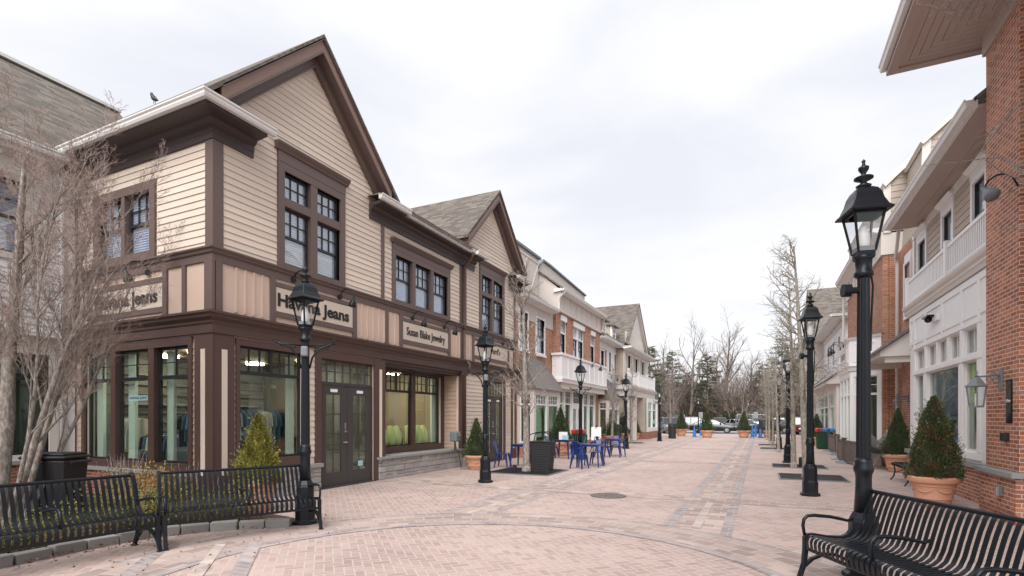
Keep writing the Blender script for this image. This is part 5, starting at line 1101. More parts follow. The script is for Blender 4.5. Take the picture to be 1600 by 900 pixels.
# ------------------------------------------------------------------ street lamps
def make_lamp(right):
    H = 4.10 if right else 3.76
    t = thing('street_lamp', '', 'street lamp')
    s = H / 4.1
    m = MB(); m.lathe([(.19, 0), (.19, .05), (.175, .055), (.15, .07), (.15, .27), (.138, .30), (.132, .32), (.132, .56), (.12, .60), (.10, .64), (.09, .66)], n=8, rot=R(22.5)); m.build('base', M.black, t, world=False, bevel=.006)
    m = MB(); zz = [0.72, .86, .90, .93, .97, 1.0, 1.04, 1.08]; m.lathe([(.085, .66), (.071, .90), (.070, 1.0), (.074, 1.04), (.087, 1.07), (.089, 1.10), (.076, 1.13), (.078, 1.16), (.066, 1.20)], n=20); m.build('collar', M.black, t, world=False, smooth=True)
    m = MB(); vs = []; n = 32; top = 3.02 * s
    for z, r in ((1.17, .065), (1.9, .062), (top, .054)):
        for k in range(n): a = 2 * math.pi * k / n; q = r * (1 if k % 2 else .92); vs.append((q * math.cos(a), q * math.sin(a), z))
    m.add(vs, [(i * n + k, i * n + (k + 1) % n, (i + 1) * n + (k + 1) % n, (i + 1) * n + k) for i in range(2) for k in range(n)]); m.build('shaft', M.black, t, world=False)
    z0 = 3.02 * s
    m = MB(); m.lathe([(.064, z0 - .02), (.085, z0), (.085, z0 + .03), (.07, z0 + .05), (.075, z0 + .16), (.10, z0 + .19)], n=16); m.build('neck', M.black, t, world=False, smooth=True)
    f = 1.0; zb = z0 + .19; zt = zb + .42; rb, rt = .105, .19
    rot = R(45) if right else 0
    m = MB(); m.lathe([(.095, zb - .03), (rb, zb), (rb, zb + .05), (rb * .95, zb + .055)], n=4, rot=rot)
    for k in range(4):
        a = rot + k * math.pi / 2; m.tube([((rb) * math.cos(a), rb * math.sin(a), zb + .04), (rt * math.cos(a), rt * math.sin(a), zt)], .013, 4)
    m.lathe([(rt + .012, zt - .02), (rt + .012, zt + .01), (rt * .9, zt + .01), (rt * .9, zt - .02)], n=4, rot=rot); m.build('lantern_frame', M.black, t, world=False)
    m = MB(); g = .93; m.lathe([(rb * g, zb + .05), (rt * g, zt - .01)], n=4, rot=rot); m.f = [q for q in m.f if len(q) == 4][:4]; m.build('lantern_glass', M.glass_lamp, t, world=False)
    m = MB(); m.lathe([(.272, zt + .0), (.276, zt + .016), (.23, zt + .05), (.19, zt + .12), (.167, zt + .19), (.135, zt + .235), (.09, zt + .26), (.04, zt + .27)], n=4, rot=rot); m.build('lantern_roof', M.black, t, world=False, bevel=.012)
    m = MB(); zf = zt + .26; m.lathe([(.05, zf), (.07, zf + .03), (.035, zf + .05), (.025, zf + .07), (.085, zf + .10), (.085, zf + .112), (.03, zf + .125), (.02, zf + .15), (.045, zf + .19), (.048, zf + .215), (.02, zf + .23), (.012, zf + .26), (.02, zf + .275), (.001, zf + .30)], n=16); m.build('finial', M.black, t, world=False, smooth=True)
    m = MB(); m.lathe([(.04, zb + .05), (.05, zb + .07), (.06, zb + .14), (.055, zb + .22), (.03, zb + .30), (.001, zb + .33)], n=14); m.build('bulb', M.bulb, t, world=False, smooth=True)
    m = MB(); m.box(-.08, .08, -.08, .08, zb + .045, zb + .09); m.build('lamp_tray', M.greybox, t, world=False)
    if right:
        m = MB(); m.tube([(-.04, 0, z0 - .14), (-.16, 0, z0 - .14)], .032, 10); m.tube([(-.12, 0, z0 - .14), (-.19, 0, z0 - .14)], .065, 16); m.build('speaker', M.black, t, world=False)
        m = MB(); m.tube([(.06, 0, z0 + .06), (.085, .0, z0 - .1), (.068, 0, z0 - .5), (.064, 0, z0 - .75)], .010, 6); m.build('cable', M.black, t, world=False)
    else:
        m = MB()
        for sg in (-1, 1):
            m.tube([(0, sg * .05, z0 - .08), (0, sg * .42, z0 - .04)], .012, 6); m.tube([(0, sg * .06, z0 - .42), (0, sg * .10, z0 - .25), (0, sg * .2, z0 - .12), (0, sg * .33, z0 - .06), (0, sg * .42, z0 - .03)], .016, 6)
            for cy, cz, r in ((.42, -.01, .03), (.32, -.09, .025), (.17, -.08, .035)):
                m.tube([(0, sg * (cy + r * math.cos(k * .8)), z0 + cz + r * math.sin(k * .8)) for k in range(8)], .010, 5)
        m.build('bracket_arm', M.black, t, world=False, smooth=True)
        m = MB(); m.box(.04, .15, -.05, .05, z0 - .25, z0 - .10); m.build('speaker', M.greybox, t, world=False, bevel=.02)
    return t
lampR = make_lamp(True); lampL = make_lamp(False)
for i, (x, y, lb) in enumerate([(.94, 6.25, 'tall black lantern post nearest the camera, right behind the front bench'), (.94, 12.4, 'second black lantern post on the right, by the near tree grate'), (.91, 21.15, 'third black lantern post in the right hand row'), (.89, 30.0, 'fourth black lantern post in the right hand row'), (.80, 40.6, 'farthest black lantern post in the right hand row, by the black menu board')]):
    place(lampR, i > 0, (x, y, 0), R(14) if i == 0 else R(rnd.uniform(5, 20)), lb, 'black lantern posts along the right of the street')
for i, (x, y, lb) in enumerate([(-6.22, 5.85, 'black lantern post behind the left benches, in front of the Havana Jeans sign'), (-6.16, 11.5, 'black lantern post before the potted conifer and brown double doors on the left'), (-6.3, 19.6, 'black lantern post among the blue cafe tables'), (-6.3, 27.25, 'black lantern post beyond the cafe tables, before the downspout'), (-6.23, 37.0, 'black lantern post at the far end of the left row, by the portico')]):
    place(lampL, i > 0, (x, y, 0), R(-50) if i == 0 else R(rnd.uniform(-62, -48)), lb, 'black lantern posts along the left of the street')
place(lampR, True, (-5.8, 58, -.02), 0, 'lamp post in the car park behind the dark saloon, left of centre', 'lamp posts in the car park', .95)
place(lampR, True, (-1.3, 74, -.02), 0, 'thin lamp post far back in the car park, behind the white cars', 'lamp posts in the car park', 1.0)

# ------------------------------------------------------------------ benches
def make_bench(L_=1.87, n=28):
    t = thing('park_bench', '', 'bench')
    prof = [(.02, .30), (.005, .345), (.0, .39), (.012, .425), (.045, .445), (.10, .44), (.25, .415), (.38, .405), (.45, .42), (.50, .46), (.535, .53), (.565, .63), (.60, .74), (.635, .83), (.655, .865), (.68, .88)]
    m = MB(); T = .006
    for i in range(n):
        x = .045 + (L_ - .09) * (i + .5) / n; w_ = .019; k = len(m.v); N = len(prof)
        for j, (y, z) in enumerate(prof):
            a = prof[max(j - 1, 0)]; b = prof[min(j + 1, N - 1)]; tx, tz = b[0] - a[0], b[1] - a[1]; l = math.hypot(tx, tz); nx, nz = -tz / l * T / 2, tx / l * T / 2
            m.v += [(x - w_, y + nx, z + nz), (x + w_, y + nx, z + nz), (x + w_, y - nx, z - nz), (x - w_, y - nx, z - nz)]
        for j in range(N - 1):
            for q in range(4): m.f.append((k + j * 4 + q, k + j * 4 + (q + 1) % 4, k + (j + 1) * 4 + (q + 1) % 4, k + (j + 1) * 4 + q))
        m.f += [(k, k + 1, k + 2, k + 3), (k + 4 * N - 4, k + 4 * N - 3, k + 4 * N - 2, k + 4 * N - 1)]
    s_ = m.build('seat_slats', M.black, t, world=False, auto=50)
    m = MB(); m.tube([(0, .665, .875), (L_, .665, .875)], .020, 12); m.build('top_rail', M.black, t, world=False, smooth=False, auto=60)
    m = MB(); m.tube([(0, .03, .305), (L_, .03, .305)], .017, 10); m.tube([(0, .44, .39), (L_, .44, .39)], .014, 8); m.build('seat_rail', M.black, t, world=False, auto=60)
    for x in (0, L_):
        m = MB(); w_ = .022
        def ribbon(pts, th):
            P = [Vector((0, a, b)) for a, b in pts]; k = len(m.v); N = len(P)
            for j, p in enumerate(P):
                tt = (P[min(j + 1, N - 1)] - P[max(j - 1, 0)]).normalized(); nn = Vector((0, -tt.z, tt.y)) * (th[j] if hasattr(th, '__len__') else th)
                for sx, sn in ((-1, 1), (1, 1), (1, -1), (-1, -1)): m.v.append((x + sx * w_, p.y + nn.y * sn, p.z + nn.z * sn))
            for j in range(N - 1):
                for q in range(4): m.f.append((k + j * 4 + q, k + j * 4 + (q + 1) % 4, k + (j + 1) * 4 + (q + 1) % 4, k + (j + 1) * 4 + q))
            m.f += [(k, k + 1, k + 2, k + 3), (k + 4 * N - 4, k + 4 * N - 3, k + 4 * N - 2, k + 4 * N - 1)]
        ribbon([(.02, .40), (.05, .43), (.10, .435), (.25, .41), (.40, .40), (.47, .43), (.52, .50), (.56, .63), (.60, .76), (.64, .86), (.67, .895), (.70, .88)], [.02, .024, .02, .02, .024, .026, .022, .02, .02, .02, .02, .016])
        m.build('end_frame', M.black, t, world=False, bevel=.005)
        m = MB(); ribbon([(.03, .42), (.03, .30), (.015, .15), (-.035, 0)], [.022, .022, .02, .018]); m.build('leg', M.black, t, world=False, bevel=.004)
        m = MB(); ribbon([(.47, .40), (.49, .28), (.52, .14), (.60, 0)], [.022, .022, .02, .018]); m.build('leg', M.black, t, world=False, bevel=.004)
        m = MB(); ribbon([(.02, .13), (.10, .20), (.22, .245), (.34, .235), (.44, .19), (.51, .12)], .014); m.build('stretcher', M.black, t, world=False, bevel=.004)
        m = MB(); m.box(x - .03, x + .03, -.075, .005, 0, .012); m.box(x - .03, x + .03, .56, .64, 0, .012); m.build('foot', M.black, t, world=False)
    for x in (0, L_ / 2, L_):
        m = MB(); m.tube([(x, .53, .60), (x, .46, .575), (x, .40, .59), (x, .28, .615), (x, .12, .63), (x, .05, .625), (x, .015, .59), (x, .005, .53), (x, .02, .44)], [.014, .014, .016, .017, .017, .017, .017, .016, .015], 10)
        m.build('armrest', M.black, t, world=False, smooth=True)
    return t
bench = make_bench()
def place_bench(used, corner, dirv, label, zz=0):
    a = math.atan2(dirv[1], dirv[0]); return place(bench, used, (corner[0], corner[1], zz), a, label, 'black slatted benches round the plaza')
place_bench(False, (.385, 5.96), (.46, -.89), 'black slatted bench in the right foreground, cut off by the picture edge')
# left pair: local +x runs so that -y faces the plaza
place_bench(True, (-6.50, 3.95), (.42, .907), 'black slatted bench on the left, the right one of the touching pair')
place_bench(True, (-6.70, 2.02), (.10, .995), 'black slatted bench at the left edge, the nearer one of the touching pair')

# ------------------------------------------------------------------ foliage
def sprig(m, p, d, l, w_, rr):
    d = d.normalized(); a = d.orthogonal().normalized(); a.rotate(Matrix.Rotation(rr.uniform(0, 6.28), 3, d)); b = d.cross(a)
    k = len(m.v); q = p + d * l * .5; e = p + d * l
    m.v += [tuple(p), tuple(q + a * w_), tuple(e), tuple(q - a * w_)]; m.f.append((k, k + 1, k + 2, k + 3))
def cone_foliage(mat, h, r, n, leaf, seed, bulge=.75, z0=0, lumps=.19):
    rr = random.Random(seed); m = MB(); ph = [rr.uniform(0, 6.28) for _ in range(6)]
    def R_(t, a): 
        base = r * (min(1, (1 - t) ** bulge * 1.04)) * (1 if t > .12 else .80 + 1.6 * t)
        return base * (1 + lumps * (math.sin(3 * a + ph[0] + 7 * t) * .5 + math.sin(7 * a + ph[1] - 13 * t) * .4 + math.sin(17 * t + ph[2] + 2 * a) * .5)) + .012
    for i in range(n):
        t = 1 - math.sqrt(rr.random()) if rr.random() < .75 else rr.random(); a = rr.uniform(0, 6.283)
        q = R_(t, a) * (rr.uniform(.82, 1.04) if rr.random() < .85 else rr.uniform(.5, .8))
        p = Vector((q * math.cos(a), q * math.sin(a), z0 + t * h)); d = Vector((math.cos(a), math.sin(a), rr.uniform(.1, 1.5))) + Vector((rr.uniform(-.5, .5), rr.uniform(-.5, .5), rr.uniform(-.3, .3)))
        for _ in range(2): sprig(m, p, d + Vector((rr.uniform(-.6, .6), rr.uniform(-.6, .6), rr.uniform(-.4, .4))), leaf * rr.uniform(.7, 1.3), leaf * .2, rr)
    for i in range(n // 45):
        t = rr.random() ** 1.3 * .95; a = rr.uniform(0, 6.283); q = R_(t, a) * .98; c0 = Vector((q * math.cos(a), q * math.sin(a), z0 + t * h)); dv = Vector((math.cos(a), math.sin(a), rr.uniform(.5, 1.8))).normalized()
        for k in range(7): sprig(m, c0 + dv * leaf * k * .55, dv + Vector((rr.uniform(-.7, .7), rr.uniform(-.7, .7), rr.uniform(-.3, .5))), leaf, leaf * .2, rr)
    m.lathe([(r * .55, z0 + .04), (r * .58, z0 + h * .2), (r * .30, z0 + h * .5), (r * .08, z0 + h * .8), (.001, z0 + h * .86)], n=14)
    return m
POT = [(.27, 0), (.30, .02), (.33, .12), (.36, .15), (.355, .17), (.40, .36), (.42, .375), (.415, .39), (.425, .42), (.48, .44), (.50, .47), (.50, .52), (.475, .545), (.44, .545), (.42, .50), (.41, .46), (.001, .46)]
def make_potted(foli, fh, fr, n, leaf, seed, pr=1.0, ph=1.0, bulge=.75, swag=True):
    t = thing('potted_conifer', '', 'potted plant')
    m = MB(); m.lathe([(a * pr, b * ph) for a, b in POT[:-1]] , n=40); p = m.build('pot', M.terracotta, t, world=False, auto=35)
    if swag:
        m = MB()
        for k in range(6):
            a0 = k * math.pi / 3
            m.tube([((.385 + .008) * pr * math.cos(a0 + q * .16), (.385 + .008) * pr * math.sin(a0 + q * .16), (.33 - .06 * math.sin(math.pi * q / 6)) * ph) for q in range(7)], [.004, .010, .013, .015, .013, .010, .004], 6)
            m.lathe([(.001, -.02), (.022, 0), (.001, .02)], (.398 * pr * math.cos(a0 + .02), .398 * pr * math.sin(a0 + .02), .34 * ph), 8)
        m.build('swag_relief', M.terracotta, p, world=False, smooth=True)
    m = MB(); m.lathe([(.001, .475 * ph), (.42 * pr, .47 * ph)], n=20); m.f = [f for f in m.f if len(f) == 4]; m.build('soil', M.mulch, t, world=False)
    m = cone_foliage(foli, fh, fr, n, leaf, seed, bulge, z0=.46 * ph); m.build('foliage', foli, t, world=False, recalc=False, uv=False)
    return t
near = make_potted(M.yewtip, 1.52, .50, 15000, .042, 3, .98, 1.0, .80)
place(near, False, (2.86, 11.9, 0), .4, 'large bronzed yew in a swagged terracotta pot, nearest on the right', 'clipped conifers in terracotta pots', (.80, .80, 1.0))
mid = make_potted(M.yew, 1.38, .47, 8000, .04, 5, .92, .95, 1.0)
gold = make_potted(M.gold, 1.18, .38, 9000, .038, 8, .62, 1.02, 1.0)
place(gold, False, (-7.78, 6.28, 0), .2, 'golden green dwarf conifer in a terracotta pot behind the right end of the left bench', 'clipped conifers in terracotta pots')
for i, (x, y, s_, lb) in enumerate([(3.70, 18.9, (.87, .87, 1.03), 'dark green clipped yew in a terracotta pot beside the small canopy on the right'), (-7.95, 14.25, (.85, .85, .87), 'clipped conifer in a terracotta pot at the end of the fieldstone ledge'),
        (-7.75, 21.3, 1.12, 'clipped conifer in a pot beside the red lidded bin on the left'), (-8.15, 31.2, 1.05, 'clipped conifer in a pot right of the cafe bench on the left'), (-8.4, 35.4, 1.1, 'dark conifer in a pot behind the black litter bin far left'), (-8.3, 38.6, 1.0, 'conifer in a pot beside the small tree near the portico'),
        (2.95, 34.6, 1.0, 'clipped conifer in a pot beyond the red and blue bin'), (4.15, 33.2, .8, 'small conifer in a pot against the far right shop window'),
        (-6.3, 48.6, 1.2, 'conifer in a pot beyond the far black litter bin'), (-3.85, 45.0, 1.15, 'conifer in a pot in the middle of the street end, left of centre'), (-1.15, 46.0, 1.15, 'conifer in a pot at the street end, right of centre beside the blue cones'), (.65, 48.2, 1.1, 'conifer in a pot behind the black menu board')]):
    place(mid, i > 0, (x, y, 0), rnd.uniform(0, 6), lb, 'clipped conifers in terracotta pots', s_)

def leafy_mass(path, wid, h, n, leaf, seed, mat, name, label, cat, group=None, z0=.03, stems=60):
    rr = random.Random(seed); m = MB(); P = [Vector((x, y, 0)) for x, y in path]; st = MB()
    for i in range(n):
        k = rr.randrange(len(P) - 1); c = P[k].lerp(P[k + 1], rr.random()); a = rr.uniform(0, 6.28); q = math.sqrt(rr.random()); z = rr.random() ** .7
        lump = 1 + .25 * math.sin(c.x * 5 + c.y * 4 + seed)
        p = c + Vector((math.cos(a) * q * wid, math.sin(a) * q * wid, z0 + z * h * lump * (1 - .35 * q * q)))
        for _ in range(2): sprig(m, p, Vector((rr.uniform(-1, 1), rr.uniform(-1, 1), rr.uniform(-.2, 1.2))), leaf * rr.uniform(.6, 1.2), leaf * .32, rr)
    for i in range(stems):
        k = rr.randrange(len(P) - 1); c = P[k].lerp(P[k + 1], rr.random()); e = c + Vector((rr.uniform(-.25, .25), rr.uniform(-.25, .25), z0 + h * rr.uniform(.7, 1.15)))
        st.tube([c + Vector((0, 0, z0)), c.lerp(e, .5) + Vector((rr.uniform(-.04, .04), rr.uniform(-.04, .04), 0)), e], [.006, .004, .002], 3)
    t = thing(name, label, cat, (path[0][0], path[0][1], z0), group=group); m.build('foliage', mat, t, recalc=False, uv=False); st.build('stem', M.twig, t, uv=False); return t
leafy_mass([(-7.75, 1.4), (-7.8, 2.6), (-7.95, 3.6)], .32, .50, 5000, .03, 1, M.box, 'box_hedge', 'low clipped box hedge behind the nearer left bench', 'hedge')
leafy_mass([(-8.0, 3.8), (-7.75, 4.5), (-7.35, 5.15), (-7.1, 5.5)], .30, .62, 6500, .03, 2, M.box, 'box_hedge', 'low mottled box hedge behind the right one of the left benches', 'hedge')
leafy_mass([(-8.6, 4.5), (-8.7, 4.8)], .22, .92, 1500, .032, 3, M.box, 'shrub', 'rounded green shrub rising above the gap between the left benches', 'shrub')
leafy_mass([(-8.15, 4.35), (-7.95, 4.75), (-7.9, 5.2)], .24, .78, 2600, .032, 4, M.amber, 'shrub', 'amber leaved shrub beside the rounded green one behind the left benches', 'shrub')
leafy_mass([(1.95, 5.0), (2.3, 4.2), (2.6, 3.4), (2.8, 2.8)], .34, .52, 6500, .03, 6, M.box, 'box_hedge', 'low yellowing hedge behind the right foreground bench', 'hedge')
tag(MB().poly([(1.45, 5.7, .006), (2.1, 5.85, .006), (3.4, 4.8, .006), (3.9, 1.2, .006), (2.6, 1.2, .006), (1.75, 4.6, .006)]).build('planting_bed', M.mulch), kind='structure')
o = kerb_setts('granite_kerb', [(1.42, 5.72), (1.50, 5.2), (1.74, 4.6), (2.1, 3.6), (2.5, 1.6)]); tag(o, kind='structure')
rr = random.Random(12); m = MB()
for i in range(1800):
    x, y = (rr.uniform(-8.6, -6.3), rr.uniform(1.2, 6)) if i % 14 else (rr.uniform(-7.6, -5.2), rr.uniform(3, 6.5))
    if i % 14 and (x > -6.9 and y < 5): continue
    z = .035 if i % 14 else .012
    sprig(m, Vector((x, y, z + rr.uniform(0, .012))), Vector((rr.uniform(-1, 1), rr.uniform(-1, 1), rr.uniform(0, .4))), rr.uniform(.02, .05), .010, rr)
tag(m.build('leaf_litter', M.litter, recalc=False, uv=False), kind='stuff')

# ------------------------------------------------------------------ bare trees
def grow(mb, tw, p, d, length, rad, lev, P, rr, out):
    """one branch and everything it carries; thick wood to mb, twigs to tw"""
    n = P['seg'][lev]; pts = [p.copy()]; rads = [rad]; q = p.copy(); dd = d.normalized(); tip = rad * P['taper'][lev]
    for i in range(n):
        w_ = P['wander'][lev]; dd = (dd + Vector((rr.gauss(0, w_), rr.gauss(0, w_), rr.gauss(0, w_) + P['up'][lev]))).normalized()
        q = q + dd * length / n; pts.append(q.copy()); rads.append(rad + (tip - rad) * (i + 1) / n)
    sides = (10, 7, 4, 3, 3)[lev]; (mb if lev < P['twig'] else tw).tube(pts, rads, sides, cap=False)
    if lev + 1 >= P['levels']: return
    k = P['kids'][lev]; k = int(k * rr.uniform(.8, 1.2)) if k > 3 else k
    for j in range(k):
        f = P['from'][lev] + (1 - P['from'][lev]) * ((j + rr.random()) / k); x = f * n; i = min(int(x), n - 1); c = pts[i].lerp(pts[i + 1], x - i); r_ = rads[i] + (rads[i + 1] - rads[i]) * (x - i)
        t = (pts[i + 1] - pts[i]).normalized(); o = t.orthogonal().normalized(); o.rotate(Matrix.Rotation(rr.uniform(0, 6.283), 3, t))
        a = R(P['ang'][lev] * rr.uniform(.7, 1.3)); nd = t * math.cos(a) + o * math.sin(a)
        grow(mb, tw, c, nd, length * P['ratio'][lev] * rr.uniform(.6, 1.2) * (1.15 - .55 * f), max(min(r_ * .7, rad * P['thin'][lev]), .0022), lev + 1, P, rr, out)
def make_tree(name, label, cat, P, seed, stems, bark, twig, group=None):
    rr = random.Random(seed); mb = MB(); tw = MB(); tk = MB()
    for (p, d, l, r) in stems:
        grow(mb, tw, Vector(p), Vector(d), l, r, 0, P, rr, None)
        tk.lathe([(r * 1.5, -.05), (r * 1.2, .05), (r * 1.02, .18)], p, 10)
    t = thing(name, label, cat, group=group); q = mb.build('trunk', bark, t, world=False, smooth=True, uv=False); tk.build('root_flare', bark, t, world=False, smooth=True, uv=False)
    tw.build('twigs', twig, t, world=False, uv=False); return t
Pbig = dict(levels=5, twig=3, seg=(7, 6, 5, 4, 3), taper=(.2, .2, .3, .4, .5), wander=(.06, .09, .12, .15, .16), up=(.05, .14, .13, .09, .06), kids=(11, 9, 9, 7), **{'from': (.22, .2, .15, .15)}, ang=(30, 34, 42, 44), ratio=(.44, .48, .46, .44), thin=(.34, .42, .38, .5))
big = make_tree('bare_tree', 'large bare multi stemmed tree with reddish twigs at the left, before the white building', 'tree', Pbig, 21,
    [((-.15, -.05, 0), (-.06, .02, 1), 5.5, .12), ((.0, .05, 0), (.14, .14, 1), 5.2, .055), ((-.05, .15, 0), (.05, .30, 1), 5.0, .05), ((-.3, -.15, 0), (-.22, -.14, 1), 5.2, .06), ((.02, .02, 0), (.22, .10, 1), 4.5, .034), ((-.02, .2, 0), (.02, .52, 1), 4.6, .038), ((.0, -.2, 0), (.08, -.15, 1), 5.0, .042)], M.bark, M.twig_red)
big.location = (-9.6, 3.62, .03)
Pst = dict(levels=4, twig=2, seg=(9, 5, 4, 3), taper=(.18, .25, .4, .5), wander=(.016, .12, .18, .2), up=(.05, .09, .02, .02), kids=(38, 10, 6), **{'from': (.27, .12, .1)}, ang=(50, 48, 52), ratio=(.21, .46, .46), thin=(.19, .42, .5))
ta = make_tree('bare_tree', '', 'tree', Pst, 5, [((0, 0, 0), (0, 0, 1), 6.1, .10)], M.bark_lichen, M.bark_lichen)
tb = make_tree('bare_tree', '', 'tree', Pst, 11, [((0, 0, 0), (.01, 0, 1), 6.2, .09)], M.bark_lichen, M.bark_lichen)
Pgr = dict(Pst, kids=(30, 8, 6), ang=(50, 48, 50), up=(.02, .12, .06, .03)); Pgr['from'] = (.24, .12, .1)
tcx = make_tree('bare_tree', '', 'tree', Pgr, 31, [((0, 0, 0), (0, 0, 1), 5.9, .115)], M.bark, M.twig)
gR = 'bare street trees along the right hand lamps'; gL = 'bare street trees along the left hand lamps'
for pr_, used, x, y, s_, lb, g in [(ta, 0, 1.12, 15.9, 1.02, 'tallest right hand street tree with lichened bark, in the nearest grate', gR), (tb, 0, .98, 19.0, .98, 'right hand street tree just behind the tallest one', gR), (ta, 1, .80, 27.5, .76, 'third bare street tree back on the right', gR), (tb, 1, .62, 30.6, .76, 'fourth bare street tree back on the right', gR), (ta, 1, .55, 36.5, .74, 'fifth bare street tree back on the right', gR), (tb, 1, .45, 42.5, .78, 'farthest bare street tree on the right, by the menu board', gR),
        (tcx, 0, -6.28, 14.3, 1.0, 'bare tree by the black planter bin and blue tables on the left', gL), (tcx, 1, -7.3, 28.3, .72, 'small bare tree behind the fourth left lamp', gL), (tcx, 1, -7.4, 33.5, .78, 'small bare tree before the portico on the left', gL), (tcx, 1, -6.6, 44.5, .9, 'bare tree rising behind the far black litter bin', gL)]:
    place(pr_, bool(used), (x, y, 0), rnd.uniform(0, 6.28), lb, g, s_)
# branch tips of a tree standing just outside the right edge
Pside = dict(levels=3, twig=1, seg=(6, 5, 4), taper=(.4, .3, .4), wander=(.10, .15, .15), up=(-.03, -.02, 0), kids=(14, 8), **{'from': (.2, .15)}, ang=(42, 45), ratio=(.42, .45), thin=(.4, .5))
side = make_tree('bare_tree', 'bare branches reaching in at the upper right corner in front of the brick pier', 'tree', Pside, 9, [((.0, 0, 0), (.04, 0, 1), 8.2, .10), ((0, 0, 7.2), (-.82, .5, .0), 1.9, .022), ((0, 0, 7.9), (-.9, .35, .02), 1.8, .022), ((0, 0, 7.5), (-.8, .5, .05), 1.7, .02), ((0, 0, 6.9), (-.85, .3, .15), 1.5, .02), ((0, 0, 6.2), (-.7, .7, -.05), 1.8, .018)], M.bark, M.twig)
side.location = (3.85, 8.0, 0)

# ------------------------------------------------------------------ bins, fences, cafe furniture
t = thing('wheelie_bin', 'black lidded wheelie bin between the big tree and the window of the left shop', 'bin', (-9.75, 4.3, .03), R(-62))
m = MB(); m.add([(-.2, -.24, .06), (.2, -.24, .06), (.2, .24, .06), (-.2, .24, .06), (-.25, -.3, .94), (.25, -.3, .94), (.25, .3, .94), (-.25, .3, .94)], [(3, 2, 1, 0), (4, 5, 6, 7), (0, 1, 5, 4), (1, 2, 6, 5), (2, 3, 7, 6), (3, 0, 4, 7)]); m.build('body', M.matteblack, t, world=False, bevel=.03)
m = MB(); m.box(-.28, .28, -.34, .33, .95, 1.0); m.box(-.24, .24, -.30, .28, 1.0, 1.04); m.build('lid', M.matteblack, t, world=False, bevel=.02)
m = MB(); m.tube([(-.2, .36, .90), (.2, .36, .90)], .018, 8); m.build('handle', M.matteblack, t, world=False)
for s_ in (-1, 1): m = MB(); m.tube([(s_ * .2, .24, .12), (s_ * .25, .24, .12)], .12, 16); m.build('wheel', M.rubber, t, world=False)
MB().box(-.10, .10, -.285, -.262, .52, .78).build('badge_recess', M.frame, t, world=False); MB().box(-.10, .10, -.292, -.285, .60, .615).build('bar', M.steel, t, world=False)
# black woven planter bin
t = thing('planter_bin', 'tall tapered black slatted bin with a wire hoop beside the bare tree', 'bin', (-5.95, 14.75, 0), R(8))
m = MB(); h = .85
for i in range(17):
    z = .02 + i * .05; w0 = .28 + .07 * z / h; m.box(-w0, w0, -w0, w0, z, z + .036)
m.build('slatted_body', M.matteblack, t, world=False); m = MB(); m.box(-.25, .25, -.25, .25, 0, .84); m.build('liner', M.matteblack, t, world=False)
m = MB(); m.box(-.36, .36, -.36, .36, .86, .90); m.build('rim', M.black, t, world=False); m = MB()
for s_ in (-.3, .3): m.tube([(-.34, s_, .9), (-.30, s_, 1.10), (-.1, s_, 1.17), (.15, s_, 1.17), (.33, s_, 1.10), (.36, s_, .9)], .014, 6)
m.build('hoop', M.black, t, world=False)
t = thing('uplight', 'small black spotlight at the foot of the tree by the planter bin', 'spotlight', (-6.5, 13.95, .02)); m = MB(); m.lathe([(.05, 0), (.06, .02), (.065, .2), (.05, .21)], (-6.5, 13.95, .02), 12); m.build('housing', M.matteblack, t)
t = thing('uplight', 'small black spotlight beside the near right hand trunks', 'spotlight', (1.22, 19.4, .02)); m = MB(); m.lathe([(.06, 0), (.07, .02), (.075, .3), (.05, .33)], (1.22, 19.4, .0), 12); m.build('housing', M.matteblack, t)
def litter_bin(x, y, label, s_=1):
    t = thing('litter_bin', label, 'bin', (x, y, 0), group='round black litter bins'); m = MB(); m.lathe([(.26, 0), (.28, .05), (.30, .85), (.32, .88)], n=20); m.build('body', M.matteblack, t, world=False); m = MB(); m.lathe([(.32, .88), (.33, .93), (.31, 1.0), (.31, 1.12), (.22, 1.18), (.001, 1.2)], n=20); m.build('hood', M.matteblack, t, world=False); m = MB(); m.box(-.14, .14, -.325, -.30, .98, 1.1); m.build('opening', M.int_dark, t, world=False)
litter_bin(-8.3, 33.4, 'black litter bin before the dark conifer on the left side'); litter_bin(-6.15, 42.2, 'black litter bin at the left of the street end')
def slat_bin(x, y, label, tops):
    t = thing('recycling_bin', label, 'bin', (x, y, 0)); m = MB(); n = 26; r = .36
    for k in range(n): a = 2 * math.pi * k / n; c, s = math.cos(a), math.sin(a); m.tube([(r * .9 * c, r * .9 * s, .04), (r * c, r * s, .86)], .032, 4)
    m.build('slats', M.green, t, world=False); m = MB(); m.lathe([(r * .85, .02), (r * .92, .88)], n=20); m.build('liner', M.matteblack, t, world=False)
    for k, (mt, a0, a1) in enumerate(tops):
        m = MB(); m.box(a0, a1, -.33, .33, .88, 1.08); m.build('lid', mt, t, world=False, bevel=.05); m = MB(); m.tube([((a0 + a1) / 2, -.336, .99), ((a0 + a1) / 2, -.30, .99)], .07, 12); m.build('opening', M.int_dark, t, world=False)
slat_bin(-7.35, 22.6, 'green slatted bin with a red lid among the cafe tables on the left', [(M.red, -.26, .26)])
slat_bin(3.0, 31.2, 'green slatted bin with a half red half blue lid on the right', [(M.red, -.40, -.12), (M.bluep, -.115, .42)])
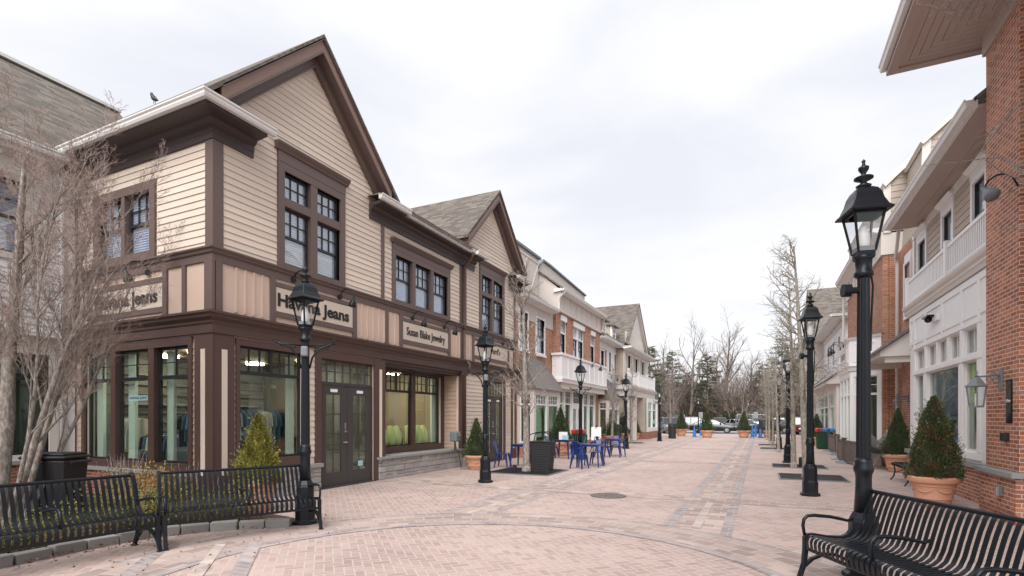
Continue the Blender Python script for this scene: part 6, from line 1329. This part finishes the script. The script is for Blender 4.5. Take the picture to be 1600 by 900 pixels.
# blue cafe tables and chairs
def make_chair():
    t = thing('cafe_chair', '', 'chair'); m = MB(); m.box(-.17, .17, -.17, .17, .435, .455); m.build('seat', M.blue, t, world=False, bevel=.02)
    for sx in (-1, 1):
        for sy in (-1, 1):
            m = MB(); a = Vector((sx * .15, sy * .15, .44)); b = Vector((sx * .215, sy * .225, 0)); k = .034; m.hexa([tuple(b + Vector(q)) for q in ((-.014, -.014, 0), (.014, -.014, 0), (.014, .014, 0), (-.014, .014, 0))] + [tuple(a + Vector(q)) for q in ((-k, -k, 0), (k, -k, 0), (k, k, 0), (-k, k, 0))]); m.build('leg', M.blue, t, world=False)
    m = MB(); m.tube([(-.17, .17, .44), (-.185, .22, .62), (-.17, .26, .78), (-.10, .28, .85), (.10, .28, .85), (.17, .26, .78), (.185, .22, .62), (.17, .17, .44)], .013, 6); m.build('back_frame', M.blue, t, world=False, smooth=True)
    m = MB(); m.add([(-.075, .18, .45), (.075, .18, .45), (.085, .285, .85), (-.085, .285, .85), (-.075, .186, .45), (.075, .186, .45), (.085, .291, .85), (-.085, .291, .85)], [(3, 2, 1, 0), (4, 5, 6, 7), (0, 1, 5, 4), (1, 2, 6, 5), (2, 3, 7, 6), (3, 0, 4, 7)]); m.build('backrest', M.blue, t, world=False)
    return t
def make_table():
    t = thing('cafe_table', '', 'table'); m = MB(); m.box(-.33, .33, -.33, .33, .73, .75); m.box(-.31, .31, -.31, .31, .67, .73); m.build('tabletop', M.blue, t, world=False, bevel=.01)
    for sx in (-1, 1):
        for sy in (-1, 1):
            m = MB(); a = Vector((sx * .28, sy * .28, .70)); b = Vector((sx * .33, sy * .33, 0)); m.hexa([tuple(b + Vector(q)) for q in ((-.016, -.016, 0), (.016, -.016, 0), (.016, .016, 0), (-.016, .016, 0))] + [tuple(a + Vector(q)) for q in ((-.032, -.032, 0), (.032, -.032, 0), (.032, .032, 0), (-.032, .032, 0))]); m.build('leg', M.blue, t, world=False)
    return t
ch = make_chair(); tb_ = make_table(); gt = 'blue metal cafe tables'; gc = 'blue metal cafe chairs'
tabs = [(-7.0, 15.7, 'blue cafe table left of the bare tree, nearest the brown doors'), (-7.0, 19.6, 'blue cafe table behind the black planter bin'), (-5.0, 16.7, 'blue cafe table nearest the middle of the street'), (-5.35, 21.2, 'blue cafe table farthest back, in front of the low bench')]
for i, (x, y, lb) in enumerate(tabs): place(tb_, i > 0, (x, y, 0), rnd.uniform(-.1, .1), lb, gt)
chs = [(-7.55, 15.3, 1.7, 'blue chair at the left side of the table nearest the brown doors'), (-6.6, 16.0, -1.9, 'blue chair right of the table nearest the brown doors'), (-6.3, 19.3, -1.4, 'blue chair at the street side of the table behind the planter bin'), (-7.6, 19.9, 1.6, 'blue chair at the wall side of the table behind the planter bin'),
       (-5.15, 15.9, 2.95, 'blue chair on the near side of the table nearest the middle of the street'), (-5.0, 17.4, .1, 'blue chair on the far side of the table nearest the middle of the street'), (-5.75, 20.7, 2.6, 'blue chair on the near side of the farthest blue table'), (-5.5, 21.9, .1, 'blue chair on the far side of the farthest blue table')]
for i, (x, y, a, lb) in enumerate(chs): place(ch, i > 0, (x, y, 0), a, lb, gc)
def flat_bench(x, y, rz, label, L_=1.6):
    t = thing('backless_bench', label, 'bench', (x, y, 0), rz, 'low backless black benches'); m = MB()
    for i in range(22): u = -L_ / 2 + .03 + i * (L_ - .06) / 21; m.tube([(u, -.24, .39), (u, -.25, .43), (u, -.2, .445), (u, .2, .445), (u, .25, .43), (u, .24, .39)], .02, 4)
    m.build('seat_slats', M.black, t, world=False); m = MB(); m.tube([(-L_ / 2, -.24, .40), (L_ / 2, -.24, .40)], .016, 6); m.tube([(-L_ / 2, .24, .40), (L_ / 2, .24, .40)], .016, 6); m.build('seat_rail', M.black, t, world=False)
    for s_ in (-1, 1):
        for q in (-1, 1): m = MB(); m.tube([(s_ * L_ * .45, q * .22, .42), (s_ * L_ * .45, q * .19, .25), (s_ * L_ * .45, q * .22, .1), (s_ * L_ * .45, q * .29, 0)], .018, 6); m.build('leg', M.black, t, world=False)
        m = MB(); m.tube([(s_ * L_ * .45, -.19, .2), (s_ * L_ * .45, 0, .27), (s_ * L_ * .45, .19, .2)], .013, 6); m.build('stretcher', M.black, t, world=False)
flat_bench(3.35, 15.75, R(90), 'low backless black bench behind the large potted yew on the right'); flat_bench(-6.95, 24.6, R(90), 'low backless black bench behind the blue tables on the left')
# easel boards
t = thing('easel_sign', 'small pale blue easel board on the wall side of the lamp by the cafe tables', 'easel sign', (-7.3, 25.2, 0), .2)
m = MB()
for a, b in (((-.25, 0, 0), (0, 0, 1.25)), ((.25, 0, 0), (0, 0, 1.25)), ((0, .4, 0), (0, 0, 1.2))): m.tube([a, b], .014, 5)
m.build('easel', M.matteblack, t, world=False); m = MB(); m.add([(-.24, -.07, .5), (.24, -.07, .5), (.24, -.0, 1.15), (-.24, -.0, 1.15), (-.24, -.05, .5), (.24, -.05, .5), (.24, .02, 1.15), (-.24, .02, 1.15)], [(3, 2, 1, 0), (4, 5, 6, 7), (0, 1, 5, 4), (1, 2, 6, 5), (2, 3, 7, 6), (3, 0, 4, 7)]); m.build('board', M.white, t, world=False)
t = thing('napkin_board', 'white and pale blue counter card standing on the table behind the planter bin', 'counter sign', (-7.0, 19.5, .75)); m = MB(); m.box(-7.15, -6.8, 19.48, 19.5, .75, 1.05); m.build('card', M.white, t); m = MB(); m.box(-7.0, -6.75, 19.45, 19.47, .75, .92); m.build('card', M.ltblue, t)
t = thing('menu_board', 'black framed menu board on legs at the end of the right lamp row', 'menu board', (.35, 45.8, 0)); m = MB()
for x in (-.05, .95): m.box(x - .02, x + .02, 45.78, 45.82, 0, 1.45)
m.box(-.05, .95, 45.78, 45.82, .03, .06); m.build('frame', M.matteblack, t); MB().box(-.05, .95, 45.77, 45.83, .72, 1.42).build('board', M.frame, t); m = MB()
for z_, h_ in ((1.24, .30), (1.12, .2), (1.02, .24), (.92, .16)): m.box(.45 - h_, .45 + h_, 45.764, 45.77, z_, z_ + .025)
m.build('faint_lettering', M.greybox, t)
t = thing('chair_stack', 'bright steel crossed frames of folded patio seating behind the clipped yew on the right', 'stacked chairs', (3.35, 20.2, 0))
m = MB(); rr = random.Random(3)
for k in range(9):
    y = 19.5 + k * .28
    for sx in (-1, 1): m.tube([(3.45 + sx * .33, y, .02), (3.45 - sx * .02, y + .05, .62), (3.45 - sx * .02, y + .05, .72), (3.45 - sx * .34, y, 1.12), (3.45 - sx * .34, y, 1.22)], .017, 6)
m.build('frame', M.steel, t, smooth=True); m = MB()
for k in range(9): m.box(3.2, 3.7, 19.45 + k * .28, 19.6 + k * .28, .5, .62)
m.build('folded_seat', M.matteblack, t)
def barrier(a, b, label):
    ax, ay = a; bx, by = b; v = Vector((bx - ax, by - ay, 0)); l = v.length; rz = math.atan2(v.y, v.x)
    t = thing('patio_barrier', label, 'barrier', (ax, ay, 0), rz, 'brown lattice patio barriers'); m = MB()
    for x in (0, l): m.box(x - .04, x + .04, -.04, .04, 0, .86); m.box(x - .07, x + .07, -.07, .07, .86, .90)
    m.build('post', M.wicker, t, world=False); m = MB(); m.box(.04, l - .04, -.02, .02, .76, .82); m.box(.04, l - .04, -.02, .02, .12, .18); m.build('rail', M.wicker, t, world=False)
    m = MB(); s = .085; H = .58; k = -H
    while k < l:
        for sg in (0, 1):
            x0, z0, x1, z1 = k, .18, k + H, .76
            if x0 < .04: z0 += .04 - x0; x0 = .04
            if x1 > l - .04: z1 -= x1 - (l - .04); x1 = l - .04
            if x1 - x0 > .02:
                if sg: z0, z1 = .94 - z0, .94 - z1
                m.tube([(x0, .004 * (1 - 2 * sg), z0), (x1, .004 * (1 - 2 * sg), z1)], .009, 4)
        k += s
    m.build('lattice', M.wicker, t, world=False); m = MB()
    for x in (0, l): MB().lathe([(.25, 0), (.24, .03), (.08, .07), (.05, .1)], (x, 0, 0), 16).build('foot', M.greybox, t, world=False)
barrier((3.05, 26.3), (3.2, 24.0), 'third lattice barrier along the patio, beside the coloured bin'); barrier((2.72, 23.5), (2.70, 22.0), 'second lattice barrier along the patio'); barrier((2.70, 21.7), (2.95, 19.8), 'nearest lattice barrier, left of the steel chair frames'); barrier((3.0, 29.2), (3.0, 26.8), 'farthest lattice barrier along the patio')
def cone(x, y, label):
    t = thing('traffic_cone', label, 'cone', (x, y, 0), group='blue cones at the street end'); m = MB(); m.box(-.22, .22, -.22, .22, 0, .04); m.build('base', M.bluep, t, world=False); m = MB(); m.lathe([(.16, .04), (.04, .9), (.03, .92)], n=14); m.build('body', M.bluep, t, world=False)
cone(-5.0, 46.8, 'blue cone left of the middle flower pot at the street end'); cone(-.55, 48.0, 'blue cone left of the right hand blue post'); cone(.05, 47.9, 'blue cone right of the right hand blue post')
def signpost(x, y, label, h=2.0):
    t = thing('sign_post', label, 'sign post', (x, y, 0), group='grey sign plates on blue sleeved posts'); m = MB(); m.tube([(0, 0, 0), (0, 0, h)], .03, 8); m.build('post', M.steel, t, world=False); m = MB(); m.tube([(0, 0, 0), (0, 0, 1.15)], .09, 10); m.build('sleeve', M.bluep, t, world=False); MB().box(-.17, .17, -.05, -.03, h - .42, h + .12).build('plate', M.steel, t, world=False)
signpost(-4.75, 49.5, 'grey sign on a blue sleeved post left of the middle pot'); signpost(-.3, 49.5, 'grey sign on a blue sleeved post between the two blue cones')
t = thing('road_sign', 'small red and white round sign above the right middle pot', 'road sign', (-1.3, 52, 0)); m = MB(); m.tube([(-1.3, 52, 0), (-1.3, 52, 1.9)], .025, 6); m.build('post', M.steel, t); m = MB(); m.tube([(-1.3, 51.96, 1.75), (-1.3, 51.93, 1.75)], .17, 16); m.build('plate', M.red, t); MB().box(-1.42, -1.18, 51.92, 51.93, 1.71, 1.79).build('bar', M.white, t)

# ------------------------------------------------------------------ bird on the ridge
t = thing('bird', 'small dark bird perched on the shingle ridge at the upper left', 'bird', (-14.55, 8.56, 9.93))
m = MB(); b = Vector((-14.55, 8.56, 9.98)); m.tube([b + Vector(q) for q in ((.16, 0, .02), (.10, 0, .05), (.04, 0, .08), (-.03, 0, .13), (-.08, 0, .19), (-.10, 0, .24), (-.12, 0, .265), (-.15, 0, .265), (-.19, 0, .25))], [.012, .03, .055, .065, .05, .038, .04, .022, .004], 10); m.build('body', M.matteblack, t, smooth=True)
m = MB(); m.tube([b + Vector((0, .02, .08)), b + Vector((0, .02, -.04))], .008, 4); m.tube([b + Vector((0, -.02, .08)), b + Vector((0, -.02, -.04))], .008, 4); m.build('leg', M.matteblack, t)

# ------------------------------------------------------------------ cars
def carmat(n, c): return paint(n, c, .25, .04, metal=.3, grain=5, bump=0, coat=.8)
CM = dict(black=carmat('black_car_paint', (.015, .016, .018)), grey=carmat('grey_car_paint', (.13, .135, .15)), silver=carmat('silver_car_paint', (.42, .43, .45)), white=carmat('white_car_paint', (.70, .71, .73)), maroon=carmat('maroon_car_paint', (.12, .012, .014)), blue=carmat('blue_car_paint', (.03, .06, .14)))
def make_car(kind, label, paintm):
    t = thing('parked_car', label, 'car')
    if kind == 'suv': L_, W_, H_ = 4.7, 1.88, 1.72; low = [(-2.35, .45, .80), (-2.3, .32, .98), (-1.6, .25, 1.05), (.8, .25, 1.04), (1.7, .25, .98), (2.2, .3, .86), (2.35, .42, .72)]; cab = [(-2.25, 1.0), (-2.05, 1.62), (-1.6, 1.70), (.1, 1.70), (.45, 1.62), (1.15, 1.03)]
    elif kind == 'van': L_, W_, H_ = 5.2, 1.95, 2.1; low = [(-2.6, .45, 1.0), (-2.58, .3, 1.1), (-1.6, .25, 1.15), (1.2, .25, 1.12), (2.0, .25, 1.0), (2.5, .3, .85), (2.6, .42, .7)]; cab = [(-2.58, 1.08), (-2.5, 1.95), (-2.3, 2.08), (1.0, 2.05), (1.3, 1.9), (2.0, 1.05)]
    else: L_, W_, H_ = 4.75, 1.82, 1.45; low = [(-2.38, .48, .80), (-2.34, .32, .94), (-1.6, .22, 1.0), (.8, .22, .96), (1.7, .22, .86), (2.2, .28, .74), (2.38, .4, .62)]; cab = [(-1.95, .97), (-1.2, 1.38), (-.7, 1.45), (.1, 1.44), (.4, 1.36), (1.25, .93)]
    w2 = W_ / 2; m = MB(); N = len(low)
    secs = []
    for i, (x, zb, zt) in enumerate(low):
        k = [.80, .93, 1, 1, .98, .92, .78][i]; w_ = w2 * k
        secs.append([(x, -w_ * .93, zb), (x, -w_, zb + .12), (x, -w_, zb + (zt - zb) * .62), (x, -w_ * .9, zt), (x, 0, zt + .03), (x, w_ * .9, zt), (x, w_, zb + (zt - zb) * .62), (x, w_, zb + .12), (x, w_ * .93, zb)])
    vs = [p for s in secs for p in s]; S_ = 9
    m.add(vs, [(i * S_ + k, i * S_ + (k + 1) % S_, (i + 1) * S_ + (k + 1) % S_, (i + 1) * S_ + k) for i in range(N - 1) for k in range(S_)] + [tuple(range(S_)), tuple(range((N - 1) * S_, N * S_))])
    b = m.build('body', paintm, t, world=False, auto=40)
    m = MB(); K = len(cab); vs = []
    for (x, z) in cab:
        f = (z - cab[0][1]) / (max(c[1] for c in cab) - cab[0][1]); w_ = w2 * (.90 - .16 * f); vs += [(x, -w_, z), (x, w_, z)]
    left = [2 * i for i in range(K)]; right = [2 * i + 1 for i in range(K)]
    m.add(vs, [tuple(left), tuple(right)] + [(2 * i, 2 * i + 1, 2 * i + 3, 2 * i + 2) for i in range(K - 1)] + [(0, 1, 2 * K - 1, 2 * K - 2)]); m.build('windows', M.glass_car, t, world=False)
    m = MB(); vs = []
    top = [c for c in cab if c[1] > max(q[1] for q in cab) - .13]
    m2 = MB(); a, c = top[0], top[-1]; wt = w2 * .76; zt = max(q[1] for q in cab) + .012
    m2.add([(a[0], -wt, a[1] + .01), (a[0], wt, a[1] + .01), (top[1][0], -wt, zt), (top[1][0], wt, zt), (top[-2][0], -wt, zt), (top[-2][0], wt, zt), (c[0], -wt, c[1] + .01), (c[0], wt, c[1] + .01)], [(0, 1, 3, 2), (2, 3, 5, 4), (4, 5, 7, 6)])
    for s_ in (-1, 1):
        P = [(x, s_ * w2 * (.905 - .155 * ((z - cab[0][1]) / (max(q[1] for q in cab) - cab[0][1]))), z) for x, z in cab]
        m2.tube(P, .035, 5)
        for xm in ((-.55,) if kind == 'sedan' else (-.6, -1.45)): m2.tube([(xm, s_ * w2 * .91, cab[0][1]), (xm, s_ * w2 * .755, zt - .02)], .04, 4)
    m2.build('roof', paintm, t, world=False, smooth=False)
    for x in (-1.42, 1.42):
        for s_ in (-1, 1):
            m = MB(); m.tube([(x, s_ * (w2 - .24), .33), (x, s_ * (w2 + .005), .33)], .335, 20); wh = m.build('wheel', M.rubber, t, world=False)
            m = MB(); m.tube([(x, s_ * (w2 - .02), .33), (x, s_ * (w2 + .02), .33)], [.22, .20], 12); m.build('rim', M.steel, wh, world=False)
    for s_ in (-1, 1):
        m = MB(); m.box(L_ / 2 - .28, L_ / 2 - .06, s_ * w2 * .62 - .15, s_ * w2 * .62 + .15, low[-2][2] - .14, low[-2][2] - .02); m.build('headlight', M.bulb, t, world=False, bevel=.03)
        m = MB(); m.box(-L_ / 2 - .01, -L_ / 2 + .2, s_ * w2 * .68 - .16, s_ * w2 * .68 + .16, low[0][2] - .16, low[0][2] + .02); m.build('tail_light', M.tail, t, world=False, bevel=.02)
        m = MB(); m.box(.72, .88, s_ * (w2 + .02) - .09, s_ * (w2 + .02) + .09, cab[0][1] + .0, cab[0][1] + .14); m.build('mirror', paintm, t, world=False, bevel=.02)
    m = MB(); m.box(L_ / 2 - .04, L_ / 2 + .01, -.5, .5, .42, .62); m.build('grille', M.frame, t, world=False); m = MB(); m.box(-L_ / 2 - .01, -L_ / 2 + .02, -.26, .26, .55, .68); m.build('number_plate', M.white, t, world=False)
    return t
def recolor(root, old, new):
    for c in root.children_recursive:
        if c.type == 'MESH' and c.data.materials and c.data.materials[0] == old:
            c.data = c.data.copy(); c.data.materials[0] = new
protos = {k: make_car(k, '', CM['white']) for k in ('suv', 'sedan', 'van')}; used = set()
gcar = 'cars parked beyond the street end'
for kind, col, x, y, rz, lb in [('sedan', 'black', -4.55, 60.6, 0, 'black saloon side on just left of centre, behind the middle flower pot'), ('suv', 'grey', -6.9, 66.5, .1, 'dark grey estate car half hidden behind the black saloon'), ('sedan', 'silver', -2.4, 70.5, R(-60), 'silver car nosing out behind the black saloon'), ('suv', 'white', -8.6, 56.9, R(-70), 'white car facing the street behind the left litter bin'), ('suv', 'grey', -12.2, 62, R(-80), 'grey car at the far left of the car park'), ('van', 'silver', -9.4, 69, R(-80), 'silver people carrier behind the left conifer pot'),
        ('van', 'white', -.3, 76, R(8), 'tall white van behind the right hand sign post'), ('sedan', 'white', 1.2, 61.5, R(165), 'white saloon behind the right middle flower pot'), ('sedan', 'silver', -1.6, 66, R(-75), 'pale grey car seen nose on between the flower pots'), ('suv', 'maroon', 4.0, 58.5, R(80), 'dark red car with its tail to the street behind the right lamps'), ('suv', 'black', 6.9, 60, R(85), 'black car partly hidden by the far right building'), ('sedan', 'white', -14.5, 60, R(-85), 'white car at the left end of the car park behind the portico'), ('suv', 'blue', 1.9, 72, R(90), 'dark blue car behind the menu board'), ('suv', 'white', -5.0, 78, R(-80), 'white car far back in the second row'), ('sedan', 'maroon', -7.4, 77, R(-85), 'dark red car far back in the second row')]:
    c = place(protos[kind], kind in used, (x, y, -.02), rz, lb, gcar); used.add(kind)
    if col != 'white': c['paint'] = col
for o in [o for o in bpy.data.objects if o.get('paint')]:
    recolor(o, CM['white'], CM[o['paint']]); del o['paint']
o = MB().box(-9, 3, 62.9, 64.4, -.02, .10).build('traffic_island', M.concrete); tag(o, kind='structure')
m = MB(); rr = random.Random(2)
o = MB().poly([(-1500, 86, .0), (1500, 86, .0), (1500, 1400, .0), (-1500, 1400, .0)]).build('wood_floor', M.grass); tag(o, kind='structure')

# ------------------------------------------------------------------ the wood behind the car park
Pw = dict(levels=4, twig=2, seg=(8, 6, 5, 3), taper=(.15, .25, .35, .5), wander=(.05, .12, .15, .18), up=(.02, .10, .06, .03), kids=(9, 9, 7), **{'from': (.38, .25, .2)}, ang=(38, 42, 45), ratio=(.48, .42, .42), thin=(.5, .45, .45))
gw = 'bare trees standing in the wood beyond the cars'
wt = [make_tree('woodland_tree', '', 'tree', Pw, 41, [((0, 0, 0), (.03, 0, 1), 17, .32), ((.2, 0, 3), (.25, .05, 1), 12.5, .2)], M.wood_far, M.wood_far), make_tree('woodland_tree', '', 'tree', Pw, 43, [((0, 0, 0), (-.04, 0, 1), 17.5, .34), ((0, .1, 5), (-.3, 0, 1), 10.5, .18), ((0, 0, 4), (.28, 0, 1), 12, .2)], M.wood_far, M.wood_far)]
Pu = dict(Pw, kids=(14, 8, 5), ang=(40, 42, 45)); Pu['from'] = (.15, .15, .15)
us = [make_tree('woodland_tree', '', 'tree', Pu, 51 + k, [((0, 0, 0), (0, 0, 1), 9.5, .13), ((.3, 0, 0), (.15, .1, 1), 8, .1)], M.wood_far, M.thicket) for k in range(2)]
place(wt[0], False, (-10.6, 93, 0), .3, 'tall bare tree with forked trunk, left of the centre of the wood', gw, (.95, .95, .88)); place(wt[1], False, (-4.9, 92, 0), 2.2, 'tallest bare tree with spreading crown at the centre of the wood', gw, (1.0, 1.0, .9))
for i, (x, y, s_) in enumerate([(-22, 108, .95), (-18.5, 112, 1.02), (-7, 112, .9), (-1.5, 104, .82), (3, 112, .8), (8, 106, .85), (14, 112, .9), (-28, 118, 1), (-14, 120, .85), (19, 108, .9)]):
    place(wt[i % 2], True, (x, y, 0), rnd.uniform(0, 6), 'bare tree deep in the wood beyond the parked cars', gw, s_ * .9)
for i in range(44):
    x = rnd.uniform(-34, 22); y = rnd.uniform(88, 112); place(us[i % 2], i >= 2, (x, y, 0), rnd.uniform(0, 6), 'low bare understorey tree in the wood beyond the cars', 'understorey trees in the wood', rnd.uniform(.7, 1.15))
for i, (x, y, s_) in enumerate([(-1.9, 64, .62), (-12.5, 66, .7), (-8.4, 60, .62), (4.6, 62, .75)]): place(us[i % 2], True, (x, y, 0), i * 1.3, ['small bare car park tree on the island behind the silver car', 'small bare car park tree at the far left behind the portico', 'small bare car park tree behind the left litter bin', 'small bare car park tree behind the right hand lamps'][i], 'bare trees in the car park', s_)
def make_pine(seed, h, r, dens=1.0, low=.25):
    rr = random.Random(seed); t = thing('pine_tree', '', 'tree'); m = MB(); m.tube([(0, 0, 0), (.05, 0, h * .5), (0, .05, h)], [h * .018, h * .012, .03], 8); m.build('trunk', M.wood_far, t, world=False, uv=False)
    b = MB(); f = MB(); z = h * low
    while z < h * .98:
        k = (z / h - low) / (1 - low); L0 = r * (1 - k) ** .7 * (.75 if k < .1 else 1)
        for j in range(rr.randint(3, 5)):
            a = rr.uniform(0, 6.28); L_ = L0 * rr.uniform(.55, 1.1) + .25; d = Vector((math.cos(a), math.sin(a), rr.uniform(-.05, .28))); p0 = Vector((0, 0, z + rr.uniform(-.15, .15))); p1 = p0 + d * L_ + Vector((0, 0, -.08 * L_)); b.tube([p0, p0.lerp(p1, .5) + Vector((0, 0, .05 * L_)), p1], [.035, .02, .008], 3)
            for q in range(int(L_ * 48 * dens)):
                s_ = rr.uniform(.25, 1.05); c = p0.lerp(p1, s_) + Vector((rr.gauss(0, .16), rr.gauss(0, .16), rr.gauss(.03, .07))); sprig(f, c, Vector((rr.uniform(-1, 1) + d.x, rr.uniform(-1, 1) + d.y, rr.uniform(-.1, .7))), rr.uniform(.16, .36), .05, rr)
        z += rr.uniform(.28, .5) * h / 14
    b.build('branch', M.wood_far, t, world=False, uv=False); f.build('foliage', M.pine, t, world=False, recalc=False, uv=False); return t
pn = [make_pine(3, 13, 3.4), make_pine(8, 14, 3.0, .8, .3), make_pine(15, 12, 3.8, 1.2, .12)]
gp = 'pines in the wood beyond the cars'
for i, (x, y, k, s_, lb) in enumerate([(-14, 96, 1, .98, 'feathery pine left of the forked bare tree'), (-8.0, 94, 0, .98, 'pine between the two tallest bare trees'), (-14.5, 78, 2, 1.0, 'dense pine immediately right of the white gable, nearest of the pines'), (-17.8, 84, 2, 1.1, 'dense pine behind the white gable'), (3.0, 88, 1, 1.0, 'pine behind the right hand lamp row'), (6, 92, 0, 1.05, 'pine at the right behind the street trees'), (.4, 96, 0, .85, 'low pine right of the tallest bare tree'), (9.5, 90, 2, 1.0, 'dense pine next to the far right shop'), (-11.5, 100, 0, .8, 'low pine behind the forked bare tree'), (-3.0, 90, 2, .42, 'short bright pine low at the centre behind the cars')]):
    place(pn[k], i in (2, 3, 4, 5, 6, 7, 8, 9) and k in [[1, 0, 2, 2, 1, 0, 0, 2, 0, 2][j] for j in range(i)], (x, y, 0), i * 1.1, lb, gp, s_)
arb = thing('arborvitae', '', 'shrub'); m = cone_foliage(M.arbor, 2.4, .62, 1500, .16, 77, .6); m.build('foliage', M.arbor, arb, world=False, recalc=False, uv=False)
for i in range(38):
    place(arb, i > 0, (-31 + i * 1.25 + rnd.uniform(-.15, .15), 84.5 + rnd.uniform(-.3, .3), 0), rnd.uniform(0, 6), 'evergreen in the dense screen hedge behind the car park', 'evergreens screening the car park', rnd.uniform(.85, 1.1))
# far tangle of thin twigs, one mass
rr = random.Random(99); m = MB()
for i in range(17000):
    x = rr.uniform(-60, 50); y = rr.uniform(94, 135); h = rr.uniform(2.5, 8.5) * (1 if rr.random() < .8 else 1.3); p = Vector((x, y, rr.uniform(-.1, 2.5))); q = p + Vector((rr.gauss(0, .8), rr.gauss(0, .5), h * .5)); e = q + Vector((rr.gauss(0, 1.1), rr.gauss(0, .5), h * .5)); m.tube([p, q, e], [rr.uniform(.02, .05), .025, .01], 3, cap=False)
tag(m.build('far_thicket', M.thicket, uv=False, recalc=False), kind='stuff')
# distant rise so the wood closes the view
m = MB(); vs = []; n = 60
for i in range(n + 1): x = -220 + 440 * i / n; h = 5.0 + 1.2 * math.sin(i * .9) + .8 * math.sin(i * 2.3); vs += [(x, 140, -.2), (x, 165, h), (x, 230, h + 1), (x, 300, -.2)]
m.add(vs, [(4 * i + k, 4 * i + k + 1, 4 * i + k + 5, 4 * i + k + 4) for i in range(n) for k in range(3)]); tag(m.build('hills', M.thicket, smooth=True), kind='structure')
